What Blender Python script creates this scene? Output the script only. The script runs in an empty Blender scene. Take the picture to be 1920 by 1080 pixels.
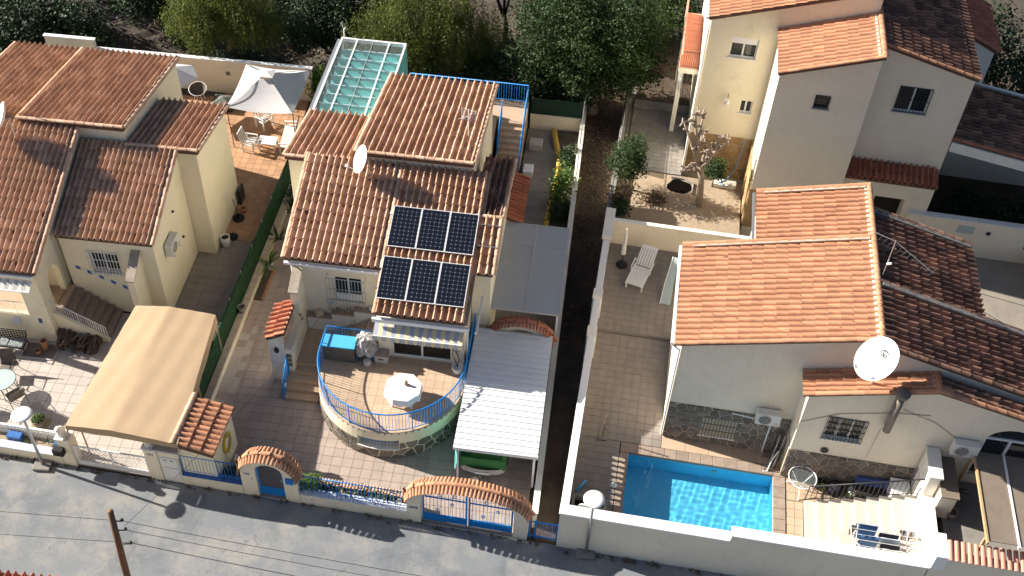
import bpy, bmesh, math, random
from mathutils import Vector, Matrix
random.seed(7)
C = bpy.context.scene.collection
R_ = math.radians
# ---------------------------------------------------------------- camera
cam_d = bpy.data.cameras.new('camera'); cam = bpy.data.objects.new('camera', cam_d); C.objects.link(cam)
cam_d.sensor_width = 36.0; cam_d.lens = 39.185; cam_d.clip_end = 2000.0
PITCH, ROLL = R_(45.646), R_(3.2265)
fw = Vector((0, math.cos(PITCH), -math.sin(PITCH))); rt = Vector((1, 0, 0)); up = Vector((0, math.sin(PITCH), math.cos(PITCH)))
r2 = rt*math.cos(ROLL) + up*math.sin(ROLL); u2 = up*math.cos(ROLL) - rt*math.sin(ROLL)
cam.matrix_world = Matrix(((r2.x, u2.x, -fw.x, 0), (r2.y, u2.y, -fw.y, 0), (r2.z, u2.z, -fw.z, 33.0), (0, 0, 0, 1)))
bpy.context.scene.camera = cam
# ---------------------------------------------------------------- sky, sun, exposure
SUN_EL = R_(28.5); SUN_AZ = (-0.955, 0.296)
w = bpy.data.worlds.new('World'); bpy.context.scene.world = w; w.use_nodes = True
nt = w.node_tree; bg = nt.nodes['Background']; sky = nt.nodes.new('ShaderNodeTexSky'); sky.sky_type = 'NISHITA'
sky.sun_disc = False; sky.sun_elevation = SUN_EL; sky.sun_rotation = math.atan2(SUN_AZ[0], SUN_AZ[1]); sky.air_density = 0.75; sky.dust_density = 1.6; sky.ozone_density = 1.0
nt.links.new(sky.outputs[0], bg.inputs[0]); bg.inputs[1].default_value = 0.05
sun_d = bpy.data.lights.new('sun', 'SUN'); sun = bpy.data.objects.new('sun', sun_d); C.objects.link(sun)
sun_d.energy = 5.0; sun_d.angle = R_(0.53); sun_d.color = (1.0, 0.93, 0.82)
sun.rotation_euler = Vector((-SUN_AZ[0]*math.cos(SUN_EL), -SUN_AZ[1]*math.cos(SUN_EL), -math.sin(SUN_EL))).to_track_quat('-Z', 'Y').to_euler()
sun.location = (-30, 40, 40)
vs = bpy.context.scene.view_settings
vs.view_transform = 'Standard'; vs.look = 'None'; vs.exposure = 1.25; vs.gamma = 1.0; vs.use_curve_mapping = False
bpy.context.scene.cycles.max_bounces = 8; bpy.context.scene.cycles.diffuse_bounces = 4; bpy.context.scene.cycles.transparent_max_bounces = 12
try: bpy.context.scene.cycles.use_denoising = True
except Exception: pass
# ---------------------------------------------------------------- materials
def new_mat(name):
    m = bpy.data.materials.new(name); m.use_nodes = True
    return m, m.node_tree, m.node_tree.nodes['Principled BSDF']
def N(nt, t, **kw):
    n = nt.nodes.new(t)
    for k, v in kw.items(): setattr(n, k, v)
    return n
def mixc(nt, fac, a, b, blend='MIX'):
    n = nt.nodes.new('ShaderNodeMix'); n.data_type = 'RGBA'; n.blend_type = blend
    for sock, v in ((n.inputs[0], fac), (n.inputs[6], a), (n.inputs[7], b)):
        if hasattr(v, 'links') or isinstance(v, bpy.types.NodeSocket): nt.links.new(v, sock)
        elif isinstance(v, tuple): sock.default_value = (v[0], v[1], v[2], 1)
        else: sock.default_value = v
    return n.outputs[2]
def noise(nt, scale, detail=4, rough=.55, vec=None):
    n = N(nt, 'ShaderNodeTexNoise'); n.inputs['Scale'].default_value = scale; n.inputs['Detail'].default_value = detail; n.inputs['Roughness'].default_value = rough
    if vec is None:
        g = N(nt, 'ShaderNodeNewGeometry'); vec = g.outputs['Position']
    nt.links.new(vec, n.inputs['Vector']); return n.outputs[0]
def ramp(nt, val, a, b):
    n = N(nt, 'ShaderNodeMapRange'); n.inputs[1].default_value = a; n.inputs[2].default_value = b; n.clamp = True
    nt.links.new(val, n.inputs[0]); return n.outputs[0]
def rnd(nt):
    o = N(nt, 'ShaderNodeObjectInfo'); g = N(nt, 'ShaderNodeNewGeometry'); a = N(nt, 'ShaderNodeMath', operation='ADD'); f = N(nt, 'ShaderNodeMath', operation='FRACT')
    nt.links.new(o.outputs['Random'], a.inputs[0]); nt.links.new(g.outputs['Random Per Island'], a.inputs[1]); nt.links.new(a.outputs[0], f.inputs[0]); return f.outputs[0]
MATS = {}
def mat(name, col, col2=None, scale=2.0, lo=.42, hi=.68, rough=.8, rand=0.0, metal=0.0, bump=0.0, bscale=40, spec=.3, stain=None, sscale=.5, slo=.5, shi=.72, fine=.06, col3=None, streak=None, crack=False):
    m, nt, b = new_mat(name)
    c = col
    if col2: c = mixc(nt, ramp(nt, noise(nt, scale, 9, .68), lo, hi), col, col2)
    if col3: c = mixc(nt, ramp(nt, rnd(nt), .45, 1.0), c, col3)
    if stain: c = mixc(nt, ramp(nt, noise(nt, sscale, 7, .68), slo, shi), c, stain)
    if streak:
        g_ = N(nt, 'ShaderNodeNewGeometry'); mp = N(nt, 'ShaderNodeMapping'); mp.inputs['Scale'].default_value = (5.0, 5.0, .55); nt.links.new(g_.outputs['Position'], mp.inputs['Vector'])
        c = mixc(nt, ramp(nt, noise(nt, 1.0, 6, .7, mp.outputs[0]), .56, .80), c, streak)
    if crack:
        g_ = N(nt, 'ShaderNodeNewGeometry'); wv = N(nt, 'ShaderNodeVectorMath', operation='ADD'); nz = N(nt, 'ShaderNodeTexNoise'); nz.inputs['Scale'].default_value = 1.3; nz.inputs['Detail'].default_value = 6; nt.links.new(g_.outputs['Position'], nz.inputs['Vector'])
        nt.links.new(g_.outputs['Position'], wv.inputs[0]); nt.links.new(nz.outputs['Color'], wv.inputs[1]); vo = N(nt, 'ShaderNodeTexVoronoi', feature='DISTANCE_TO_EDGE'); vo.inputs['Scale'].default_value = .42; nt.links.new(wv.outputs[0], vo.inputs['Vector'])
        c = mixc(nt, ramp(nt, vo.outputs[0], .0035, .0), c, (.12, .124, .13))
        vp = N(nt, 'ShaderNodeTexVoronoi'); vp.inputs['Scale'].default_value = .16; vp.distance = 'CHEBYCHEV'; nt.links.new(g_.outputs['Position'], vp.inputs['Vector']); sp = N(nt, 'ShaderNodeSeparateColor'); nt.links.new(vp.outputs['Color'], sp.inputs[0])
        c = mixc(nt, ramp(nt, sp.outputs[0], .78, .80), c, (.15, .155, .162))
    if fine:
        f = ramp(nt, noise(nt, 28, 3, .6), .25, .75); d = N(nt, 'ShaderNodeMapRange'); nt.links.new(f, d.inputs[0]); d.inputs[3].default_value = 1-fine; d.inputs[4].default_value = 1+fine
        h = N(nt, 'ShaderNodeHueSaturation'); nt.links.new(d.outputs[0], h.inputs['Value'])
        if isinstance(c, tuple): h.inputs['Color'].default_value = (*c, 1)
        else: nt.links.new(c, h.inputs['Color'])
        c = h.outputs[0]
    if rand:
        d = N(nt, 'ShaderNodeMapRange'); nt.links.new(rnd(nt), d.inputs[0]); d.inputs[3].default_value = 1-rand; d.inputs[4].default_value = 1+rand
        h = N(nt, 'ShaderNodeHueSaturation'); nt.links.new(d.outputs[0], h.inputs['Value'])
        if isinstance(c, tuple): h.inputs['Color'].default_value = (*c, 1)
        else: nt.links.new(c, h.inputs['Color'])
        c = h.outputs[0]
    if isinstance(c, tuple): b.inputs['Base Color'].default_value = (*c, 1)
    else: nt.links.new(c, b.inputs['Base Color'])
    b.inputs['Roughness'].default_value = rough; b.inputs['Metallic'].default_value = metal; b.inputs['Specular IOR Level'].default_value = spec
    if bump:
        bn = N(nt, 'ShaderNodeBump'); bn.inputs['Strength'].default_value = bump; bn.inputs['Distance'].default_value = .02
        nt.links.new(noise(nt, bscale, 5, .6), bn.inputs['Height']); nt.links.new(bn.outputs[0], b.inputs['Normal'])
    MATS[name] = m; return m
mat('cream', (.84, .76, .60), (.80, .72, .56), 1.2, rough=.9, bump=.35, bscale=45, stain=(.64, .55, .42), sscale=.8, slo=.58, shi=.85, streak=(.74, .66, .51))
mat('yellow', (.83, .76, .57), (.80, .73, .54), 1.0, rough=.9, bump=.35, bscale=45, stain=(.62, .54, .36), sscale=.7, slo=.58, shi=.85, streak=(.74, .67, .49))
mat('beige', (.83, .745, .60), (.79, .70, .56), .9, rough=.9, bump=.4, bscale=45, stain=(.70, .63, .53), sscale=.8, slo=.55, shi=.82, streak=(.71, .62, .49))
mat('white_wall', (.80, .78, .72), (.74, .71, .64), 1.4, rough=.88, bump=.25, stain=(.60, .56, .48), sscale=1.1, slo=.58, shi=.8, streak=(.56, .52, .45))
mat('white', (.80, .80, .79), rough=.45, fine=.02)
mat('white_metal', (.80, .80, .80), rough=.35, fine=.02, stain=(.62, .60, .56), sscale=3, slo=.6, shi=.9)
mat('grey_metal', (.45, .46, .47), rough=.35, metal=.7, fine=.03)
mat('dark_metal', (.03, .03, .035), rough=.45, fine=.03)
mat('blue', (.01, .20, .58), (.015, .24, .66), 4, rough=.4, fine=.04)
mat('blue_tile', (.04, .12, .34), (.07, .18, .44), 5, rough=.3, rand=.2)
mat('blue_white', (.75, .76, .78), (.10, .20, .50), 40, .50, .60, rough=.3)
mat('light_blue', (.07, .38, .66), rough=.55, fine=.04)
mat('tile_brown', (.47, .285, .185), (.40, .24, .155), 3.0, rough=.85, rand=.13, stain=(.16, .105, .075), sscale=.9, slo=.60, shi=.82, bump=.3, col3=(.52, .34, .235))
mat('tile_pale', (.56, .36, .245), (.49, .305, .205), 3.0, rough=.85, rand=.11, stain=(.22, .14, .10), sscale=1.1, slo=.62, shi=.84, bump=.3, col3=(.62, .42, .30))
mat('tile_orange', (.45, .225, .13), (.395, .19, .108), 3.0, rough=.85, rand=.07, stain=(.24, .15, .105), sscale=2.6, slo=.56, shi=.76, bump=.3, col3=(.52, .26, .15))
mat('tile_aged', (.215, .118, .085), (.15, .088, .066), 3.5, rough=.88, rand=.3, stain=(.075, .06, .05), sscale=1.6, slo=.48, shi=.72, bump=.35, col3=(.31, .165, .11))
mat('tile_red', (.44, .17, .10), (.36, .13, .08), 3.0, rough=.8, rand=.18, stain=(.20, .10, .06), sscale=1.5, slo=.6, shi=.85, bump=.25)
mat('tile_pink', (.62, .29, .21), (.56, .25, .18), 3.0, rough=.8, rand=.1, bump=.2)
mat('strip_grey', (.20, .195, .19), (.15, .145, .14), 3, rough=.9)
mat('mortar', (.42, .36, .29), (.30, .25, .20), 4, rough=.95)
mat('roof_bed', (.16, .09, .06), (.10, .06, .045), 3, rough=.95)
mat('stone_dark', (.15, .13, .115), (.22, .185, .15), 5, rough=.8, rand=.35, bump=.5, bscale=25)
mat('stone_tan', (.40, .27, .13), (.30, .20, .10), 4, rough=.85, rand=.2, bump=.4, bscale=25)
mat('stone_mortar', (.52, .43, .31), (.45, .37, .27), 5, rough=.95)
mat('asphalt', (.192, .206, .224), (.275, .270, .256), .75, .45, .62, rough=.95, stain=(.158, .170, .186), sscale=.5, slo=.52, shi=.62, crack=True, bump=.7, bscale=45, fine=.22)
mat('yard_beige', (.27, .24, .20), (.22, .195, .165), 1.2, rough=.92)
mat('concrete', (.26, .245, .225), (.20, .19, .175), 1.2, rough=.92, bump=.3, stain=(.22, .20, .18), sscale=.9, slo=.55, shi=.8)
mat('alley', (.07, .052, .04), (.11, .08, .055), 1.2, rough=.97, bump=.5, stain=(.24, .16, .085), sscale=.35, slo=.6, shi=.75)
mat('soil', (.060, .050, .042), (.10, .082, .066), .6, rough=.97, bump=.7, bscale=14, stain=(.16, .135, .11), sscale=.35, slo=.55, shi=.75, fine=.2)
mat('gravel', (.38, .30, .215), (.31, .24, .17), 6, rough=.95, bump=1.0, bscale=30, fine=.25)
mat('paver_pink', (.385, .312, .268), (.335, .272, .236), 2, rough=.7, rand=.06, stain=(.24, .20, .18), sscale=.8, slo=.55, shi=.8)
mat('paver_light', (.47, .42, .38), (.43, .385, .35), 2, rough=.7, rand=.05, stain=(.36, .32, .29), sscale=.8, slo=.58, shi=.8)
mat('paver_tan', (.255, .222, .195), (.225, .195, .172), 2, rough=.75, rand=.05, stain=(.17, .147, .13), sscale=.8, slo=.55, shi=.8)
mat('paver_terra', (.44, .255, .145), (.38, .215, .12), 1.5, rough=.75, rand=.12, stain=(.40, .23, .14), sscale=.9, slo=.55, shi=.8)
mat('paver_peach', (.50, .37, .26), (.45, .33, .23), 2, rough=.7, rand=.06, stain=(.48, .34, .24), sscale=.9, slo=.56, shi=.8)
mat('paver_grey', (.25, .23, .215), (.20, .185, .17), 2, rough=.85, rand=.1)
mat('paver_white', (.54, .49, .43), (.50, .46, .40), 2, rough=.6, rand=.04)
mat('grout', (.30, .26, .235), rough=.95)
mat('step_tile', (.50, .36, .25), (.43, .31, .21), 3, rough=.7, rand=.06)
mat('step_dark', (.36, .27, .215), (.30, .225, .18), 3, rough=.7, rand=.06)
mat('coping', (.33, .255, .205), (.25, .195, .16), 4, rough=.8, rand=.12, bump=.3)
mat('tarp_tan', (.44, .315, .195), (.415, .295, .182), .8, rough=.75, bump=.12, bscale=6, fine=.03)
mat('tarp_green', (.05, .20, .06), (.04, .16, .05), 3, rough=.7)
mat('fence_green', (.014, .052, .02), (.010, .036, .014), 3, rough=.8)
mat('net_green', (.012, .035, .022), rough=.9)
mat('canvas_grey', (.56, .55, .56), (.52, .51, .52), 1.5, rough=.85, bump=.1, bscale=5)
mat('turquoise', (.14, .52, .48), (.11, .46, .42), 1.5, rough=.75, bump=.1)
mat('sheet_white', (.74, .75, .76), (.68, .69, .70), 1.2, rough=.4, stain=(.58, .58, .57), sscale=.7, slo=.6, shi=.9)
mat('plastic_white', (.78, .77, .74), rough=.4, fine=.02)
mat('plastic_grey', (.50, .49, .47), (.44, .43, .41), 3, rough=.5)
mat('ac_white', (.70, .69, .65), (.62, .60, .56), 3, rough=.5)
mat('terracotta', (.46, .20, .09), (.40, .17, .08), 5, rough=.85)
mat('wood', (.20, .125, .075), (.13, .08, .05), 6, rough=.9, bump=.5)
mat('wood_light', (.42, .28, .15), (.35, .23, .12), 6, rough=.8)
mat('log', (.10, .075, .06), (.15, .11, .085), 8, rough=.95, rand=.35, bump=.5)
mat('bark', (.20, .155, .12), (.28, .225, .18), 9, rough=.95, bump=.7, bscale=20)
mat('bark_pale', (.34, .27, .215), (.25, .195, .155), 9, rough=.95, bump=.7, bscale=20)
mat('bark_dark', (.05, .04, .035), rough=.95, bump=.6)
mat('denim', (.09, .20, .42), (.05, .12, .30), 8, rough=.9)
mat('cloth_black', (.02, .02, .03), rough=.9)
mat('cloth_pale', (.52, .62, .74), (.62, .66, .70), 6, rough=.9)
mat('cloth_white', (.78, .78, .77), rough=.9)
mat('cloth_check', (.50, .52, .52), (.09, .11, .12), 9, .48, .54, rough=.7)
mat('cushion', (.34, .37, .37), (.10, .12, .13), 22, .47, .53, rough=.9)
mat('awning_cream', (.72, .61, .38), rough=.85, fine=.04)
mat('awning_blue', (.40, .42, .52), rough=.85, fine=.04)
mat('awning_white', (.70, .68, .64), rough=.85)
mat('black', (.012, .012, .013), rough=.6)
mat('pit_shade', (.006, .005, .004), rough=1.0, fine=0, spec=0)  # near-black colour stands for the shade inside the pit
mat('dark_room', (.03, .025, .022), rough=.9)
mat('interior', (.35, .25, .15), rough=.9)
mat('yellow_paint', (.62, .42, .08), (.55, .37, .09), 4, rough=.8)
mat('yellow_hose', (.60, .47, .04), rough=.6)
mat('hose_blue', (.12, .30, .50), rough=.5)
mat('red_plastic', (.35, .02, .03), rough=.5)
mat('rust', (.20, .13, .08), (.30, .20, .12), 5, rough=.8)
mat('pool_tile', (.14, .62, .88), (.11, .57, .84), 2.5, rough=.4, rand=.04, fine=.05)
mat('cell', (.008, .010, .017), (.010, .013, .021), 9, rough=.16, fine=.05, spec=.5)
mat('panel_back', (.62, .64, .66), rough=.4, fine=.02)
mat('canopy_brown', (.20, .165, .13), (.17, .14, .11), 2, rough=.85)
mat('logo_dark', (.03, .05, .05), rough=.6, fine=0)
mat('cable', (.02, .02, .02), rough=.6, fine=0)
mat('cable_grey', (.35, .34, .33), rough=.6, fine=0)
mat('number_blue', (.05, .09, .25), rough=.5, fine=0)
mat('cover_silver', (.42, .42, .42), (.20, .20, .21), 7, .45, .6, rough=.45)
mat('fire_pit', (.16, .17, .16), (.05, .055, .055), 3, rough=.6)
def glass_mat(name, tint, rough=.04, alpha=.0):
    m, nt, b = new_mat(name); b.inputs['Base Color'].default_value = (*tint, 1); b.inputs['Roughness'].default_value = rough; b.inputs['Specular IOR Level'].default_value = .6
    if alpha > 0:
        t = N(nt, 'ShaderNodeBsdfTransparent'); t.inputs[0].default_value = (.86, .90, .92, 1); mx = N(nt, 'ShaderNodeMixShader'); mx.inputs[0].default_value = 1-alpha
        out = nt.nodes['Material Output']; nt.links.new(t.outputs[0], mx.inputs[1]); nt.links.new(b.outputs[0], mx.inputs[2]); nt.links.new(mx.outputs[0], out.inputs[0])
    MATS[name] = m
glass_mat('glass', (.02, .025, .03)); glass_mat('glass_room', (.06, .05, .04), .05, .55); glass_mat('glass_roof', (.50, .53, .545), .25, .25); glass_mat('glass_clear', (.5, .58, .6), .05, .93); glass_mat('acrylic', (.55, .66, .66), .2, .35)
glass_mat('mesh_screen', (.10, .09, .10), .8, .45)
def leaf_mat(name, c1, c2, trans=.3):
    m, nt, b = new_mat(name)
    c = mixc(nt, rnd(nt), c1, c2)
    c = mixc(nt, ramp(nt, noise(nt, .7, 3, .5), .35, .7), c, tuple(x*.72 for x in c1))
    nt.links.new(c, b.inputs['Base Color']); b.inputs['Roughness'].default_value = .6; b.inputs['Specular IOR Level'].default_value = .25
    t = N(nt, 'ShaderNodeBsdfTranslucent'); nt.links.new(c, t.inputs[0]); mx = N(nt, 'ShaderNodeMixShader'); mx.inputs[0].default_value = trans
    out = nt.nodes['Material Output']; nt.links.new(b.outputs[0], mx.inputs[1]); nt.links.new(t.outputs[0], mx.inputs[2]); nt.links.new(mx.outputs[0], out.inputs[0])
    MATS[name] = m
leaf_mat('leaf_pepper', (.085, .12, .025), (.21, .23, .05), .4); leaf_mat('leaf_dark', (.022, .05, .018), (.05, .085, .03)); leaf_mat('leaf_green', (.032, .070, .020), (.060, .10, .03))
leaf_mat('leaf_blue', (.05, .085, .055), (.09, .13, .085)); leaf_mat('leaf_bright', (.10, .19, .03), (.16, .25, .05)); leaf_mat('leaf_succ', (.10, .16, .05), (.16, .20, .07), .1); leaf_mat('leaf_dry', (.13, .09, .055), (.20, .14, .09))
# ---------------------------------------------------------------- mesh helpers
class MB:
    def __init__(s): s.v = []; s.f = []
    def quad(s, *p):
        n = len(s.v); s.v += [tuple(q) for q in p]; s.f.append(tuple(range(n, n+len(p)))); return s
    def box(s, x0, x1, y0, y1, z0, z1):
        n = len(s.v); s.v += [(x, y, z) for z in (z0, z1) for y in (y0, y1) for x in (x0, x1)]
        s.f += [tuple(n+i for i in q) for q in ((0, 2, 3, 1), (4, 5, 7, 6), (0, 1, 5, 4), (2, 6, 7, 3), (0, 4, 6, 2), (1, 3, 7, 5))]; return s
    def obox(s, o, u, v, nn):
        o, u, v, nn = map(Vector, (o, u, v, nn)); n = len(s.v)
        s.v += [tuple(o + u*a + v*b + nn*c) for c in (0, 1) for b in (0, 1) for a in (0, 1)]
        s.f += [tuple(n+i for i in q) for q in ((0, 2, 3, 1), (4, 5, 7, 6), (0, 1, 5, 4), (2, 6, 7, 3), (0, 4, 6, 2), (1, 3, 7, 5))]; return s
    def prism(s, poly, z0, z1):
        n = len(s.v); k = len(poly); s.v += [(x, y, z0) for x, y in poly] + [(x, y, z1) for x, y in poly]
        s.f += [tuple(n+i for i in reversed(range(k))), tuple(n+k+i for i in range(k))] + [(n+i, n+(i+1) % k, n+k+(i+1) % k, n+k+i) for i in range(k)]; return s
    def extr(s, poly3, d):
        n = len(s.v); k = len(poly3); d = Vector(d); s.v += [tuple(p) for p in poly3] + [tuple(Vector(p)+d) for p in poly3]
        s.f += [tuple(n+i for i in range(k)), tuple(n+k+i for i in reversed(range(k)))] + [(n+(i+1) % k, n+i, n+k+i, n+k+(i+1) % k) for i in range(k)]; return s
    def tube(s, pts, r, n=6, cap=True, closed=False):
        pts = [Vector(p) for p in pts]; rs = r if isinstance(r, (list, tuple)) else [r]*len(pts); base = len(s.v); m = len(pts); prev = None
        for i, p in enumerate(pts):
            a = pts[(i-1) % m] if (closed or i > 0) else p; b = pts[(i+1) % m] if (closed or i < m-1) else p
            t = (b-a).normalized() if (b-a).length > 1e-9 else Vector((0, 0, 1))
            if prev is None:
                x = t.orthogonal().normalized()
                if abs(t.z) < .9: x = t.cross(Vector((0, 0, 1))).normalized()
            else: x = (prev - t*prev.dot(t)).normalized()
            prev = x; y = t.cross(x)
            for k in range(n):
                q = 2*math.pi*(k+.5)/n; s.v.append(tuple(p + (x*math.cos(q) + y*math.sin(q))*rs[i]))
        for i in range(m if closed else m-1):
            for k in range(n):
                a = base+i*n; b = base+((i+1) % m)*n; s.f.append((a+k, a+(k+1) % n, b+(k+1) % n, b+k))
        if cap and not closed: s.f += [tuple(base+k for k in reversed(range(n))), tuple(base+(m-1)*n+k for k in range(n))]
        return s
    def lathe(s, prof, c=(0, 0, 0), n=16, cap=True):
        base = len(s.v); m = len(prof)
        for r, z in prof:
            for k in range(n):
                q = 2*math.pi*k/n; s.v.append((c[0]+r*math.cos(q), c[1]+r*math.sin(q), c[2]+z))
        for i in range(m-1):
            for k in range(n): s.f.append((base+i*n+k, base+i*n+(k+1) % n, base+(i+1)*n+(k+1) % n, base+(i+1)*n+k))
        if cap: s.f += [tuple(base+k for k in reversed(range(n))), tuple(base+(m-1)*n+k for k in range(n))]
        return s
    def grid(s, fn, nu, nv):
        base = len(s.v)
        for j in range(nv+1):
            for i in range(nu+1): s.v.append(tuple(fn(i/nu, j/nv)))
        for j in range(nv):
            for i in range(nu):
                a = base+j*(nu+1)+i; s.f.append((a, a+1, a+nu+2, a+nu+1))
        return s
    def mesh(s, name, m, smooth=False):
        me = bpy.data.meshes.new(name); me.from_pydata(s.v, [], s.f); me.materials.append(MATS[m]); me.update()
        if smooth: me.polygons.foreach_set('use_smooth', [True]*len(me.polygons))
        return me
    def build(s, name, m, parent=None, smooth=False, bevel=0, fix=True):
        me = s.mesh(name, m, smooth)
        if fix:
            bm = bmesh.new(); bm.from_mesh(me); bmesh.ops.recalc_face_normals(bm, faces=bm.faces)
            if bevel: bmesh.ops.bevel(bm, geom=bm.edges[:], offset=bevel, segments=1, affect='EDGES', clamp_overlap=True)
            bm.to_mesh(me); bm.free()
        return link(name, me, parent)
def link(name, me, parent=None, mw=None):
    o = bpy.data.objects.new(name, me); C.objects.link(o)
    if parent is not None: o.parent = parent
    if mw is not None: o.matrix_local = mw
    return o
class Frame:
    def __init__(s, ox, oy, deg): s.o = Vector((ox, oy, 0)); s.a = R_(deg); s.ex = Vector((math.cos(s.a), math.sin(s.a), 0)); s.ey = Vector((-math.sin(s.a), math.cos(s.a), 0))
    def w(s, x, y, z=0): return s.o + s.ex*x + s.ey*y + Vector((0, 0, z))
Mf = Frame(-4.911, 27.015, -4.5); Lf = Frame(-13.48, 29.63, -3.5); Rf = Frame(5.743, 24.755, -7.15); Tf = Frame(9.71, 36.30, -7.5); Sf = Frame(-8.36, 21.51, -7.0); Wf = Frame(0, 0, 0)
def tag(o, label=None, cat=None, group=None, kind=None):
    if label: o['label'] = label
    if cat: o['category'] = cat
    if group: o['group'] = group
    if kind: o['kind'] = kind
    return o
def place(o, F, x, y, z=0, rot=0):
    o.location = F.w(x, y, z); o.rotation_euler = (0, 0, F.a + R_(rot)); return o
def thing(name, label, cat, F=Wf, x=0, y=0, z=0, rot=0, group=None):
    o = bpy.data.objects.new(name, None); o.empty_display_size = .3; C.objects.link(o); place(o, F, x, y, z, rot); return tag(o, label, cat, group)
def copy_tree(o, parent=None):
    c = o.copy(); C.objects.link(c); c.parent = parent
    for ch in list(o.children): copy_tree(ch, c)
    return c
def struct(name, mb, m, F=Wf, z=0):
    o = mb.build(name, m); place(o, F, 0, 0, z); return tag(o, kind='structure')
def text(body, size, m, parent, loc, rx=90, rz=0, name='lettering', ext=.004, align='LEFT'):
    cu = bpy.data.curves.new(name, 'FONT'); cu.body = body; cu.size = size; cu.extrude = ext; cu.offset = size*.02; cu.align_x = align
    o = bpy.data.objects.new(name, cu); C.objects.link(o); dg = bpy.context.evaluated_depsgraph_get(); me = bpy.data.meshes.new_from_object(o.evaluated_get(dg)); bpy.data.objects.remove(o)
    me.materials.clear(); me.materials.append(MATS[m]); o = link(name, me, parent); o.location = loc; o.rotation_euler = (R_(rx), 0, R_(rz)); return o
# ---------------------------------------------------------------- roof tiles
def tile_mesh(name, m, p, e, h=.14, frac=.50, seg=7):
    mb = MB(); Lt = e+.05; row = []
    for j, (y, zo, sc) in enumerate(((0, .036, 1.0), (Lt, .0, .84))):
        r = []
        for i in range(seg+1):
            t = i/seg; c = frac*p*.5; x = c + (t-.5)*frac*p*sc; r.append((x, y, zo + h*sc*math.sin(math.pi*t)**.8 if 0 < t < 1 else zo))
        r += [(frac*p + (p-frac*p)*.5, y, zo-.012), (p*1.04, y, zo)]
        row.append(r)
    k = len(row[0])
    low = [(x, y, z-.022) for x, y, z in row[0]]
    mb.v = row[0] + row[1] + low
    for i in range(k-1):
        mb.f.append((i, i+1, k+i+1, k+i)); mb.f.append((2*k+i, 2*k+i+1, i+1, i))
    return mb.mesh(name, m, False)
def cap_mesh(name, m, L=.42, r=.095, seg=7):
    mb = MB(); rows = []
    for y, rr in ((0, r), (L, r*.86)):
        rows.append([(rr*math.cos(math.pi*i/seg), y, rr*.85*math.sin(math.pi*i/seg)) for i in range(seg+1)])
    low = [(x*.82, y, z*.82) for x, y, z in rows[0]]; k = seg+1; mb.v = rows[0]+rows[1]+low
    for i in range(seg): mb.f.append((i+1, i, k+i, k+i+1)); mb.f.append((i, i+1, 2*k+i+1, 2*k+i))
    return mb.mesh(name, m, False)
TILE_CACHE = {}; BUDGET = {}
def basis(O, U, V, Nn): return Matrix(((U.x, V.x, Nn.x, O.x), (U.y, V.y, Nn.y, O.y), (U.z, V.z, Nn.z, O.z), (0, 0, 0, 1)))
def emit(parent, house, pieces, name, stuff_name, m):
    """pieces: list of (mesh, matrix); the first ones as objects while the house's allowance lasts, the rest joined"""
    rest = []
    for me, mw in pieces:
        if BUDGET.get(house, 300) > 0: BUDGET[house] = BUDGET.get(house, 300)-1; link(name, me, parent, mw)
        else: rest.append((me, mw))
    if rest:
        mb = MB()
        for me, mw in rest:
            n = len(mb.v); mb.v += [tuple(mw @ v.co) for v in me.vertices]; mb.f += [tuple(n+i for i in p.vertices) for p in me.polygons]
        o = mb.build(stuff_name, m, parent, fix=False); o['kind'] = 'stuff'
def roof(house, O, U, V, W, Ln, m, p=.25, e=.40, verge='LR', ridge=False, thick=.14, bed='roof_bed', capm=None, h=.14, frac=.50, skip=None):
    O, U, V = Vector(O), Vector(U).normalized(), Vector(V).normalized(); Nn = U.cross(V).normalized()
    nr = max(1, round(W/p)); p = W/nr; nc = max(1, round(Ln/e)); e = Ln/nc
    ro = MB().obox(O - Nn*thick, U*W, V*Ln, Nn*(thick-.004)).build('roof', bed, house)
    key = (m, round(p, 4), round(e, 4), h, frac)
    if key not in TILE_CACHE: TILE_CACHE[key] = [tile_mesh('tile', m, p, e, h*random.uniform(.97, 1.03), frac) for _ in range(2)]
    me = TILE_CACHE[key]; pieces = []
    for j in range(nc):
        for i in range(nr):
            if skip and skip(i*p, j*e): continue
            q = O + U*(i*p + random.uniform(-.008, .008)) + V*(j*e + random.uniform(-.012, .012))
            mw = basis(q, U, V, Nn) @ Matrix.Rotation(random.gauss(0, .012 if random.random() > .06 else .05), 4, 'Z') @ Matrix.Rotation(random.gauss(0, .006 if random.random() > .06 else .03), 4, 'X')
            pieces.append((random.choice(me), mw))
    emit(ro, house.name, pieces, 'tile', 'tile_field', m)
    capm = capm or m; ck = ('cap', capm)
    if ck not in TILE_CACHE: TILE_CACHE[ck] = cap_mesh('cap_tile', capm)
    caps = []
    def run(A, D, L_, up_, lift=.035):
        n = max(1, round(L_/.38)); st = L_/n
        X = D.cross(up_)
        for k in range(n): caps.append((TILE_CACHE[ck], basis(A + D*(k*st) + up_*(lift+random.uniform(-.004, .004)), X, D, up_) @ Matrix.Rotation(random.gauss(0, .015), 4, 'Z')))
    if 'L' in verge: run(O - U*.03, V, Ln, Nn)
    if 'R' in verge: run(O + U*(W+.03), V, Ln, Nn)
    if ridge: run(O + V*Ln, U, W, Nn, .05)
    if caps: emit(ro, house.name+'#cap', caps, 'cap_tile', 'cap_row', capm)
    return ro
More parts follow.
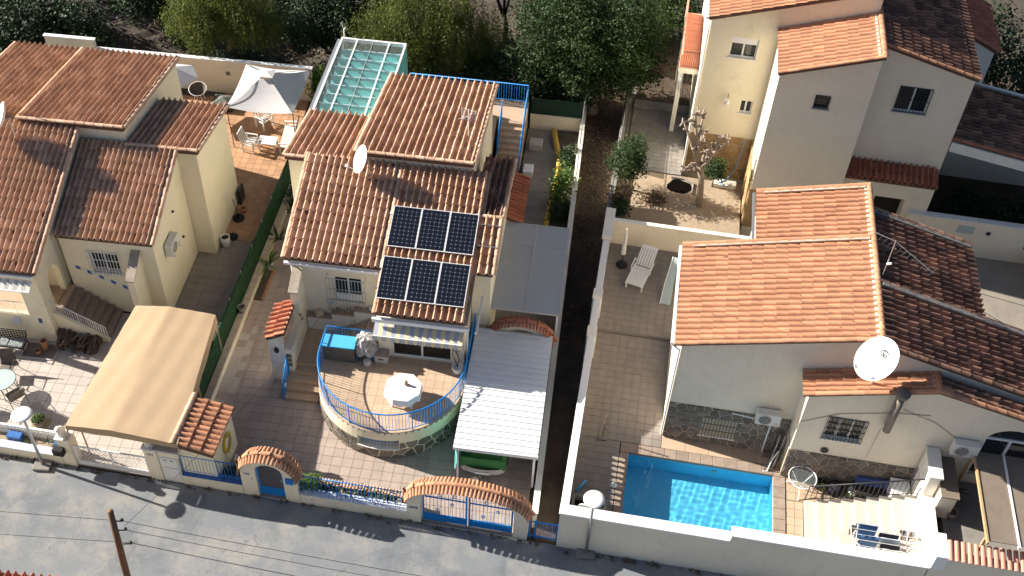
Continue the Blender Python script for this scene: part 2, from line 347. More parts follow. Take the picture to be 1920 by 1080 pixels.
# ---------------------------------------------------------------- walls, windows, rails, stones, paving
def arch_open(s0, s1, z0, zs, rise, n=10):
    out = []; c = (s0+s1)/2; hw = (s1-s0)/2
    f = lambda s: zs + rise*math.sqrt(max(0, 1-((s-c)/hw)**2))
    for i in range(n):
        a = c - hw*math.cos(math.pi*i/n); b = c - hw*math.cos(math.pi*(i+1)/n); out.append((a, b, z0, f(a), f(b)))
    return out
def facade(mb, P0, d, nin, W, z0, top, opens=(), depth=.18, kinks=()):
    """P0: start (x,y); d: unit along; nin: unit inward; top: number or fn(s); opens: list of slice lists"""
    P0, d, nin = Vector((*P0, 0)), Vector((*d, 0)), Vector((*nin, 0)); tf = top if callable(top) else (lambda s: top)
    sl = [q for o in opens for q in o]; br = sorted(set([0, W] + [round(v, 5) for q in sl for v in q[:2]] + list(kinks)))
    pt = lambda s, z, k=0: tuple(P0 + d*s + nin*k + Vector((0, 0, z)))
    for a, b in zip(br, br[1:]):
        if b-a < 1e-5: continue
        cov = sorted([q for q in sl if q[0] <= a+1e-4 and q[1] >= b-1e-4], key=lambda q: q[2]); za = zb = z0
        for q in cov:
            if q[2] > min(za, zb)+1e-4: mb.quad(pt(a, za), pt(b, zb), pt(b, q[2]), pt(a, q[2]))
            za, zb = q[3], q[4]
        mb.quad(pt(a, za), pt(b, zb), pt(b, tf(b)), pt(a, tf(a)))
    for o in opens:
        for q in o: mb.quad(pt(q[0], q[3]), pt(q[1], q[4]), pt(q[1], q[4], depth), pt(q[0], q[3], depth)); mb.quad(pt(q[0], q[2]), pt(q[1], q[2]), pt(q[1], q[2], depth), pt(q[0], q[2], depth))
        q = o[0]; mb.quad(pt(q[0], q[2]), pt(q[0], q[3]), pt(q[0], q[3], depth), pt(q[0], q[2], depth)); q = o[-1]; mb.quad(pt(q[1], q[2]), pt(q[1], q[4]), pt(q[1], q[4], depth), pt(q[1], q[2], depth))
def rect(s0, s1, z0, z1): return [(s0, s1, z0, z1, z1)]
def volume(house, x0, x1, y0, y1, z0, top, m, front=(), left=(), right=(), depth=.18, kinks=(), name='wall'):
    """top(x,y) gives wall height; openings given per face, s measured from x0 (front) or y0 (sides)"""
    mb = MB(); t = top if callable(top) else (lambda x, y: top)
    facade(mb, (x0, y0), (1, 0), (0, 1), x1-x0, z0, lambda s: t(x0+s, y0), front, depth, kinks)
    facade(mb, (x0, y0), (0, 1), (1, 0), y1-y0, z0, lambda s: t(x0, y0+s), left, depth)
    facade(mb, (x1, y0), (0, 1), (-1, 0), y1-y0, z0, lambda s: t(x1, y0+s), right, depth)
    facade(mb, (x0, y1), (1, 0), (0, -1), x1-x0, z0, lambda s: t(x0+s, y1), (), depth, kinks)
    me = mb.mesh(name, m); bm = bmesh.new(); bm.from_mesh(me); bmesh.ops.remove_doubles(bm, verts=bm.verts, dist=.0005); bm.to_mesh(me); bm.free()
    return link(name, me, house)
def window(house, x0, x1, y, z0, z1, axis='x', inward=1, fm='white_metal', pm='glass', mull=1, grille=None, gm='dark_metal', sill='white_wall', depth=.13, gdepth=.07, hb=2, nb=9, gout=.0, gx=0):
    """axis x: on plane y facing -y (inward=+1); axis y: on plane x=y"""
    T = (lambda a, b, z: (a, y+b*inward, z)) if axis == 'x' else (lambda a, b, z: (y+b*inward, a, z))
    def bx(mb, a0, a1, b0, b1, c0, c1):
        p, q = T(a0, b0, c0), T(a1, b1, c1); mb.box(min(p[0], q[0]), max(p[0], q[0]), min(p[1], q[1]), max(p[1], q[1]), c0, c1)
    f = MB(); t = .055
    bx(f, x0, x1, depth-.03, depth+.03, z0, z0+t); bx(f, x0, x1, depth-.03, depth+.03, z1-t, z1); bx(f, x0, x0+t, depth-.028, depth+.028, z0+t, z1-t); bx(f, x1-t, x1, depth-.028, depth+.028, z0+t, z1-t)
    for k in range(mull):
        c = x0 + (x1-x0)*(k+1)/(mull+1); bx(f, c-.035, c+.035, depth-.032, depth+.026, z0+t, z1-t)
    o = f.build('window', fm, house)
    for k in range(mull+1):
        a = x0 + (x1-x0)*k/(mull+1); b = x0 + (x1-x0)*(k+1)/(mull+1); pn = MB(); bx(pn, a+.03, b-.03, depth+.002, depth+.014, z0+.03, z1-.03); pn.build('pane', pm, o)
    if sill: s = MB(); bx(s, x0-.06, x1+.06, -.05, depth-.04, z0-.05, z0+.006); s.build('sill', sill, o)
    if grille:
        gb = -gout-.02; g = MB(); a0, a1, c0, c1 = x0-gx, x1+gx, z0-gx, z1+gx
        for k in range(hb+1):
            c = c0 + (c1-c0)*k/hb; bx(g, a0, a1, gb-.012, gb+.012, c-.012, c+.012)
        if gout > .05:
            for c in (c0, c1):
                for a in (a0, a1): bx(g, a-.01, a+.01, gb, 0, c-.01, c+.01)
        g.build('grille', gm, o)
        bar = None
        for k in range(nb+1):
            a = a0 + (a1-a0)*k/nb
            if bar is None: b_ = MB(); bx(b_, -.009, .009, -.009, .009, 0, c1-c0); b_.v = [(v[0] - (y if axis == 'y' else 0), v[1] - (y if axis == 'x' else 0), v[2]) for v in b_.v]; bar = b_.mesh('grille_bar', gm)
            q = link('grille_bar', bar, o); q.location = T(a, gb-.022, c0)
    return o
def railing(th, pts, h, m, spacing=.12, r=.02, foot=.09, posts=True, bar_r=.008, name='baluster', closed=False, rail_off=None):
    """pts: base polyline (local); one top rail, one bottom rail, a baluster per spacing"""
    P = [Vector(p) for p in pts]; up_ = Vector((0, 0, 1))
    MB().tube([p+up_*h for p in P], r, 8).build('top_rail', m, th, True); MB().tube([p+up_*foot for p in P], r*.6, 6).build('bottom_rail', m, th, True)
    me = MB().tube([(0, 0, foot), (0, 0, h)], bar_r, 4).mesh(name, m); pm = MB().tube([(0, 0, 0), (0, 0, h)], r*.8, 6).mesh('post', m)
    dist = 0; nxt = spacing
    if posts: link('post', pm, th).location = P[0]; link('post', pm, th).location = P[-1]
    since = 0
    for a, b in zip(P, P[1:]):
        L_ = (b-a).length; s = nxt - dist
        while s < L_:
            since += 1; isp = posts and since % 10 == 0
            link('post' if isp else name, pm if isp else me, th).location = a + (b-a)*(s/L_); s += spacing; nxt += spacing
        dist += L_
def clip_poly(poly, px, py, nx, ny):
    out = []
    for i in range(len(poly)):
        a, b = poly[i], poly[(i+1) % len(poly)]; da = (a[0]-px)*nx+(a[1]-py)*ny; db = (b[0]-px)*nx+(b[1]-py)*ny
        if da <= 0: out.append(a)
        if (da < 0 < db) or (db < 0 < da): t = da/(da-db); out.append((a[0]+(b[0]-a[0])*t, a[1]+(b[1]-a[1])*t))
    return out
def voronoi(w, h, step, gap, seed=0, jit=.42, holes=()):
    rg = random.Random(seed); nx, ny = max(1, round(w/step)), max(1, round(h/(step*.82))); pts = {}
    for j in range(-1, ny+1):
        for i in range(-1, nx+1): pts[i, j] = ((i+.5+(.25 if j % 2 else -.25)+rg.uniform(-jit, jit))*w/nx, (j+.5+rg.uniform(-jit, jit))*h/ny)
    cells = []
    for (i, j), p in pts.items():
        poly = [(0, 0), (w, 0), (w, h), (0, h)]
        for dj in (-2, -1, 0, 1, 2):
            for di in (-2, -1, 0, 1, 2):
                q = pts.get((i+di, j+dj))
                if q is None or q == p: continue
                dx, dy = q[0]-p[0], q[1]-p[1]; l = math.hypot(dx, dy)
                if len(poly) > 2: poly = clip_poly(poly, (p[0]+q[0])/2 - dx/l*gap/2, (p[1]+q[1])/2 - dy/l*gap/2, dx/l, dy/l)
        for (a0, a1, b0, b1) in holes:
            if len(poly) < 3: break
            if max(q[0] for q in poly) <= a0 or min(q[0] for q in poly) >= a1 or max(q[1] for q in poly) <= b0 or min(q[1] for q in poly) >= b1: continue
            cand = [clip_poly(poly, a0, 0, 1, 0), clip_poly(poly, a1, 0, -1, 0), clip_poly(poly, 0, b0, 0, 1), clip_poly(poly, 0, b1, 0, -1)]
            area_ = lambda pp: abs(sum(pp[k][0]*pp[(k+1) % len(pp)][1]-pp[(k+1) % len(pp)][0]*pp[k][1] for k in range(len(pp))))/2 if len(pp) > 2 else 0
            poly = max(cand, key=area_)
        if len(poly) > 2:
            ar = abs(sum(poly[k][0]*poly[(k+1) % len(poly)][1]-poly[(k+1) % len(poly)][0]*poly[k][1] for k in range(len(poly))))/2
            if ar > .006: cells.append(poly)
    return cells
def stones(parent, w, h, mapf, step=.34, gap=.035, m='stone_dark', seed=1, thick=.025, holes=()):
    """mapf(u,v,d) -> local point at offset d outward"""
    rg = random.Random(seed)
    for poly in voronoi(w, h, step, gap, seed, holes=holes):
        cx = sum(q[0] for q in poly)/len(poly); cy = sum(q[1] for q in poly)/len(poly); t = thick*rg.uniform(.6, 1.3)
        inn = [(cx+(q[0]-cx)*.9, cy+(q[1]-cy)*.9) for q in poly]; k = len(poly); mb = MB()
        mb.v = [tuple(mapf(u, v, -.01)) for u, v in poly] + [tuple(mapf(u, v, t*.55)) for u, v in poly] + [tuple(mapf(u, v, t)) for u, v in inn]
        for i in range(k):
            j = (i+1) % k; mb.f += [(i, j, k+j, k+i), (k+i, k+j, 2*k+j, 2*k+i)]
        mb.f.append(tuple(range(2*k, 3*k))); mb.build('stone', m, parent)
def pave(name, F, x0, x1, y0, y1, z, m, t=.4, gap=.012, near=None, limit=300, skip=None, ty=None, under='grout', run=False, poly=None):
    """a slab with separate paving tiles on it: the nearest ones as objects, the rest as one part"""
    base = (MB().prism(poly, z-.12, z-.02) if poly else MB().box(x0, x1, y0, y1, z-.12, z-.02)).build(name, under); place(base, F, 0, 0, 0); tag(base, kind='structure')
    ty = ty or t; nx, ny = max(1, round((x1-x0)/t)), max(1, round((y1-y0)/ty)); a, b = (x1-x0)/nx, (y1-y0)/ny
    tm = MB().box(gap/2, a-gap/2, gap/2, b-gap/2, -.02, 0); tm.f = [q for k, q in enumerate(tm.f) if k != 0]; me = tm.mesh('paving_tile', m)
    cells = [(x0+i*a + (a*.5 if run and j % 2 else 0), y0+j*b) for j in range(ny) for i in range(nx - (1 if run and j % 2 else 0)) if not (skip and skip(x0+(i+.5)*a, y0+(j+.5)*b))]
    c = near or ((x0+x1)/2, y0); cells.sort(key=lambda q: (q[0]-c[0])**2+(q[1]-c[1])**2); rest = MB()
    for k, (x, y) in enumerate(cells):
        if k < limit: o = link('paving_tile', me, base); o.location = (x, y, z+random.uniform(-.002, .002))
        else:
            n = len(rest.v); rest.v += [(v[0]+x, v[1]+y, v[2]+z) for v in tm.v]; rest.f += [tuple(n+i for i in q) for q in tm.f]
    if rest.v: o = rest.build('paving_field', m, base, fix=False); o['kind'] = 'stuff'
    return base
def steps(th, x0, y0, z0, n, rise, tread, width, direction, m, name='step', solid_to=0.0, nose=.03):
    """direction '+x','-x','+y': climbing direction; width across; each step its own block"""
    for k in range(n):
        a = k*tread; mb = MB()
        if direction == '+y': mb.box(x0, x0+width, y0+a-nose, y0+a+tread, solid_to, z0+(k+1)*rise)
        elif direction == '+x': mb.box(x0+a-nose, x0+a+tread, y0, y0+width, solid_to, z0+(k+1)*rise)
        else: mb.box(x0-a-tread, x0-a+nose, y0, y0+width, solid_to, z0+(k+1)*rise)
        mb.build(name, m, th)
def leaves(mb, pts, size, droop=0.0, rg=random, flat=.0):
    wr = .2 if droop else .42
    for p in pts:
        a = rg.uniform(0, 2*math.pi); tl = rg.uniform(-1, 1) if not droop else -droop + rg.uniform(-.5, .5); s = size*rg.uniform(.6, 1.35)
        d = Vector((math.cos(a), math.sin(a), tl)).normalized(); x = d.cross(Vector((rg.uniform(-1, 1), rg.uniform(-1, 1), 1.2)))  .normalized()*(s*wr); q = Vector(p)
        n = len(mb.v); mb.v += [tuple(q-d*s*.5), tuple(q+x), tuple(q+d*s*.6), tuple(q-x)]; mb.f.append((n, n+1, n+2, n+3))
def crown_pts(n, blobs, rg, shell=.55):
    out = []; tot = sum(b[3]*b[4]*b[5] for b in blobs)
    for (x, y, z, a, b, c) in blobs:
        for _ in range(int(n*a*b*c/tot)):
            while True:
                v = Vector((rg.gauss(0, 1), rg.gauss(0, 1), rg.gauss(0, 1)))
                if v.length > 1e-3: break
            v.normalize(); r = (shell + (1-shell)*rg.random()**.5)*(1+.22*math.sin(5*v.x+3*v.y+x*3)+.2*math.sin(7*v.z+4*v.x+y*3)+.12*math.sin(13*v.y+11*v.z+x))
            out.append((x+v.x*a*r, y+v.y*b*r, z+v.z*c*r))
    return out
def tree(name, label, wx, wy, trunk_pts, trunk_r, blobs, n, size, lm, bm='bark', droop=0, seed=1, cat='tree', group=None, z=0, clump=9, limbs=True, strands=0):
    rg = random.Random(seed); th = thing(name, label, cat, Wf, wx, wy, z, 0, group)
    tr = MB().tube(trunk_pts, [trunk_r*(1-.55*i/max(1, len(trunk_pts)-1)) for i in range(len(trunk_pts))], 8)
    if limbs:
        top = Vector(trunk_pts[-1])
        for (x, y, zz, a, b, c) in blobs:
            mid = (top + Vector((x, y, zz)))*.5 + Vector((rg.uniform(-.2, .2), rg.uniform(-.2, .2), -.1)); tr.tube([tuple(top-Vector((0, 0, .15))), tuple(mid), (x, y, zz)], [trunk_r*.42, trunk_r*.3, trunk_r*.12], 6)
    tr.build('trunk', bm, th, True)
    cen = crown_pts(n//clump, blobs, rg); mb = MB(); pts = []
    for c in cen:
        if strands:
            ln = rg.uniform(.3, 1.0)*strands
            for k in range(clump): pts.append((c[0]+rg.gauss(0, .05), c[1]+rg.gauss(0, .05), max(.1, c[2]-ln*k/clump)))
        else:
            s = size*1.5
            for _ in range(clump): pts.append((c[0]+rg.gauss(0, s), c[1]+rg.gauss(0, s), max(.05, c[2]+rg.gauss(0, s*.8))))
    leaves(mb, pts, size, droop, rg); mb.build('crown', lm, th, fix=False); return th
# ================================================================ SETTING
PX0, PX1, PY0, PY1 = -1.13, 4.03, -4.15, -1.02          # pool opening in the right plot's frame
g = MB()
for a, b, c, d in ((-400, PX0-.2, -300, 500), (PX1+.2, 400, -300, 500), (PX0-.2, PX1+.2, -300, PY0-.2), (PX0-.2, PX1+.2, PY1+.2, 500)): g.quad((a, c, -.14), (b, c, -.14), (b, d, -.14), (a, d, -.14))
struct('ground', g, 'soil', Rf)
struct('road', MB().box(-40, 60, -14, -.02, -.12, 0), 'asphalt', Sf)
rg = random.Random(3)
gs = MB(); gs.grid(lambda u, v: (-34+u*52, 43.2+v*26, -.05+min(1, v*5)*(.25+.22*math.sin(u*23+v*9)+.15*math.sin(u*51+2)*math.cos(v*31)+rg.uniform(-.05, .05))), 90, 45); struct('garden_soil', gs, 'soil')
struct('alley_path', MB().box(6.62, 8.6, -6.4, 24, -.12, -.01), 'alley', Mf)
# ---- middle plot: front yard, side passage, back yard
WL = lambda x: -5.76-.0437*(x+3.0)+.06
pave('front_yard_paving', Mf, -5.75, 6.3, -6.05, -1.5, .03, 'paver_pink', .38, near=(-.5, -5), limit=300, skip=lambda x, y: (x-.81)**2+(y+.82)**2 < 2.4**2 or y-.21 < WL(x), poly=[(-5.75, WL(-5.75)), (6.3, WL(6.3)), (6.3, -1.5), (-5.75, -1.5)])
pave('side_passage_paving', Mf, -5.75, -3.45, -1.5, 10.5, .03, 'paver_pink', .38, limit=140)
struct('house_apron', MB().box(-3.45, 6.5, -1.5, 7.0, -.12, .028), 'concrete', Mf)
struct('side_yard', MB().box(4.0, 6.5, 7.0, 16.4, -.12, .03), 'concrete', Mf)
pave('side_yard_paving', Mf, 4.05, 5.45, 9.9, 13.6, .06, 'paver_grey', .45, limit=40)
pave('side_yard_slabs', Mf, 4.05, 5.45, 7.05, 9.88, .06, 'concrete', 1.3, limit=10)
# ---- left plot
LL = lambda x: -7.79-.0612*(x-5.61)+.06
pave('patio_paving', Lf, -9.5, 3.6, -7.7, -.1, .03, 'paver_light', .42, near=(-3, -4.5), limit=300, skip=lambda x, y: y-.21 < LL(x), poly=[(-9.5, LL(-9.5)), (3.6, LL(3.6)), (3.6, -.1), (-9.5, -.1)])
pave('driveway_paving', Lf, .02, 2.6, -.1, 4.6, .03, 'paver_tan', .4, limit=60)
pave('rear_patio_paving', Lf, -4.4, 2.2, 4.62, 14.75, .03, 'paver_terra', .34, near=(1, 9), limit=300, ty=.34, skip=lambda x, y: x < .7 and y < 7.5 or x < -1.5 and y < 10)
# ---- right plot deck round the pool
def deck(name, x0, x1, y0, y1, z, m='paver_tan', t=.32, lim=60, near=None): pave(name, Rf, x0, x1, y0, y1, z, m, t, limit=lim, near=near)
deck('pool_deck', -2.92, PX0-.32, -4.66, PY1+.42, .5, lim=90, near=(-2, -1)); deck('side_deck', -2.92, -.0, PY1+.43, 4.6, .5, lim=150, near=(-1.5, 1)); deck('house_deck', .01, 4.28, PY1+.42, 0, .5, 'paver_peach', .9, 8)
deck('upper_deck', -2.92, 0, 4.62, 9.6, .65, lim=110, near=(-1.5, 8))
struct('deck_fill', MB().box(-2.92, PX0-.34, -4.66, PY1+.43, -.13, .38).box(-2.92, 0, PY1+.43, 9.6, -.13, .377).box(PX0-.34, 8.4, PY1+.44, -.0, -.13, .376).box(PX1+.46, 8.4, -4.66, PY1+.44, -.13, .372).box(PX0-.34, PX1+.46, -4.66, PY0-.32, -.13, .37).box(-2.9, 0, 4.64, 9.6, .37, .53), 'grout', Rf)
deck('lower_terrace', PX1+.44, 5.05, -4.64, -1.98, .5, 'paver_peach', .33, 20); deck('lower_terrace', PX1+.44, 8.4, -1.96, -.98, .5, 'paver_peach', .33, 30)
struct('right_yard', MB().box(9.35, 20, -4.4, -1.0, .3, 1.75), 'concrete', Rf)
struct('far_right_yard', MB().box(10.2, 24, -.2, 12.3, -.1, .5), 'yard_beige', Rf)
# ---- rear right plot
struct('gravel_yard', MB().box(-5.5, 0, -1.0, 2.5, -.1, .8), 'gravel', Tf)
pave('drive_paving', Tf, -5.3, -2.72, 2.55, 7.2, .82, 'paver_grey', .27, limit=150, near=(-4, 3)); struct('drive_slab', MB().box(-5.5, -2.6, 2.5, 14, -.1, .69), 'concrete', Tf)
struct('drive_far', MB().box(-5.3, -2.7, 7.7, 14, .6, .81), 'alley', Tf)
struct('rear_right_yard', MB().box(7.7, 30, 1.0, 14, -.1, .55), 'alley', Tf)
# ================================================================ MIDDLE HOUSE
T_ = 1.45; PL = lambda y: 4.05+.33*(y+.35)
H = thing('house', 'cream house with six solar panels on its brown tiled roof and round front terrace', 'house', Mf)
wt = lambda x, y: PL(y)-.13
volume(H, .12, 3.3, 0, 5.55, 0, wt, 'cream', front=[rect(.5, 2.72, T_, 3.35)])
mw_ = volume(H, -3.38, .10, 1.65, 5.55, 0, wt, 'cream', front=[rect(1.52, 2.6, 2.35, 3.62)])
UPZ = lambda y: 6.42-.18*(y-5.55)
volume(H, -1.55, 2.72, 5.6, 12.1, 0, lambda x, y: UPZ(y)-.14, 'cream')
SMZ = lambda y: 5.86-.20*(y-5.55)
volume(H, -4.35, -1.57, 5.6, 9.3, 0, lambda x, y: SMZ(y)-.14, 'cream')
SBZ = lambda y: (PL(y)-.02 if y < 3.8 else 5.40-.17*(y-3.8))
mb = MB(); 
for (ya, yb) in ((1.75, 3.8), (3.8, 8.2)): mb.quad((4.0, ya, 0), (4.0, yb, 0), (4.0, yb, SBZ(yb)-.13), (4.0, ya, SBZ(ya)-.13))
mb.quad((3.32, 1.75, 0), (4.0, 1.75, 0), (4.0, 1.75, SBZ(1.75)-.13), (3.32, 1.75, SBZ(1.75)-.13)); mb.quad((3.32, 8.2, 0), (4.0, 8.2, 0), (4.0, 8.2, SBZ(8.2)-.13), (3.32, 8.2, SBZ(8.2)-.13))
mb.build('wall', 'cream', H, fix=False)
sv = lambda s: (0, 1, s)
k = math.sqrt(1+.33**2)
roof(H, (.16, -.35, PL(-.35)), (1, 0, 0), sv(.33), 3.30, 5.95*k, 'tile_brown', verge='L', p=.255)      # solar slope
roof(H, (-3.50, 1.32, PL(1.32)+.03), (1, 0, 0), sv(.33), 3.56, 4.25*k, 'tile_pale', verge='LR', p=.255, capm='tile_pale')
roof(H, (3.50, 1.55, PL(1.55)), (1, 0, 0), sv(.33), .58, 2.25*k, 'tile_brown', verge='R', capm='tile_pale')
k2 = math.sqrt(1+.18**2)
roof(H, (2.80, 12.35, UPZ(12.35)), (-1, 0, 0), (0, -1, .18), 4.46, 6.85*k2, 'tile_brown', verge='LR', ridge=True, p=.28, e=.42, capm='tile_pale')
roof(H, (-1.70, 9.45, SMZ(9.45)), (-1, 0, 0), (0, -1, .20), 2.74, 3.95*math.sqrt(1.04), 'tile_brown', verge='LR', ridge=True, p=.27, e=.42, capm='tile_pale')
roof(H, (4.10, 8.2, SBZ(8.2)), (-1, 0, 0), (0, -1, .17), 1.15, 4.4*math.sqrt(1.03), 'tile_aged', verge='L', ridge=True, capm='tile_pale')
MB().box(3.72, 3.80, -.33, 1.5, PL(0)-.62, PL(0)-.5).build('eave_trim', 'white_metal', H)
MB().box(.05, 3.5, -.47, -.36, 3.74, 3.90).build('gutter', 'white_metal', H); MB().box(-3.5, .02, 1.20, 1.31, 4.42, 4.52).build('gutter', 'white_metal', H)
MB().tube([(-3.36, 1.26, 4.4), (-3.36, 1.62, 4.1), (-3.34, 1.62, .3)], .04, 8).build('downpipe', 'white_metal', H); MB().tube([(3.5, -.3, 3.7), (3.4, .1, 3.4), (3.4, .1, 1.5)], .04, 8).build('downpipe', 'white_metal', H)
window(H, -1.86, -.78, 1.65, 2.35, 3.62, grille=True, gm='grey_metal', gout=.28, gx=.18, nb=12, hb=3)
MB().box(-1.8, -.84, 1.70, 1.74, 2.4, 2.72).build('shutter_box', 'white', H)
d = window(H, .62, 2.84, 0, T_, 3.35, mull=1, pm='glass_room', sill=None, depth=.12); d.name = 'sliding_door'
MB().box(.4, 3.1, .16, 3.2, T_-.02, T_).build('room_floor', 'interior', H)
tr = MB(); tr.box(1.75, 2.55, .55, .95, 2.12, 2.16)
for x in (1.8, 2.5):
    for y in (.6, .9): tr.tube([(x, y, T_), (x, y, 2.12)], .02, 5)
tr.build('indoor_table', 'wood_light', H)
# side lower awning roof and lean-to over the side door
roof(H, (4.66, 6.8, 2.55), (0, 1, 0), (-1, 0, .42), 2.9, .74, 'tile_red', verge='', p=.22, e=.37)
LZ = lambda x: 2.95+.55*(x+3.0)
roof(H, (-3.90, .95, LZ(-3.9)), (0, -1, 0), (1, 0, .55), 1.65, .78, 'tile_red', verge='', p=.235, e=.39)
mb = MB(); mb.quad((-3.85, -.6, 0), (-3.27, -.6, 0), (-3.27, -.6, LZ(-3.27)-.12), (-3.85, -.6, LZ(-3.85)-.12)); mb.quad((-3.85, -.6, 0), (-3.85, .9, 0), (-3.85, .9, LZ(-3.85)-.12), (-3.85, -.6, LZ(-3.85)-.12)); mb.build('side_porch_wall', 'white_wall', H, fix=False)
MB().extr([(-3.57+.09*math.cos(a*math.pi/8), -.612, 1.75+.15*math.sin(a*math.pi/8)) for a in range(16)], (0, -.03, 0)).build('oval_plaque', 'dark_metal', H)
# wing wall and pier beside the steps
mb = MB(); mb.extr([(-3.26, .75, 0), (-3.26, 1.65, 0), (-3.26, 1.65, 3.95), (-3.26, .75, 3.5)], (.27, 0, 0)); mb.box(-3.26, -2.99, -.62, .75, 0, 1.85); mb.build('wing_wall', 'cream', H)
MB().extr([(-3.31, .68, 3.47), (-3.31, 1.65, 3.97), (-3.31, 1.65, 4.03), (-3.31, .68, 3.53)], (.37, 0, 0)).build('wing_coping', 'mortar', H)
for i in range(3): MB().box(-3.22, -3.03, -.645, -.61, .95+i*.24, 1.12+i*.24).build('wall_tile', 'stone_dark', H)
for y, z in ((.1, 2.35), (.25, 2.0), (.45, 2.75)): MB().lathe([(.0, -.05), (.05, -.04), (.06, .02), (.03, .06), (.0, .065)], (-2.96, y+.6, z), 8).build('wall_ornament', 'wood_light' if z < 2.5 else 'white', H)
# terrace with round front
cx, cy, Rr = .81, -.82, 2.72
arc = [(cx+Rr*math.cos(math.pi+math.pi*i/36), cy+Rr*math.sin(math.pi+math.pi*i/36)) for i in range(37)]
TE = thing('terrace', 'round raised terrace of peach tiles with stone clad curved base before the cream house', 'terrace', Mf)
body = arc + [(cx+Rr, 1.7), (3.34, 1.7), (3.34, -.002), (.11, -.002), (.11, .24), (cx-Rr, .24)]
wopen = (.36, 1.86)          # letterbox window in the curved base
mbw = MB()
def arc_wall(mb, r, a0, a1, z0, z1, n):
    for i in range(n):
        p, q = a0+(a1-a0)*i/n, a0+(a1-a0)*(i+1)/n; mb.quad((cx+r*math.cos(p), cy+r*math.sin(p), z0), (cx+r*math.cos(q), cy+r*math.sin(q), z0), (cx+r*math.cos(q), cy+r*math.sin(q), z1), (cx+r*math.cos(p), cy+r*math.sin(p), z1))
AO0, AO1 = 1.5*math.pi-.30, 1.5*math.pi+.26
arc_wall(mbw, Rr, math.pi, AO0, 0, T_-.02, 16); arc_wall(mbw, Rr, AO1, 2*math.pi, 0, T_-.02, 16); arc_wall(mbw, Rr, AO0, AO1, 0, .52, 8); arc_wall(mbw, Rr, AO0, AO1, 1.0, T_-.02, 8); arc_wall(mbw, Rr-.35, AO0-.02, AO1+.02, .5, 1.05, 8)
for a in (AO0, AO1): mbw.quad(*[(cx+r*math.cos(a), cy+r*math.sin(a), z) for r, z in ((Rr, .52), (Rr-.35, .52), (Rr-.35, 1.0), (Rr, 1.0))])
for z in (.52, 1.0):
    for i in range(8):
        p, q = AO0+(AO1-AO0)*i/8, AO0+(AO1-AO0)*(i+1)/8; mbw.quad(*[(cx+r*math.cos(a), cy+r*math.sin(a), z) for r, a in ((Rr, p), (Rr, q), (Rr-.35, q), (Rr-.35, p))])
mbw.quad((cx-Rr, cy, 0), (cx-Rr, .24, 0), (cx-Rr, .24, T_-.02), (cx-Rr, cy, T_-.02)); mbw.quad((cx+Rr, cy, 0), (cx+Rr, 1.7, 0), (cx+Rr, 1.7, T_-.02), (cx+Rr, cy, T_-.02))
mbw.build('base_wall', 'yellow', TE, fix=False)
MB().prism(body, T_-.1, T_-.015).build('floor_slab', 'grout', TE)
MB().prism([(cx+(Rr-.36)*math.cos(AO0+(AO1-AO0)*i/8), cy+(Rr-.36)*math.sin(AO0+(AO1-AO0)*i/8)) for i in range(9)] + [(cx+(Rr+.05)*math.cos(AO1-(AO1-AO0)*i/8), cy+(Rr+.05)*math.sin(AO1-(AO1-AO0)*i/8)) for i in range(9)], .50, .54).build('window_ledge', 'white_wall', TE)
gr = MB().tube([(cx+(Rr-.12)*math.cos(AO0+(AO1-AO0)*i/8), cy+(Rr-.12)*math.sin(AO0+(AO1-AO0)*i/8), .78) for i in range(9)], .012, 4)
for i in range(13): a = AO0+(AO1-AO0)*i/12; gr.tube([(cx+(Rr-.12)*math.cos(a), cy+(Rr-.12)*math.sin(a), .54), (cx+(Rr-.12)*math.cos(a), cy+(Rr-.12)*math.sin(a), 1.0)], .009, 4)
gr.build('window_grille', 'blue', TE)
inside = lambda x, y: ((y <= cy and (x-cx)**2+(y-cy)**2 < (Rr-.02)**2) or (y > cy and cx-Rr < x < cx+Rr and y < (-.02 if x > .1 else .22)))
tt = .33; me = MB().box(.004, tt-.004, .004, tt-.004, -.015, 0).mesh('floor_tile', 'paver_peach'); n_obj = 0
for i in range(int(2*Rr/tt)+1):
    for j in range(14):
        x0_, y0_ = cx-Rr+i*tt, cy-Rr-.05+j*tt
        poly = [(x0_+.004, y0_+.004), (x0_+tt-.004, y0_+.004), (x0_+tt-.004, y0_+tt-.004), (x0_+.004, y0_+tt-.004)]
        if all(inside(*q) for q in poly): o = link('floor_tile', me, TE); o.location = (x0_, y0_, T_+random.uniform(-.001, .001))
        elif any(inside(*q) for q in poly):
            c = poly
            for a in range(24):
                an = math.pi+math.pi*a/23
                if len(c) > 2: c = clip_poly(c, cx+(Rr-.02)*math.cos(an), cy+(Rr-.02)*math.sin(an), math.cos(an), math.sin(an)) if y0_ < cy else c
            if len(c) > 2 and y0_ > cy-.01: c = clip_poly(c, 0, (-.01 if x0_ > .05 else .23), 0, 1)
            if len(c) > 2: c = clip_poly(clip_poly(c, cx+Rr-.01, 0, 1, 0), cx-Rr+.01, 0, -1, 0)
            if len(c) > 2: MB().prism(c, T_-.015, T_).build('floor_tile', 'paver_peach', TE)
def arcmap(u, v, dd): a = math.pi+.05+u/Rr; return (cx+(Rr+dd)*math.cos(a), cy+(Rr+dd)*math.sin(a), .04+v)
stones(TE, (math.pi-.1)*Rr, .80, arcmap, .40, .045, 'stone_dark', 5, .03, holes=[((AO0-math.pi-.05)*Rr-.02, (AO1-math.pi-.05)*Rr+.02, .44, 1.2)])
RA = thing('railing', 'blue metal railing curving round the peach tiled terrace', 'railing', Mf)
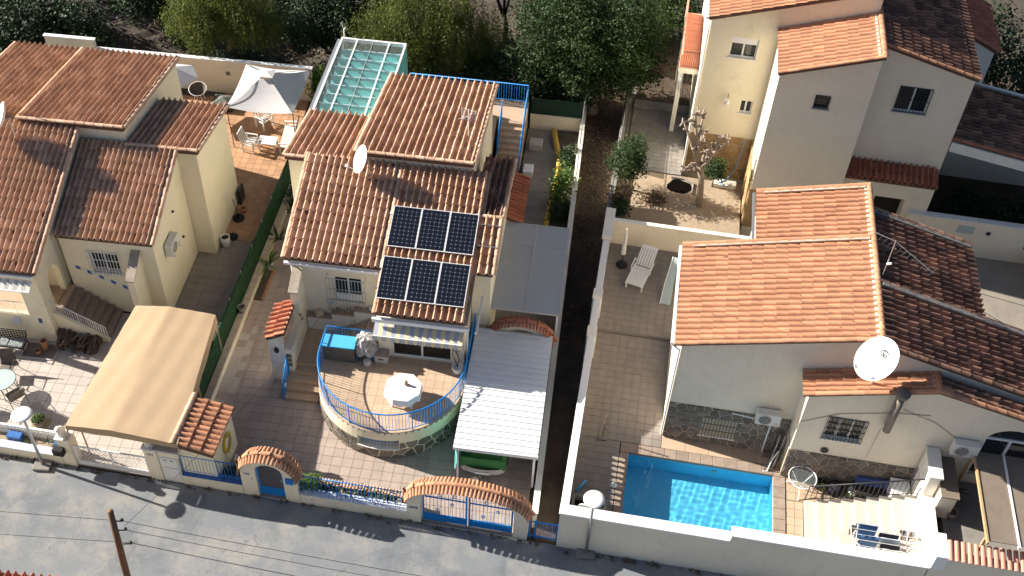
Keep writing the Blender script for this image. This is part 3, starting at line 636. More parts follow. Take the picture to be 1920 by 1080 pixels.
railing(RA, [(-.25, .26, T_), (cx-Rr+.06, .26, T_)] + [(cx-(Rr-.06), cy+.6, T_)] + [(cx+(Rr-.06)*math.cos(math.pi+math.pi*i/30), cy+(Rr-.06)*math.sin(math.pi+math.pi*i/30), T_) for i in range(31)] + [(cx+Rr-.06, 1.7, T_)], .96, 'blue', .115, .026, bar_r=.009)
# entrance steps, landing, inner stair with ledges
ST = thing('entrance_steps', 'tan tiled steps climbing to the side landing left of the round terrace', 'steps', Mf)
steps(ST, -3.22, -1.5, 0, 5, .17, .30, 1.28, '+y', 'step_tile'); MB().box(-2.98, -1.93, 0.0, 1.63, 0, .84).build('landing', 'step_tile', ST)
for i in range(7): MB().box(-1.9+i*.27, .1, .32+.003*i, 1.4, .8, .85+(i+1)*.16).build('inner_step', 'step_dark', ST)
for x0_, x1_, z_ in ((-2.96, -2.0, 1.55), (-1.99, -1.12, 1.85), (-1.11, .08, 2.12)): MB().box(x0_, x1_, 1.42, 1.64, .85, z_).build('ledge_wall', 'white_wall', ST); MB().box(x0_-.01, x1_+.02, 1.36, 1.64, z_, z_+.04).build('ledge_top', 'step_dark', ST)
SR = thing('stair_railing', 'short blue handrail sloping beside the tan entrance steps', 'railing', Mf)
railing(SR, [(-3.2, -1.55, 0), (-3.2, -.65, .65)], .9, 'blue', .1, .024, bar_r=.011)
rk = MB().lathe([(.02, -.02), (.16, .0), (.2, .1), (.13, .2), (.03, .24)], (0, 0, 0), 7); rk.v = [(x*random.uniform(.75, 1.25), y*.8*random.uniform(.75, 1.25), z) for x, y, z in rk.v]
for (x, z, l) in ((-2.5, 1.6, 'rough pale rock on the lowest ledge under the barred window'),):
    o = rk.build('rock', 'stone_mortar'); place(o, Mf, x, 1.5, z); tag(o, l, 'rock')
for x, z, l in ((-1.75, 1.9, 'dark pot on the middle ledge below the barred window'), (-1.35, 1.9, 'tan pot on the middle ledge below the barred window'), (-.45, 2.17, 'pale pot on the top ledge below the barred window')):
    o = MB().lathe([(.05, 0), (.09, .05), (.1, .12), (.07, .16), (.06, .13), (.02, .1)], (0, 0, 0), 10).build('plant_pot', 'stone_dark' if 'dark' in l else ('wood_light' if 'tan' in l else 'white_wall'), None, True); place(o, Mf, x, 1.5, z); tag(o, l, 'pot')
o = MB().box(-.16, .16, -.02, 0, -.09, .09).build('address_plaque', 'blue_white'); place(o, Mf, -2.05, 1.64, 2.25); tag(o, 'small blue ceramic plaque on the wall beside the barred window', 'plaque')
# awning over the sliding door
AW = thing('awning', 'cream and blue striped awning over the terrace sliding door', 'awning', Mf)
ax0, ax1 = .14, 3.34
MB().box(ax0, ax1, -.16, -.02, 3.6, 3.72).build('awning_case', 'white_metal', AW)
ns = 20
for i in range(ns):
    a, b = ax0+(ax1-ax0)*i/ns, ax0+(ax1-ax0)*(i+1)/ns; mb = MB(); sc = .05*math.sin(i*1.3)
    mb.quad((a, -.14, 3.66), (b, -.14, 3.66), (b, -.80, 3.40), (a, -.80, 3.40)); mb.quad((a, -.80, 3.40), (b, -.80, 3.40), (b, -.81, 3.18), ((a+b)/2, -.812, 3.14), (a, -.81, 3.18)); mb.build('stripe', 'awning_cream' if i % 2 else 'awning_blue', AW, fix=False)
MB().tube([(ax0, -.80, 3.40), (ax1, -.80, 3.40)], .02, 6).build('front_bar', 'white_metal', AW)
for x in (ax0+.05, ax1-.05): MB().tube([(x, -.05, 3.2), (x, -.80, 3.38)], .014, 5).build('arm', 'white_metal', AW)
# solar panels
SPs = [(.10, 2.12, 'upper'), (.08, .12, 'lower')]
th0 = math.atan(.33); words_ = ['left', 'middle', 'right']
def solar(x, y, label):
    t = thing('solar_panel', label, 'solar panel', Mf, x, y, PL(y)+.16, 0, 'solar panels on the tiled roof'); t.rotation_euler = (th0, 0, Mf.a); t.rotation_mode = 'XYZ'
    t.rotation_euler = (Matrix.Rotation(Mf.a, 3, 'Z') @ Matrix.Rotation(th0, 3, 'X')).to_euler()
    w_, l_ = 1.045, 1.69; f = MB(); f.box(0, w_, 0, .02, 0, .04).box(0, w_, l_-.02, l_, 0, .04).box(0, .02, .02, l_-.02, 0, .04).box(w_-.02, w_, .02, l_-.02, 0, .04); f.build('frame', 'grey_metal' if False else 'white_metal', t)
    MB().box(.02, w_-.02, .02, l_-.02, .01, .028).build('backsheet', 'panel_back', t)
    c = MB(); cw, ch = (w_-.05)/6, (l_-.05)/10; s_ = .010
    for i in range(6):
        for j in range(10):
            a, b = .025+i*cw+.0022, .025+j*ch+.0022; A, B = a+cw-.0044, b+ch-.0044; n = len(c.v)
            c.v += [(q[0], q[1], .0325) for q in ((a+s_*1.5, b), (A-s_*1.5, b), (A, b+s_*1.5), (A, B-s_*1.5), (A-s_*1.5, B), (a+s_*1.5, B), (a, B-s_*1.5), (a, b+s_*1.5))]; c.f.append(tuple(range(n, n+8)))
    o = c.build('cells', 'cell', t, fix=False); o['kind'] = 'stuff'
    return t
for x, y, row in SPs:
    for i in range(3):
        nb_ = ('beside the verge tiles', 'between two others', 'nearest the side roof')[i]
        solar(x+.03+i*1.055, y, 'dark solar panel in the %s row of the roof, %s' % (row, nb_))
for k_, (y, a, b) in enumerate(((.55, -.1, 3.4), (1.4, -.1, 3.4), (2.55, -.1, 4.2), (3.4, -.1, 4.2))):
    o = MB().tube([(0, 0, 0), (b-a, 0, 0)], .022, 6).build('mounting_rail', 'grey_metal'); place(o, Mf, a, y, PL(y)+.13); tag(o, 'thin metal mounting rail under the %s solar panels, %s edge' % (('lower', 'lower', 'upper', 'upper')[k_], ('eave side', 'ridge side')[k_ % 2]), 'rail')
# ================================================================ MIDDLE PLOT, THE REST
# furniture on the terrace
t = thing('patio_table', 'octagonal white covered table standing on the round terrace', 'table', Mf, 1.42, -1.98, T_)
oc = [(.68*math.cos(R_(22.5+45*i)), .68*math.sin(R_(22.5+45*i))) for i in range(8)]
MB().prism(oc, .70, .74).build('table_top', 'plastic_white', t, bevel=.01)
sk = MB()
for i in range(8):
    a, b = oc[i], oc[(i+1) % 8]; n = 5
    for k_ in range(n):
        p = [a[j]+(b[j]-a[j])*k_/n for j in (0, 1)]; q = [a[j]+(b[j]-a[j])*(k_+1)/n for j in (0, 1)]; w0 = .30+.05*math.sin(i*2+k_*1.7); w1 = .30+.05*math.sin(i*2+(k_+1)*1.7)
        sk.quad((p[0]*1.003, p[1]*1.003, .735), (q[0]*1.003, q[1]*1.003, .735), (q[0]*1.04, q[1]*1.04, .735-w1), (p[0]*1.04, p[1]*1.04, .735-w0))
sk.build('cloth_skirt', 'plastic_white', t, fix=False)
for i in range(4): MB().tube([(.5*math.cos(R_(45+90*i)), .5*math.sin(R_(45+90*i)), 0), (.42*math.cos(R_(45+90*i)), .42*math.sin(R_(45+90*i)), .7)], .03, 6).build('leg', 'plastic_white', t)
o = MB().lathe([(.06, 0), (.08, .05), (.05, .12), (.07, .16), (.02, .22)], (0, 0, 0), 8).build('table_ornament', 'wood_light', None, True); place(o, Mf, 1.5, -1.86, T_+.74); tag(o, 'small tan figurine standing on the white octagonal table', 'ornament')
t = thing('outdoor_unit', 'low blue topped cabinet behind the terrace railing', 'cabinet', Mf, -1.25, -.28, T_)
MB().box(-.56, .56, -.26, .26, 0, .76).build('body', 'stone_dark', t); MB().box(-.6, .6, -.3, .3, .76, .82).build('top', 'light_blue', t)
t = thing('barbecue', 'barbecue under a crinkled silver cover on the terrace', 'barbecue', Mf, -.32, -.15, T_)
cv = MB(); rg = random.Random(11)
def cover(u, v):
    a = 2*math.pi*u; r = (.42-.14*v)*(1+.12*math.sin(a*5+v*4)+.07*math.sin(a*9)); z = .35+.75*v; return (r*1.05*math.cos(a), r*.85*math.sin(a), z+.03*math.sin(a*7))
cv.grid(cover, 24, 6); cv.v += [(0, 0, 1.15)]; nn = len(cv.v)-1; b0 = 6*25
for i in range(24): cv.f.append((b0+i, b0+i+1, nn))
cv.build('cover', 'cover_silver', t, fix=False)
for x in (-.3, .3):
    for y in (-.2, .2): MB().tube([(x, y, 0), (x, y, .5)], .022, 6).build('leg', 'blue', t)
o = MB().prism([(.15*math.cos(R_(60*i)), .15*math.sin(R_(60*i))) for i in range(6)], 0, .26).build('gas_bottle', 'plastic_grey', None, bevel=.03); place(o, Mf, -.2, -.55, T_); tag(o, 'small grey bottle below the covered barbecue', 'bottle')
t = thing('storage_box', 'grey brown lidded box beside the terrace sliding door', 'box', Mf, .28, -.22, T_)
MB().box(-.24, .24, -.18, .18, 0, .34).build('body', 'plastic_grey', t); MB().box(-.26, .26, -.2, .2, .34, .38).build('lid', 'mortar', t); MB().box(-.1, .1, -.212, -.2, .2, .24).build('handle', 'dark_metal', t)
t = thing('plant_pot', 'white pot with a bare twisted stem at the terrace corner', 'pot', Mf, 3.12, -.4, T_)
MB().lathe([(.13, 0), (.2, .2), (.22, .36), (.19, .36), (.17, .3), (.02, .29)], (0, 0, 0), 14, False).build('pot', 'white_wall', t, True)
for i, pp in enumerate((((0, 0, .28), (.05, .05, .7), (-.06, .1, 1.0), (.06, .12, 1.4)), ((0, 0, .3), (-.08, .02, .6), (-.2, .05, .9), (-.16, .1, 1.2)), ((.02, .05, .9), (-.1, .08, 1.05), (-.28, .1, 1.2)), ((0, .1, 1.0), (.12, .1, 1.2), (.1, .1, 1.5)))): MB().tube(pp, .016, 5).build('stem', 'bark_dark', t)
# satellite dish, aerial and cables on the roof
def dish(name, label, F, x, y, z, r, face, m='plastic_white', pole=.5, logo=None, foot=None):
    t = thing(name, label, 'satellite dish', F, x, y, z); face = Vector(face).normalized(); a = face.orthogonal().normalized(); a = Vector((face.y, -face.x, 0)).normalized(); b = face.cross(a)*-1
    if b.z < 0: b = -b
    mb = MB(); nr, ns_ = 6, 28
    for sgn in (0, 1):
        base = len(mb.v)
        for i in range(nr+1):
            rr = r*i/nr
            for k_ in range(ns_): q = 2*math.pi*k_/ns_; mb.v.append(tuple(a*(rr*.9*math.cos(q)) + b*(rr*math.sin(q)) + face*(.16*r*(i/nr)**2*1.6 - sgn*.018)))
        for i in range(nr):
            for k_ in range(ns_): mb.f.append((base+i*ns_+k_, base+i*ns_+(k_+1) % ns_, base+(i+1)*ns_+(k_+1) % ns_, base+(i+1)*ns_+k_))
    mb.build('reflector', m, t, True, fix=False)
    arm = MB().tube([tuple(-b*r*.98), tuple(face*r*.9 - b*r*.75)], .015, 5).build('feed_arm', 'grey_metal', t); MB().tube([tuple(face*r*.86-b*r*.75), tuple(face*r*.98-b*r*.7)], .05, 8).build('feed_horn', 'grey_metal', t)
    MB().tube([tuple(-face*.05), tuple(-face*.2), (-face.x*.22, -face.y*.22, -pole)], .028, 8).build('mast', 'grey_metal', t)
    if logo:
        o = text(logo, r*.42, 'logo_dark', t, (0, 0, 0), ext=.001, align='CENTER'); mw = Matrix(((-a.x, b.x, face.x, 0), (-a.y, b.y, face.y, 0), (-a.z, b.z, face.z, 0), (0, 0, 0, 1)))
        if mw.to_3x3().determinant() < 0: mw = Matrix(((a.x, b.x, face.x, 0), (a.y, b.y, face.y, 0), (a.z, b.z, face.z, 0), (0, 0, 0, 1)))
        o.matrix_local = Matrix.Translation(b*r*.22 + face*(.12*r)) @ mw
    return t
dish('satellite_dish', 'white oval satellite dish above the brown tiles of the house with solar panels', Mf, -1.22, 4.85, 6.65, .56, (-.8, -.4, .45), pole=.85)
t = thing('roof_aerial', 'grid aerial on a thin mast at the edge of the upper brown roof', 'aerial', Mf, 2.3, 7.6, 6.05)
MB().tube([(0, 0, -.2), (0, 0, 1.3)], .02, 6).build('mast', 'white_metal', t); g_ = MB()
for i in range(7): g_.tube([(-.28, .1, .8+i*.08), (.28, -.05, .8+i*.08)], .008, 4)
for x in (-.28, 0, .28): g_.tube([(x, .02-.25*x, .78), (x, .02-.25*x, 1.32)], .008, 4)
g_.build('grid', 'white_metal', t); MB().tube([(0, 0, 1.0), (-.35, -.3, 1.05)], .012, 4).build('boom', 'white_metal', t)
def cable(pts, label, F=Mf, r=.009, m='cable', name='cable'):
    P = [Vector(p) for p in pts]; c = P[0]; o = MB().tube([tuple(p-c) for p in P], r, 4).build(name, m); place(o, F, *c); return tag(o, label, 'cable')
cable([(-.9, 5.3, 6.05), (.2, 5.35, 6.12), (.9, 5.0, 6.0), (1.2, 4.9, 5.9)], 'thin dark cable running from the oval dish along the tiles')
cable([(2.9, 6.6, 6.2), (3.3, 5.9, 5.3), (3.7, 5.2, 5.3), (4.1, 4.4, 5.4)], 'pale cable drooping over the shaded side roof', m='cable_grey')
# carport
t = thing('carport', 'open carport with white corrugated sheet roof beside the round terrace', 'carport', Mf)
CZ = lambda x, y: 2.02-.015*(x-3.5)-.01*(y+4.14)
shm = MB(); npn = 22
for i in range(npn):
    ya, yb = -4.14+5.6*i/npn, -4.14+5.6*(i+1)/npn; mb = MB()
    pr = ((0, 0), (.35, .0), (.42, .035), (.58, .035), (.65, 0), (1, 0)); 
    for (u0, h0), (u1, h1) in zip(pr, pr[1:]):
        y0_, y1_ = ya+(yb-ya)*u0, ya+(yb-ya)*u1; mb.quad((3.55, y0_, CZ(3.55, y0_)+h0), (6.45, y0_, CZ(6.45, y0_)+h0), (6.45, y1_, CZ(6.45, y1_)+h1), (3.55, y1_, CZ(3.55, y1_)+h1))
    mb.build('roof_sheet', 'sheet_white', t, fix=False)
MB().box(3.55, 6.47, -4.19, -4.14, 1.88, 2.03).build('fascia', 'sheet_white', t)
MB().box(6.39, 6.45, -4.13, 1.44, 1.82, 1.92).build('beam', 'white_metal', t); MB().box(3.6, 3.66, -4.13, 1.44, 1.86, 1.96).build('beam', 'white_metal', t)
for y in (-4.05, -1.5, 1.2): MB().box(6.3, 6.38, y, y+.08, 0, 1.9).build('post', 'white_metal', t)
for y in (-4.05, -2.2): MB().box(3.66, 3.72, y, y+.06, 0, 1.95).build('post', 'white_metal', t)
o = MB(); o.grid(lambda u, v: (3.62+.06*math.sin(u*17+v*3), -4.1+u*1.6, 1.9-v*1.3-.12*math.sin(u*7)*v), 20, 6); o = o.build('tarpaulin', 'turquoise', None, fix=False); place(o, Mf, 0, 0, 0); tag(o, 'turquoise sheet hanging along the terrace side of the carport', 'tarpaulin')
# car under a green cover
t = thing('covered_car', 'car under a green cover with pale bumper showing below the carport roof', 'car', Mf, 4.55, -1.75, 0)
def carp(u, v):
    a = 2*math.pi*u; c_, s_ = math.cos(a), math.sin(a); sx = math.copysign(abs(c_)**.35, c_)*.86; sy = math.copysign(abs(s_)**.3, s_)*2.0
    hz = 1.38 if abs(sy) < 1.0 else 1.38-.42*(abs(sy)-1.0); z = .35+(hz-.35)*min(1, v*1.5); k_ = 1 if v < .6 else 1-(v-.6)*1.7; return (sx*max(k_, .3)*(1-.06*v), sy*max(k_, .3), z+.02*math.sin(a*13))
cb = MB().grid(carp, 40, 8); n = len(cb.v); cb.f.append(tuple(range(8*41, 8*41+40))); cb.build('cover', 'tarp_green', t, fix=False)
MB().box(-.8, .8, -2.06, -2.0, .45, 1.0).build('cover_flap', 'tarp_green', t, bevel=.01)
bp = MB().grid(lambda u, v: (-.78+1.56*u, -1.98-.22*math.sin(math.pi*u)**.6, .28+.28*v), 14, 3).build('bumper', 'plastic_grey', t, True)
for x in (-.75, .75):
    for y in (-1.3, 1.3): MB().tube([(x-.09, y, .31), (x+.09, y, .31)], .31, 14).build('wheel', 'black', t)
MB().box(-.26, .26, -2.225, -2.21, .32, .43).build('number_plate', 'white', t)
# glass roofed lean-to and tiled arch behind the carport
t = thing('glass_canopy', 'grey translucent glass canopy along the side of the house', 'canopy', Mf)
for i in range(2):
    for j in range(4): MB().box(4.0+i*1.29+.02, 4.0+(i+1)*1.29-.02, 1.95+j*1.2+.02, 1.95+(j+1)*1.2-.02, 2.60, 2.62).build('pane', 'glass_roof', t)
for i in range(3): MB().box(4.0+i*1.29-.025, 4.0+i*1.29+.025, 1.93, 6.8, 2.52, 2.63).build('rafter', 'plastic_grey', t)
for j in range(5): MB().box(3.98, 6.6, 1.95+j*1.2-.02, 1.95+j*1.2+.02, 2.54, 2.626).build('purlin', 'plastic_grey', t)
for y in (1.98, 4.2, 6.76): MB().box(6.5, 6.57, y-.035, y+.035, 0, 2.52).build('post', 'white_metal', t)
def tiled_arch(name, label, F, x0, x1, y, zs, rise, thick, wall_m, tile_m, z0=0, inner=None, tile_len=.30, lift=.0, nT=None, cap=True, pw=(.5, .5)):
    """wall with an arched top carrying two rows of roof tiles; inner=(s0,s1,zs,rise) arched opening"""
    t = thing(name, label, 'arch', F); c = (x0+x1)/2; hw = (x1-x0)/2
    top = lambda s: zs + rise*math.sqrt(max(0, 1-((x0+s-c)/hw)**2)); mb = MB(); W = x1-x0
    op = [arch_open(inner[0]-x0, inner[1]-x0, z0, inner[2], inner[3], 12)] if inner else []
    ks = [W/2 - W/2*math.cos(math.pi*i/24) for i in range(1, 24)]
    facade(mb, (x0, y), (1, 0), (0, 1), W, z0, top, op, thick, ks); facade(mb, (x0, y+thick), (1, 0), (0, -1), W, z0, top, op, .001, ks)
    for s in (0, W): mb.quad((x0+s, y, z0), (x0+s, y+thick, z0), (x0+s, y+thick, top(s)), (x0+s, y, top(s)))
    for a, b in zip([0]+ks, ks+[W]): mb.quad((x0+a, y, top(a)), (x0+b, y, top(b)), (x0+b, y+thick, top(b)), (x0+a, y+thick, top(a)))
    mb.build('arch_wall', wall_m, t, fix=False)
    L_ = math.pi*math.sqrt((hw*hw+rise*rise)/2); n = nT or int(L_/.135); me = cap_mesh('tile', tile_m, tile_len, .058); mc = cap_mesh('crest_tile', tile_m, .36, .085)
    pts = [Vector((c-hw*math.cos(math.pi*i/400), 0, zs+rise*math.sin(math.pi*i/400))) for i in range(401)]; cum = [0]
    for a, b in zip(pts, pts[1:]): cum.append(cum[-1]+(b-a).length)
    def at(s):
        for i in range(400):
            if cum[i+1] >= s: f_ = (s-cum[i])/max(1e-9, cum[i+1]-cum[i]); return pts[i]+(pts[i+1]-pts[i])*f_, (pts[i+1]-pts[i]).normalized()
        return pts[-1], (pts[-1]-pts[-2]).normalized()
    ym = y+thick/2
    for i in range(n):
        p, tg = at(cum[-1]*(i+.5)/n); nn_ = Vector((-tg.z, 0, tg.x))
        if nn_.z < 0 and abs(nn_.z) > .2: nn_ = -nn_
        for sg in (-1, 1):
            D = (Vector((0, -sg, 0)) + nn_*.34).normalized(); X = tg*(sg if True else 1); Up = X.cross(D)
            if Up.dot(nn_) < 0: X = -X; Up = -Up
            O_ = Vector((p.x, ym+sg*(tile_len*.93), p.z)) + nn_*(-.02+random.uniform(-.006, .006)); link('tile', me, t, basis(O_, X, D, Up))
    if cap:
        m_ = int(cum[-1]/.34)
        for i in range(m_):
            p, tg = at(cum[-1]*i/m_); nn_ = Vector((-tg.z, 0, tg.x))
            if nn_.dot(p-Vector((c, 0, zs-1))) < 0: nn_ = -nn_
            X = tg.cross(nn_); link('crest_tile', mc, t, basis(Vector((p.x, ym, p.z))+nn_*.085, X, tg, nn_))
    return t
tiled_arch('garden_arch', 'dark red tiled arch behind the white carport roof', Mf, 4.05, 6.45, 1.5, 1.45, .9, .25, 'cream', 'tile_red', inner=(4.4, 6.1, 1.3, .75))
# back of the middle plot: stair, terrace railing, glazed canopy
t = thing('rear_stairs', 'tan tiled stairs climbing to the rear terrace beside a blue railing', 'stairs', Mf)
steps(t, 2.78, 12.75, 0, 9, .167, .25, 1.15, '+y', 'step_tile'); MB().box(-1.7, 3.93, 15.0, 16.45, 0, 1.5).build('landing', 'paver_peach', t); MB().box(-4.9, 2.6, 12.2, 15.0, 0, 1.49).build('terrace_floor', 'paver_peach', t)
t = thing('rear_railing', 'blue railing round the rear terrace and down its tan stairs', 'railing', Mf)
railing(t, [(-1.7, 16.4, 1.5), (3.9, 16.4, 1.5), (3.9, 15.0, 1.5), (3.9, 12.75, .05)], 1.0, 'blue', .12, .03, bar_r=.01)
t = thing('inner_stair_railing', 'short blue handrail on the house side of the rear stairs', 'railing', Mf); railing(t, [(2.82, 15.0, 1.5), (2.82, 13.4, .45)], .95, 'blue', .13, .024)
t = thing('pergola', 'white framed glass pergola with turquoise shade cloths behind the upper roof', 'pergola', Mf)
X0, X1, Y0, Y1, ZP = -4.75, -1.82, 10.0, 16.1, 4.25
for x in (X0, X1): MB().box(x-.04, x+.04, Y0, Y1, ZP-.1, ZP+.02).build('side_beam', 'white_metal', t)
for x in (X0+.72, X0+2.2): MB().box(x-.03, x+.03, Y0, Y1, ZP-.06, ZP+.03).build('rafter', 'white_metal', t)
MB().box(X0+1.45-.01, X0+1.45+.01, Y0, Y1, ZP-.03, ZP+.015).build('rafter', 'cable_grey', t)
for y in (Y0, Y1): MB().box(X0-.04, X1+.04, y-.05, y+.05, ZP-.14, ZP+.034).build('end_beam', 'white_metal', t)
nb = 8
for k_ in range(nb):
    ya, yb = Y0+.05+(Y1-.65-Y0)*k_/nb, Y0+.05+(Y1-.65-Y0)*(k_+1)/nb
    MB().grid(lambda u, v: (X0+.1+(X1-X0-.2)*u, ya+(yb-ya)*v, ZP-.22-.26*math.sin(math.pi*v)**1.2-.015*math.sin(u*11+k_)), 12, 8).build('shade_cloth', 'turquoise', t, True, fix=False)
    MB().box(X0+.05, X1-.05, yb-.02, yb+.02, ZP-.2, ZP-.165).build('cloth_bar', 'white_metal', t)
for i in range(4):
    xa, xb = [X0+.04, X0+.75, X0+1.46, X0+2.23, X1-.04][i:i+2]; MB().box(xa, xb-.03, Y0+.06, Y1-.06, ZP-.02, ZP-.012).build('pane', 'glass_clear', t)
for x in (X0, X1):
    for y in (Y0, 13.0, Y1): MB().box(x-.045, x+.045, y-.045, y+.045, 1.5 if y > 12 else 0, ZP-.1).build('post', 'white_metal', t)
MB().box(X1+.02, X1+.05, 12.6, Y1, 2.2, ZP-.12).build('side_curtain', 'turquoise', t); MB().box(X0-.22, X0-.05, Y0, Y1, ZP-.16, ZP-.06).build('gutter', 'grey_metal', t)
o = MB().tube([(0, 0, 0), (0, 0, .5), (.1, 0, .62)], .03, 6).tube([(.0, 0, .5), (-.12, .05, .8)], .02, 5).build('chimney_cowl', 'white_metal'); place(o, Mf, -4.7, 16.3, 4.1); tag(o, 'small white metal cowl on a pipe behind the glass pergola', 'cowl')
# boundary walls
def lowwall(name, label, F, x0, x1, y0, y1, z1, m, capm=None, capw=.04, z0=-.1, capt=.06):
    t = thing(name, label, 'wall', F); MB().box(x0, x1, y0, y1, z0, z1).build('wall_body', m, t)
    if capm: MB().box(x0-capw, x1+capw, y0-.003, y1+.003, z1, z1+capt).build('coping', capm, t, bevel=.012)
    return t
lowwall('boundary_wall', 'low cream wall along the paved side passage, green fence behind it', Mf, -5.98, -5.78, -4.3, 10.0, .42, 'cream', 'mortar')
t = thing('green_fence', 'dense green artificial hedge fence between the tan awning plot and the paved passage', 'fence', Mf)
for i in range(14):
    y0_ = -4.2+i*1.5; mb = MB(); rg = random.Random(i)
    mb.grid(lambda u, v: (-6.05+rg.uniform(-.025, .025), y0_+1.49*u, .05+1.45*v), 14, 12); mb.grid(lambda u, v: (-6.13+rg.uniform(-.02, .02), y0_+1.49*u, .05+1.45*v), 3, 3); mb.quad((-6.13, y0_, 1.5), (-6.05, y0_, 1.5), (-6.05, y0_+1.49, 1.5), (-6.13, y0_+1.49, 1.5)); mb.build('fence_panel', 'fence_green', t, fix=False)
    MB().tube([(-6.09, y0_, 0), (-6.09, y0_, 1.62)], .025, 6).build('post', 'grey_metal', t)
t = thing('boundary_wall', 'low pale wall with a wire fence along the dark alley beside the middle plot', 'wall', Mf)
MB().box(6.5, 6.64, -5.6, 18.6, -.1, .75).build('wall_body', 'cream', t); MB().box(6.46, 6.68, -5.6, 18.6, .75, .80).build('coping', 'white_wall', t)
for i in range(7): MB().tube([(6.57, 6.9+i*1.93, .7), (6.57, 6.9+i*1.93, 1.95)], .025, 6).build('post', 'grey_metal', t)
MB().tube([(6.57, 6.9, 1.9), (6.57, 18.5, 1.9)], .02, 6).build('top_rail', 'grey_metal', t); MB().tube([(6.57, 6.9, 1.35), (6.57, 18.5, 1.35)], .006, 4).build('wire', 'grey_metal', t)
MB().tube([(6.57, 18.4, 1.95), (5.0, 17.2, .8)], .025, 6).build('brace', 'grey_metal', t)
t = lowwall('back_wall', 'low cream wall with green netting at the back of the side yard', Mf, 4.05, 6.48, 16.45, 16.62, .8, 'cream'); MB().box(4.05, 6.5, 16.55, 16.57, .8, 1.7).build('netting', 'net_green', t)
for x in (4.1, 5.3, 6.4): MB().tube([(x, 16.6, .7), (x, 16.6, 1.75)], .02, 5).build('post', 'grey_metal', t)
# planted bed with yellow edge
t = thing('flower_bed', 'long planted bed with a yellow painted curb beside the wire fence', 'flower bed', Mf)
ey = [(5.25, 16.3), (5.4, 15.4), (5.62, 14.6), (5.72, 13.4), (5.66, 12.0), (5.56, 10.6), (5.5, 9.2)]
MB().tube([(x, y, .14) for x, y in ey], .13, 8).build('curb', 'yellow_paint', t, True); MB().prism([(x, y) for x, y in ey]+[(6.46, 9.1), (6.46, 16.3)], -.05, .16).build('bed_soil', 'soil', t)
MB().tube([(5.85, 15.0, .2), (6.1, 14.7, .22), (6.4, 14.6, .2)], .1, 6).build('inner_curb', 'white_wall', t)
def bush(name, label, F, x, y, z, blobs, n, size, lm, stem=True, group=None, cat='bush', seed=1):
    p = F.w(x, y, z); return tree(name, label, p.x, p.y, [(0, 0, -.05), (0, 0, .35)], .04, blobs, n, size, lm, 'bark', seed=seed, cat=cat, group=group, z=z, clump=7, limbs=stem)
bush('bush', 'low leafy bush in the yellow edged bed near the white inner curb', Mf, 6.1, 14.0, .15, [(0, 0, .4, .35, .45, .35)], 700, .09, 'leaf_green', seed=2)
bush('bush', 'taller bright green shrub in the yellow edged bed', Mf, 6.05, 11.6, .15, [(0, 0, .9, .4, .45, .5), (-.1, -.5, .5, .35, .4, .4)], 1100, .12, 'leaf_bright', seed=3)
bush('bush', 'dark shrub in the shade at the near end of the yellow edged bed', Mf, 6.0, 10.2, .15, [(0, 0, .4, .4, .6, .4)], 700, .1, 'leaf_dark', seed=4)
o = MB().box(-.3, .3, -.25, .25, 0, .45).build('storage_box', 'plastic_grey', None, bevel=.02); place(o, Mf, 4.5, 14.9, .03); tag(o, 'grey brown box beside the blue rear railing', 'box')
o = MB().box(-.22, .22, -.3, .3, 0, .4).build('white_container', 'white', None, bevel=.02); place(o, Mf, 4.35, 12.9, .06); tag(o, 'white container at the foot of the blue rear railing', 'box')
# plants and pots in the side passage
t = thing('plant_bed', 'narrow soil bed edged by the low cream wall in the side passage', 'flower bed', Mf); MB().box(-5.76, -5.42, 3.3, 5.0, 0, .08).build('bed_soil', 'soil', t); MB().box(-5.44, -5.38, 3.3, 5.0, 0, .11).build('edging', 'terracotta', t)
def spiky(name, label, F, x, y, z, n, L_, lm, seed=0, wd=.06, pot=None, group=None, arch=.6):
    t = thing(name, label, 'plant', F, x, y, z, 0, group); rg = random.Random(seed)
    for i in range(n):
        a = rg.uniform(0, 6.28); e_ = rg.uniform(.25, 1.25); l = L_*rg.uniform(.6, 1.1); mb = MB(); d_ = Vector((math.cos(a), math.sin(a), 0)); s_ = Vector((-d_.y, d_.x, 0)); pts = []
        for k_ in range(5):
            u = k_/4; pts.append((d_*(l*u*math.cos(e_)+.03) + Vector((0, 0, .25+l*(u*math.sin(e_)-arch*u*u*.6))), wd*(1-u)**.7*(.5+u)))
        for (p, a_), (q, b_) in zip(pts, pts[1:]): mb.quad(tuple(p-s_*a_), tuple(p+s_*a_), tuple(q+s_*b_), tuple(q-s_*b_))
        mb.build('leaf', lm, t, fix=False)
    if pot: MB().lathe([(.12, 0), (.17, .18), (.2, .3), (.17, .3), (.02, .26)], (0, 0, 0), 12, False).build('pot', pot, t, True)
    return t
spiky('spiky_plant', 'arching strap leaved plant by the green fence in the side passage', Mf, -5.6, 5.1, .05, 26, .95, 'leaf_bright', 1, .05, 'plastic_grey')
spiky('spiky_plant', 'taller strap leaved plant farther along the green fence', Mf, -5.6, 6.6, .05, 22, 1.0, 'leaf_green', 2, .05)
def pot(label, F, x, y, z, r, h, m, name='plant_pot', foot=False):
    t = thing(name, label, 'pot', F, x, y, z)
    MB().lathe([(r*.7, 0), (r*.95, h*.5), (r, h), (r*.85, h), (r*.8, h*.8), (.01, h*.78)], (0, 0, 0), 14, False).build('body', m, t, True); MB().lathe([(r*1.0, h*.92), (r*1.06, h*.95), (r*1.06, h), (r*1.0, h*1.02)], (0, 0, 0), 14, False).build('rim', m, t, True)
    MB().lathe([(.001, h*.8), (r*.8, h*.82)], (0, 0, 0), 12).build('soil', 'soil', t); return t
pot('grey stone pot with small feet standing on the low wall of the side passage', Mf, -5.86, 2.2, .48, .16, .3, 'concrete')
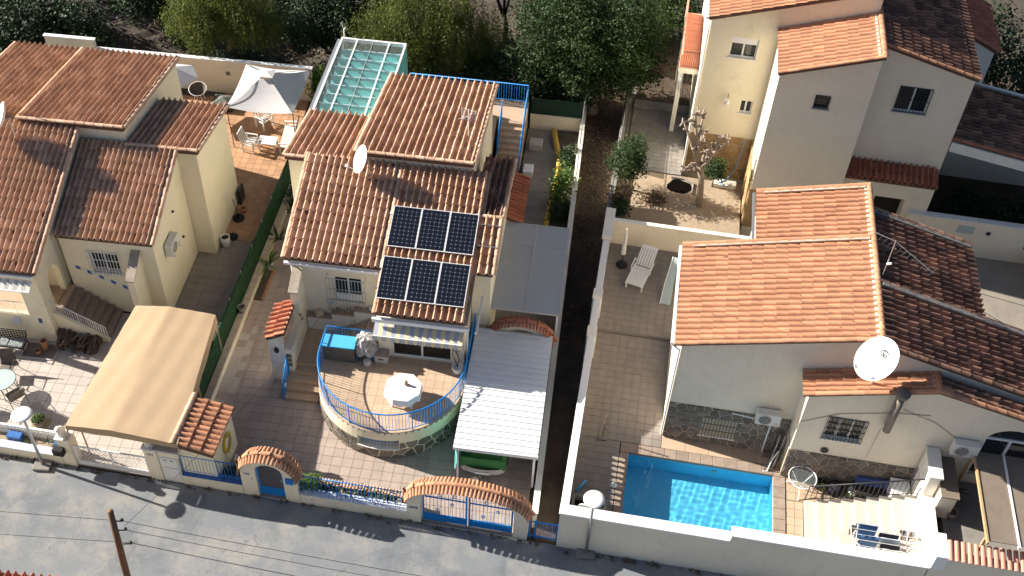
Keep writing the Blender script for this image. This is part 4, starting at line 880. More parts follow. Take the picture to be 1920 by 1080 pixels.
bush('bush', 'small green plant in the gap behind the green fence', Mf, -5.55, 9.2, .05, [(0, 0, .45, .3, .5, .4)], 600, .1, 'leaf_green', seed=8)
# ================================================================ STREET FRONT
BL_ = MB().box(.004, .136, -.03, .25, 0, .03).mesh('coping_tile', 'blue_tile'); BW_ = MB().box(.004, .136, -.03, .25, 0, .03).mesh('coping_tile', 'blue_white')
def coped(label, x0, x1, z1, me, m='cream', th=.22, name='street_wall'):
    t = thing(name, label, 'wall', Sf); MB().box(x0, x1, 0, th, -.05, z1).build('wall_body', m, t); n = int((x1-x0)/.14)
    for i in range(n): o = link('coping_tile', me, t); o.location = (x0+(x1-x0)*i/n, 0, z1+.003); o.rotation_euler = (R_(9), 0, 0)
    return t
coped('low street wall with blue and white tiles left of the white gate', -13.0, -7.06, .48, BW_)
t = thing('planter', 'pebble filled trough behind the blue and white tiled street wall', 'planter', Sf); MB().box(-13, -7.06, .24, .62, 0, .42).build('pebbles', 'gravel', t); MB().box(-13, -7.06, .62, .74, 0, .62).build('back_wall', 'white_wall', t)
sc_ = MB().lathe([(.05, 0), (.06, .05), (.025, .1), (.04, .18), (.02, .2)], (0, 0, 0), 6).mesh('baluster', 'white')
for i in range(44): o = link('baluster', sc_, t); o.location = (-12.95+i*.134, .68, .62)
MB().box(-13, -7.06, .64, .72, .82, .87).build('top_rail', 'white', t)
for x, l in ((-8.95, 'blue and white ceramic trough full of pale stones in the pebble planter'), (-7.35, 'small blue ceramic pot beside the black letterbox')):
    q = .26 if x < -8 else .12; o = MB().box(-q, q, -.14, .14, 0, .26).build('ceramic_pot', 'blue_tile', None, bevel=.02); place(o, Sf, x, .44, .42); tag(o, l, 'pot')
spiky('small_plant', 'small grey green plant in the pebble planter by the lamp post', Sf, -7.75, .44, .3, 12, .3, 'leaf_blue', 5, .03)
spiky('small_plant', 'dark little plant in the pebble planter beside the ceramic trough', Sf, -8.45, .44, .3, 10, .26, 'leaf_dark', 6, .03)
o = MB().box(-.2, .2, -.12, .12, 0, .3).build('letterbox', 'black', None, bevel=.03); place(o, Sf, -7.0, -.1, .75); tag(o, 'black letterbox fixed to the left gate post of the white gate', 'letterbox')
def ornament(label, x, y, z, s=1.0):
    t = thing('lion_ornament', label, 'statue', Sf, x, y, z); b = MB().lathe([(.13, 0), (.14, .05), (.12, .14), (.15, .22), (.1, .34), (.07, .4)], (0, 0, 0), 9); b.v = [(vx*s, vy*1.3*s, vz*s) for vx, vy, vz in b.v]; b.build('body', 'white_wall', t, True)
    h_ = MB().lathe([(.02, -.12), (.1, -.07), (.13, 0), (.1, .08), (.02, .12)], (0, -.1, .42), 9); h_.v = [(vx*s, vy*s, vz*s) for vx, vy, vz in h_.v]; h_.build('head', 'white_wall', t, True); MB().box(-.16*s, .16*s, -.28*s, .1*s, 0, .07).build('paws', 'white_wall', t, bevel=.02)
t = thing('gate_post', 'cream gate post with letterbox at the left end of the white gate', 'gate post', Sf); MB().box(-7.04, -6.58, 0, .42, -.05, 1.45).build('shaft', 'cream', t); MB().box(-7.07, -6.55, -.03, .45, 1.45, 1.5).build('cap', 'white_wall', t)
ornament('white lion statue on the gate post with the black letterbox', -6.85, .2, 1.5)
t = thing('gate', 'white sliding driveway gate of diagonal mesh before the tan awning', 'gate', Sf)
gx0, gx1, gz1 = -6.52, -3.88, 1.12
for z in (.1, gz1): MB().box(gx0, gx1, .06, .10, z-.03, z+.03).build('rail', 'white_metal', t)
for x in (gx0+.02, (gx0+gx1)/2, gx1-.02): MB().box(x-.03, x+.03, .055, .105, .07, gz1).build('stile', 'white_metal', t)
MB().box(gx0, gx1, .05, .11, .1, .3).build('bottom_panel', 'white_metal', t)
for i in range(-8, 20):
    for sg in (-1, 1):
        xa = gx0+i*.15; za, zb = .3, gz1-.03; xb = xa+sg*(zb-za)*.75
        lo_, hi_ = max(min(xa, xb), gx0), min(max(xa, xb), gx1)
        if hi_-lo_ > .08:
            f = lambda x: za+(x-xa)/(xb-xa)*(zb-za); MB().tube([(lo_, .08, f(lo_)), (hi_, .08, f(hi_))], .008, 4).build('mesh_bar', 'white_metal', t)
t = thing('gate_pillar', 'cream pillar numbered 101 with meter cabinet between the white gate and blue rail', 'gate post', Sf)
MB().box(-3.86, -3.40, 0, .45, -.05, 1.72).build('shaft', 'cream', t); MB().box(-3.38, -2.68, .03, .6, -.05, 1.45).build('cabinet', 'white_wall', t); MB().box(-3.9, -2.62, -.02, .66, 1.72, 1.80).build('slab', 'plastic_grey', t); MB().box(-3.38, -2.62, .02, .66, 1.46, 1.715).build('slab_support', 'cream', t)
for z0_, z1_ in ((.34, .82), (.86, 1.4)): MB().box(-3.3, -2.74, 0.0, .03, z0_, z1_).build('cabinet_door', 'plastic_white', t, bevel=.008)
for x in (-3.15, -2.92): MB().box(x-.06, x+.06, -.012, 0, 1.22, 1.32).build('meter_window', 'plastic_grey', t)
text('101', .16, 'number_blue', t, (-3.76, -.004, 1.42), name='house_number')
ornament('white lion statue on the pillar numbered 101', -3.66, .16, 1.80)
coped('low cream wall with blue tiled coping under the blue rail before the tiled kiosk', -2.66, -.52, .55, BL_)
t = thing('street_railing', 'blue railing on the low wall between the meter cabinet and arched doorway', 'railing', Sf); railing(t, [(-2.62, .12, .6), (-.54, .12, .6)], .92, 'blue', .125, .02, bar_r=.009)
# kiosk with tiled lean roof
t = thing('kiosk', 'small cream gas kiosk with steep red tiled roof beside the tan awning', 'shed', Sf)
kz = lambda x: 2.42-.22*(x+2.7)
mb = MB(); mb.box(-2.62, -1.42, .12, 1.95, 0, 1.9); mb.extr([(-2.62, .12, 1.9), (-1.42, .12, 1.9), (-1.42, .12, kz(-1.42)-.1), (-2.62, .12, kz(-2.62)-.1)], (0, 1.83, 0)); mb.build('wall', 'yellow', t)
roof(t, (-1.28, -.08, kz(-1.28)), (0, 1, 0), (-1, 0, .22), 2.1, 1.36, 'tile_orange', p=.21, e=.46, verge='', h=.08, frac=.8)
cm = cap_mesh('ridge_tile', 'tile_pale', .4, .1)
for i in range(6): link('ridge_tile', cm, t, basis(Vector((-2.66, -.1+i*.36, kz(-2.66)+.04)), Vector((1, 0, 0)), Vector((0, 1, 0)), Vector((0, 0, 1))))
o = thing('garden_hose', 'coiled yellow hose hanging on the kiosk side wall', 'hose', Sf, -1.40, 1.2, 1.15)
MB().tube([(.03+.02*math.sin(i*.9), (.24+.03*(i//16))*math.cos(i*2*math.pi/16), (.36+.03*(i//16))*math.sin(i*2*math.pi/16)) for i in range(64)], .018, 5).build('coil', 'yellow_hose', o, True); MB().box(0, .05, -.05, .05, .3, .38).build('hook', 'dark_metal', o)
for i, (m, l) in enumerate((('white', 'tallest white garden vase beside the kiosk'), ('leaf_bright', 'pale green garden vase between two white vases'), ('white_wall', 'small white garden vase nearest the arched doorway'))):
    o = MB().lathe([(.06, 0), (.12, .1), (.13, .2), (.05, .38-.03*i), (.07, .45-.03*i), (.04, .45-.03*i), (.03, .3)], (0, 0, 0), 12, False).build('garden_vase', m, None, True); place(o, Sf, -1.05+i*.24, 1.0-.08*i, .28); tag(o, l, 'vase')
t = thing('planter_bench', 'dark low planter shelf behind the street railing', 'planter', Sf); MB().box(-1.2, -.3, .7, 1.2, 0, .28).build('box', 'stone_dark', t); MB().box(-1.15, -.35, .74, 1.16, .26, .285).build('soil', 'soil', t)
bush('bush', 'small dark bush beside the kiosk behind the blue railing', Sf, -.95, .45, .05, [(0, 0, .3, .3, .2, .25)], 400, .08, 'leaf_dark', seed=9)
# arched doorway
t = tiled_arch('arched_doorway', 'cream arched doorway numbered 107 topped with two rows of orange tiles', Sf, -.5, 1.5, 0, 1.32, .98, .3, 'cream', 'tile_orange', z0=-.05, inner=(.04, 1.0, 1.5, .42), tile_len=.36)
text('107', .17, 'number_blue', t, (-.40, -.004, 1.2), name='house_number'); MB().box(-.13, -.09, -.015, 0, 1.0, 1.04).build('bell', 'dark_metal', t)
d = thing('door_gate', 'blue metal garden door with mesh panel inside the arched doorway', 'gate', Sf)
MB().box(.06, .12, .1, .14, .05, 1.55).build('stile', 'blue', d); MB().box(.92, .98, .1, .14, .05, 1.55).build('stile', 'blue', d); MB().box(.12, .92, .1, .14, .05, .5).build('bottom_panel', 'blue', d)
MB().tube([(.52-.44*math.cos(math.pi*i/12), .12, 1.5+.38*math.sin(math.pi*i/12)) for i in range(13)], .03, 6).build('top_arch', 'blue', d)
MB().extr([(.12, .12, .5), (.92, .12, .5)] + [(.52+.40*math.cos(math.pi*i/12), .12, 1.5+.35*math.sin(math.pi*i/12)) for i in range(13)], (0, .006, 0)).build('mesh_panel', 'mesh_screen', d); MB().lathe([(.0, -.02), (.025, 0), (0, .02)], (.88, .09, 1.0), 8).build('handle', 'white_metal', d)
o = thing('letterbox', 'blue letterbox on the cream pier right of the arched doorway', 'letterbox', Sf, 1.24, 0, 1.1); MB().box(-.14, .14, -.08, 0, 0, .28).build('body', 'blue', o, bevel=.01); MB().box(-.09, .09, -.088, -.08, .16, .185).build('slot', 'dark_metal', o)
# planted street wall
coped('low street wall with blue and white tiles under the long planted bed', 1.52, 5.28, .56, BW_)
t = thing('street_railing', 'blue railing over the planted bed between the doorway and wide arched gate', 'railing', Sf); railing(t, [(1.55, .12, .6), (5.26, .12, .6)], .88, 'blue', .125, .02, bar_r=.009)
t = thing('street_planter', 'planted bed with rocks behind the street railing', 'planter', Sf); MB().box(1.52, 5.28, .24, .55, 0, .42).build('bed_soil', 'soil', t); MB().box(1.52, 5.28, .55, .68, 0, .6).build('back_wall', 'cream', t)
ct = cap_mesh('coping_tile', 'tile_pale', .26, .055)
for i in range(33): link('coping_tile', ct, t, basis(Vector((1.58+i*.113, .48, .6)), Vector((1, 0, 0)), Vector((0, 1, 0)), Vector((0, 0, 1))))
for i in range(9):
    r_ = MB().lathe([(.02, -.05), (.11, -.02), (.12, .06), (.06, .12), (.01, .13)], (0, 0, 0), 7); rr = random.Random(i); r_.v = [(x*rr.uniform(.7, 1.3), y*rr.uniform(.6, 1.1), z) for x, y, z in r_.v]; o = r_.build('rock', 'stone_dark' if i % 2 else 'stone_mortar', t); o.location = (2.9+i*.25, .38, .45)
bush('bush', 'round bright green bush at the doorway end of the street planter', Sf, 1.78, .4, .4, [(0, 0, .35, .26, .22, .3)], 700, .07, 'leaf_bright', seed=12)
for i, x in enumerate((2.4, 3.5, 4.4)): bush('bush', ('spreading blue green plant next to the round bright bush', 'low dark plant among the rocks of the street planter', 'sparse grey plant near the wide gate pier')[i], Sf, x, .4, .4, [(0, 0, .16, .4, .16, .14)], 350, .07, ('leaf_blue', 'leaf_dark', 'leaf_blue')[i], seed=20+i)
# wide arched gate
t = tiled_arch('gate_arch', 'wide cream gateway arch numbered 2008 topped with two rows of orange tiles', Sf, 5.26, 9.40, 0, 1.28, 1.0, .32, 'cream', 'tile_orange', z0=-.05, inner=(5.74, 8.92, 1.42, .66), tile_len=.36)
text('2008', .16, 'number_blue', t, (5.33, -.004, .82), name='house_number')
for side in (0, 1):
    d = thing('gate_leaf', 'blue barred gate leaf with scrollwork %s' % ('hung beside the pier numbered 2008' if side == 0 else 'hung on the pier by the alley'), 'gate', Sf)
    a, b = (5.78, 7.32) if side == 0 else (7.36, 8.88); c_, hw = 7.33, 1.56; tp = lambda x: 1.42+.60*math.sqrt(max(0, 1-((x-c_)/hw)**2))
    MB().box(a, a+.06, .13, .18, .06, tp(a+.03)).build('stile', 'blue', d); MB().box(b-.06, b, .13, .18, .06, tp(b-.03)).build('stile', 'blue', d)
    MB().box(a+.06, b-.06, .135, .175, .06, .36).build('bottom_panel', 'blue', d); MB().box(a+.06, b-.06, .14, .17, .40, .44).build('rail', 'blue', d); MB().box(a+.06, b-.06, .14, .17, 1.40, 1.45).build('rail', 'blue', d)
    MB().tube([(a+(b-a)*i/12, .155, tp(a+(b-a)*i/12)) for i in range(13)], .028, 6).build('top_arch', 'blue', d)
    for i in range(1, 12):
        x = a+(b-a)*i/12; MB().tube([(x, .155, .36), (x, .155, tp(x))], .009, 4).build('bar', 'blue', d)
    for (x, z) in ((a+(b-a)*.33, .75), (a+(b-a)*.66, 1.15), (a+(b-a)*.4, 1.6), (a+(b-a)*.72, 1.65)):
        s_ = MB()
        for sx in (-1, 1):
            for sz in (-1, 1): s_.tube([(x+sx*.02+sx*.05*math.sin(q/6*3.6), .15, z+sz*(.02+.055*q/6)) for q in range(7)], .009, 4)
        s_.build('scroll', 'blue', d)
t = thing('alley_gate', 'low blue barred gate closing the alley between the two plots', 'gate', Sf)
MB().box(9.42, 9.47, .1, .15, 0, 1.02).build('stile', 'blue', t); MB().box(9.62, 9.70, .09, .16, 0, 1.05).build('post', 'blue', t); MB().box(10.36, 10.44, .09, .16, 0, 1.05).build('post', 'blue', t)
for z in (.12, .98): MB().box(9.42, 10.5, .11, .14, z-.025, z+.025).build('rail', 'blue', t)
for i in range(8): MB().tube([(9.78+i*.075, .125, .12), (9.78+i*.075, .125, .98)], .009, 4).build('bar', 'blue', t)
# wooden pole, wires, street lamps
t = thing('utility_pole', 'weathered wooden utility pole standing in the road edge', 'utility pole', Wf, -10.42, 16.18, 0); MB().tube([(-.35, -.35, -.2), (-.1, -.1, 5), (0, 0, 7.05)], [.11, .10, .085], 10).build('shaft', 'wood', t, True)
for z in (6.55, 6.1, 5.4): MB().tube([(0, 0, z), (.22, .02, z)], .02, 5).build('bracket', 'dark_metal', t); MB().lathe([(.02, 0), (.05, .03), (.05, .08), (.02, .1)], (.22, .02, z), 8).build('insulator', 'dark_metal', t)
def wire(a, b, sag, label, r=.008):
    P = [tuple(Vector(a)*(1-u) + Vector(b)*u - Vector((0, 0, sag*4*u*(1-u))) - Vector(a)) for u in [i/14 for i in range(15)]]; o = MB().tube(P, r, 4).build('wire', 'cable'); o.location = a; tag(o, label, 'wire')
pw = (-10.2, 16.2)
wire((-30, 17.4, 6.4), (*pw, 6.55), .3, 'thin wire reaching the top bracket of the wooden pole across the road'); wire((-30, 17.0, 5.4), (*pw, 5.45), .3, 'thin wire reaching the lowest bracket of the wooden pole across the road')
wire((*pw, 6.55), (14, 13.6, 6.2), .4, 'thin wire running on from the top bracket of the wooden pole'); wire((*pw, 6.1), (14, 13.5, 5.8), .4, 'thin wire running on from the middle bracket of the wooden pole'); wire((*pw, 5.45), (14, 13.2, 5.2), .4, 'thin wire running on from the lowest bracket of the wooden pole', .011)
wire((*pw, 6.3), (-6.6, 26.3, 4.2), .35, 'slack wire crossing from the wooden pole towards the cream house', .006)
def lamp(label, wx, wy, h, tilt, m='plastic_white'):
    t = thing('street_lamp', label, 'street lamp', Wf, wx, wy, 0); b = MB(); b.box(-.3, .3, -.25, .25, 0, .12); b.build('foot', 'concrete', t, bevel=.02)
    MB().tube([(0, 0, .1), (tilt[0]*.5, tilt[1]*.5, h*.5), (*tilt, h)], [.06, .05, .04], 10).build('pole', 'grey_metal', t, True)
    MB().lathe([(.04, -.10), (.12, -.08), (.30, -.03), (.35, .0), (.34, .02), (.2, .035), (.02, .04)], (*tilt, h+.05), 20).build('lamp_head', m, t, True)
lamp('street lamp with flat white head beside the blue and white tiled wall', -16.08, 22.25, 2.8, (0, .05)); lamp('street lamp with round white head before the pool wall', 2.98, 19.98, 3.1, (0, .05))
# roof of the house across the road
t = thing('house', 'red tiled roof edge of a house across the road by the wooden pole', 'house', Wf, -13.8, 15.7, 0, -4); 
MB().box(-9, 5.6, -8, -.25, 0, 4.0).build('wall', 'cream', t)
roof(t, (5.9, 0.0, 4.25), (-1, 0, 0), (0, -1, .3), 15.0, 3.0, 'tile_red', verge='L', p=.24, capm='tile_red')
# ================================================================ LEFT HOUSE
H = thing('house', 'yellow house with split brown tiled roofs above the tan awning', 'house', Lf)
FZ = lambda y: 4.05+.40*y; BZ = lambda y: 4.55+.40*y; UZ = lambda y: 6.22-.155*(y-3.85); SZ = lambda y: 5.50-.16*(y-3.75); kk = math.sqrt(1.16)
volume(H, -3.62, 0, 0, 3.7, 0, lambda x, y: FZ(y)-.13, 'yellow', front=[rect(1.0, 2.12, 2.15, 3.22)])
volume(H, -7.6, -3.78, -.2, 3.8, 0, lambda x, y: BZ(y)-.13, 'yellow', front=[rect(1.2, 2.6, 1.35, 3.3)])
volume(H, -6.0, -2.0, 3.85, 9.8, 0, lambda x, y: UZ(y)-.14, 'yellow')
volume(H, -1.98, .78, 3.72, 7.3, 0, lambda x, y: SZ(y)-.14, 'yellow')
volume(H, -9.3, -6.05, 4.1, 10.4, 0, lambda x, y: UZ(y)-.55, 'yellow')
roof(H, (-3.66, -.14, FZ(-.14)), (1, 0, 0), (0, 1, .4), 3.70, 3.85*kk, 'tile_pale', verge='R', p=.215, e=.42, capm='tile_pale')
roof(H, (-7.8, -1.95, BZ(-1.95)), (1, 0, 0), (0, 1, .4), 4.05, 5.75*kk, 'tile_pale', verge='LR', p=.225, e=.42, capm='tile_pale')
k3 = math.sqrt(1+.155**2)
roof(H, (-1.92, 9.95, UZ(9.95)), (-1, 0, 0), (0, -1, .155), 4.12, 6.2*k3, 'tile_brown', verge='LR', ridge=True, p=.23, e=.42, capm='tile_pale')
roof(H, (.88, 7.45, SZ(7.45)), (-1, 0, 0), (0, -1, .16), 2.82, 3.8*k3, 'tile_brown', verge='L', ridge=True, p=.23, e=.42, capm='tile_pale')
roof(H, (-6.1, 10.6, UZ(10.6)-.38), (-1, 0, 0), (0, -1, .155), 3.3, 6.4*k3, 'tile_brown', verge='R', ridge=True, p=.23, e=.42, capm='tile_pale')
# porch of the left block: front pillar wall, side arch, parapet
mb = MB()
facade(mb, (-3.78, -1.9), (0, 1), (-1, 0), 1.9, 0, lambda s: BZ(-1.9+s)-.14, [arch_open(.62, 1.55, 1.35, 2.3, .75, 10)], .22)
facade(mb, (-4.0, -1.9), (0, 1), (1, 0), 1.9, 0, lambda s: BZ(-1.9+s)-.14, [arch_open(.62, 1.55, 1.35, 2.3, .75, 10)], .001)
mb.box(-4.55, -3.785, -1.93, -1.62, 0, 3.62); mb.box(-7.6, -4.551, -1.9, -1.7, 0, 1.38); mb.box(-7.6, -7.3, -1.9, -1.62, 1.38, 3.6); mb.box(-7.299, -4.551, -1.9, -1.66, 3.2, 3.62)
mb.build('porch_wall', 'yellow', H, fix=False); MB().box(-7.6, -3.8, -1.69, -.21, 1.1, 1.36).build('porch_floor', 'step_tile', H)
MB().box(-7.6, -3.85, -2.02, -1.94, 3.52, 3.64).build('gutter', 'white_metal', H)
window(H, -2.62, -1.5, 0, 2.15, 3.22, grille=True, gm='white_metal', gx=.06, gout=.05, nb=10, hb=3)
mb = MB(); mb.extr([(-.82, -1.0, 0), (-.82, -.0, 0), (-.82, -.0, 3.45), (-.82, -1.0, 2.85)], (.24, 0, 0)); mb.build('wing_wall', 'yellow', H)
MB().extr([(-.88, -1.06, 2.86), (-.88, -.0, 3.5), (-.88, -.0, 3.56), (-.88, -1.06, 2.92)], (.36, 0, 0)).build('wing_coping', 'mortar', H)
for i in range(6):                                  # sloping blue and white tile band by the stairs
    x0_, x1_ = -3.3+i*.42, -3.3+(i+1)*.42-.01; z = lambda x: 2.25-.50*(x+3.3); o = MB().extr([(x0_, -.012, z(x0_)), (x0_+.17, -.012, z(x0_+.17)), (x0_+.17, -.012, z(x0_+.17)+.17), (x0_, -.012, z(x0_)+.17)], (0, .01, 0)).build('wall_tile', 'blue_tile', H); MB().extr([(x0_+.175, -.012, z(x0_+.175)), (x1_, -.012, z(x1_)), (x1_, -.012, z(x1_)+.17), (x0_+.175, -.012, z(x0_+.175)+.17)], (0, .01, 0)).build('wall_tile', 'white_wall', H)
MB().box(-8.1, -7.2, 3.9, 4.6, 5.2, 6.35).build('chimney', 'terracotta', H)
for x, z, y in ((0.0, 3.6, 2.2), (0.0, 1.9, 2.6)): MB().lathe([(.06, 0), (.08, .02), (.05, .06)], (x+.02, y, z), 8).build('wall_light', 'dark_metal', H)
def ac_unit(label, F, x, y, z, rot, name='air_conditioner'):
    """front faces local -y"""
    t = thing(name, label, 'air conditioner', F, x, y, z, rot); MB().box(-.42, .42, -.34, -.04, 0, .58).build('casing', 'ac_white', t, bevel=.02)
    MB().lathe([(.215, 0), (.235, .0), (.235, .02), (.215, .02)], (0, 0, 0), 24, False).build('fan_ring', 'plastic_grey', t).matrix_local = Matrix.Translation((-.12, -.342, .29)) @ Matrix.Rotation(R_(90), 4, 'X')
    MB().lathe([(.001, 0), (.21, .004)], (0, 0, 0), 24, False).build('fan_opening', 'stone_dark', t).matrix_local = Matrix.Translation((-.12, -.343, .29)) @ Matrix.Rotation(R_(90), 4, 'X')
    g_ = MB()
    for r in (.05, .10, .15, .2): g_.tube([(-.12+r*math.cos(i*.3491), -.358, .29+r*math.sin(i*.3491)) for i in range(18)], .005, 4, closed=True)
    for i in range(6): g_.tube([(-.12+.04*math.cos(i*1.047), -.358, .29+.04*math.sin(i*1.047)), (-.12+.215*math.cos(i*1.047), -.358, .29+.215*math.sin(i*1.047))], .004, 4)
    g_.build('fan_guard', 'ac_white', t)
    for xx in (-.3, .3): MB().box(xx-.02, xx+.02, -.36, 0, -.05, -.005).build('bracket', 'plastic_grey', t)
    MB().box(.2, .36, -.345, -.338, .08, .2).build('badge_plate', 'plastic_grey', t); return t
ac_unit('white air conditioner on the sunless yellow side wall above the driveway', Lf, 0, 1.2, 2.55, 90)
# stairs to the porch
t = thing('porch_stairs', 'brown tiled stairs rising to the porch of the yellow house', 'stairs', Lf)
for i in range(6): MB().box(-3.55, -3.55+.27*(6-i)+.03, -1.5+.002*i, -.05, 0, 1.35*(i+1)/7).build('step', 'step_dark', t)
MB().box(-4.0, -3.56, -1.55, -.02, 0, 1.35).build('landing', 'step_tile', t)
mb = MB().extr([(-3.78, -1.66, 0), (-1.85, -1.66, 0), (-1.85, -1.66, .15), (-3.7, -1.66, 1.4), (-3.78, -1.66, 1.4)], (0, .12, 0)); mb.build('side_wall', 'yellow', t)
t = thing('stair_railing', 'white handrail sloping down beside the brown porch stairs', 'railing', Lf); railing(t, [(-3.76, -1.6, 1.38), (-1.9, -1.6, .16)], .62, 'white_metal', .105, .02, foot=.06, bar_r=.011)
t = thing('porch_railing', 'white railing along the porch parapet of the yellow house', 'railing', Lf); railing(t, [(-7.3, -1.8, 1.38), (-4.56, -1.8, 1.38)], .6, 'white_metal', .11, .02, foot=.06, bar_r=.010)
t = thing('awning', 'rolled grey striped awning under the porch eave of the yellow house', 'awning', Lf)
for i in range(24):
    x0_ = -7.7+i*.16; MB().extr([(x0_, -2.06, 3.5), (x0_, -2.42, 3.28), (x0_+.155, -2.42, 3.28), (x0_+.155, -2.06, 3.5)], (0, -.01, -.02)).build('stripe', 'awning_white' if i % 2 else 'plastic_grey', t)
MB().tube([(-7.7, -2.42, 3.27), (-3.86, -2.42, 3.27)], .03, 6).build('front_bar', 'white_metal', t)
t = thing('barbecue_cabinet', 'dark grill cabinet in the shade of the porch arch', 'barbecue', Lf, -4.9, -.6, 1.36); MB().box(-.4, .4, -.25, .25, .0, .75).build('body', 'dark_metal', t); MB().box(-.35, .35, -.2, .2, .75, 1.0).build('lid', 'black', t, bevel=.05)
# patio things
t = thing('garden_bench', 'dark lattice back garden bench with chequered cushions by the porch wall', 'bench', Lf, -5.35, -2.45, 0.03)
for x in (-.62, .62):
    for y in (-.32, .1): MB().tube([(x, y, 0), (x, y*1.0, .42)], .02, 6).build('leg', 'dark_metal', t)
    MB().tube([(x, -.32, .4), (x*1.03, -.34, .62), (x, .15, .66), (x, .22, .9)], .018, 6).build('armrest', 'dark_metal', t)
MB().box(-.62, .62, -.34, .1, .40, .43).build('seat', 'dark_metal', t); MB().box(-.6, 0, -.33, .08, .43, .52).build('cushion', 'cushion', t, bevel=.03); MB().box(.01, .6, -.33, .08, .43, .52).build('cushion', 'cushion', t, bevel=.03)
lt = MB()
for i in range(12): lt.box(-.6+i*.109-.012, -.6+i*.109+.012, .12+.0, .14, .48, .95)
for i in range(5): lt.box(-.62, .62, .115, .135, .5+i*.105, .525+i*.105)
lt.build('lattice_back', 'dark_metal', t)
o = MB().box(-.62, .62, -.36, .36, 0, .015).build('door_mat', 'stone_dark'); place(o, Lf, -4.28, -2.45, .035); tag(o, 'dark mat with two clay pots before the porch pillar', 'mat')
bd = MB().box(-.68, .68, -.42, -.36, 0, .03).box(-.68, .68, .36, .42, 0, .03).box(-.68, -.62, -.36, .36, 0, .03).box(.62, .68, -.36, .36, 0, .03).build('mat_border', 'plastic_grey', o)
pot('tall clay pot on the dark bordered mat', Lf, -4.12, -2.32, .05, .13, .46, 'terracotta'); pot('squat clay pot on the dark bordered mat', Lf, -4.3, -2.6, .05, .1, .18, 'terracotta')
o = MB().lathe([(.02, -.06), (.14, -.03), (.15, .05), (.08, .1), (.01, .11)], (0, 0, 0), 8).build('stone', 'wood_light', None, True); place(o, Lf, -5.2, -3.15, .09); tag(o, 'tan stone on the patio before the lattice bench', 'stone')
o = MB().lathe([(.001, 0), (.14, .01), (.17, .03)], (0, 0, 0), 18).build('wall_plate', 'blue_white'); place(o, Lf, -5.15, -1.905, 1.05); o.rotation_euler = (R_(90), 0, Lf.a); tag(o, 'round blue and white plate hung on the porch wall', 'plate')
o = MB().box(-.07, .07, -.03, 0, -.12, .12).build('wall_ornament', 'number_blue', None, bevel=.02); place(o, Lf, -4.2, -1.93, 1.2); tag(o, 'small blue ornament on the porch pillar', 'ornament')
t = thing('log_pile', 'heap of dark firewood under the sloping stair wall', 'log pile', Lf, -2.9, -2.05, .03); rg = random.Random(4)
for i in range(95):
    x = rg.uniform(-.8, .8); hmax = .55*(1-.45*(x+.75)/1.5); z = rg.uniform(.05, hmax); y = rg.uniform(-.22, .25); a = rg.uniform(-.5, .5); l = rg.uniform(.15, .24); r = rg.uniform(.035, .065); MB().tube([(x-l*math.sin(a), y-l*math.cos(a), z), (x+l*math.sin(a), y+l*math.cos(a), z+rg.uniform(-.04, .04))], r, 6).build('log', 'log', t)
# glass table and chairs at the picture's left
t = thing('patio_table', 'round glass topped table between sling chairs on the left patio', 'table', Lf, -4.75, -4.55, .03)
MB().lathe([(.001, .70), (.52, .70), (.52, .715), (.001, .715)], (0, 0, 0), 28).build('table_top', 'acrylic', t); MB().tube([(.52*math.cos(i*.2244), .52*math.sin(i*.2244), .705) for i in range(28)], .014, 5, closed=True).build('rim', 'dark_metal', t)
for i in range(4): MB().tube([(.42*math.cos(.8+i*1.571), .42*math.sin(.8+i*1.571), 0), (.3*math.cos(.8+i*1.571), .3*math.sin(.8+i*1.571), .7)], .018, 6).build('leg', 'dark_metal', t)
def sling(label, x, y, rot):
    t = thing('sling_chair', label, 'chair', Lf, x, y, .03, rot, 'sling chairs round the glass table')
    MB().extr([(-.26, -.25, .42), (.26, -.25, .42), (.26, .22, .38), (-.26, .22, .38)], (0, 0, .012)).build('seat', 'stone_dark', t); MB().extr([(-.26, .22, .39), (.26, .22, .39), (.26, .45, 1.0), (-.26, .45, 1.0)], (0, .012, 0)).build('backrest', 'stone_dark', t)
    for x_ in (-.29, .29):
        MB().tube([(x_, -.3, 0), (x_, -.27, .42), (x_, -.3, .64), (x_, .2, .66), (x_, .33, .6)], .014, 6).build('arm_frame', 'dark_metal', t); MB().tube([(x_, .35, 0), (x_, .22, .4), (x_, .46, 1.03)], .014, 6).build('leg', 'dark_metal', t)
sling('dark sling chair tucked at the house side of the glass table', -4.95, -3.75, 10); sling('dark sling chair at the gate side of the glass table, turned towards the awning', -4.15, -4.95, 230); sling('dark sling chair at the street side of the glass table', -5.1, -5.5, 175)
t = pot('round dark pot of green succulents on a pebble tray near the tan awning', Lf, -2.92, -5.85, .06, .24, .34, 'stone_dark'); t['category'] = 'plant'
for i in range(26):
    a = i*2.4; r = .02+.2*math.sqrt(i/26); MB().lathe([(.005, 0), (.055, .05), (.03, .1), (.0, .12)], (r*math.cos(a), r*math.sin(a), .28+.12*(1-i/26)), 6).build('rosette', 'leaf_succ', t)
MB().box(-.3, .3, -.3, .3, -.03, .0).build('pebble_tray', 'gravel', t)
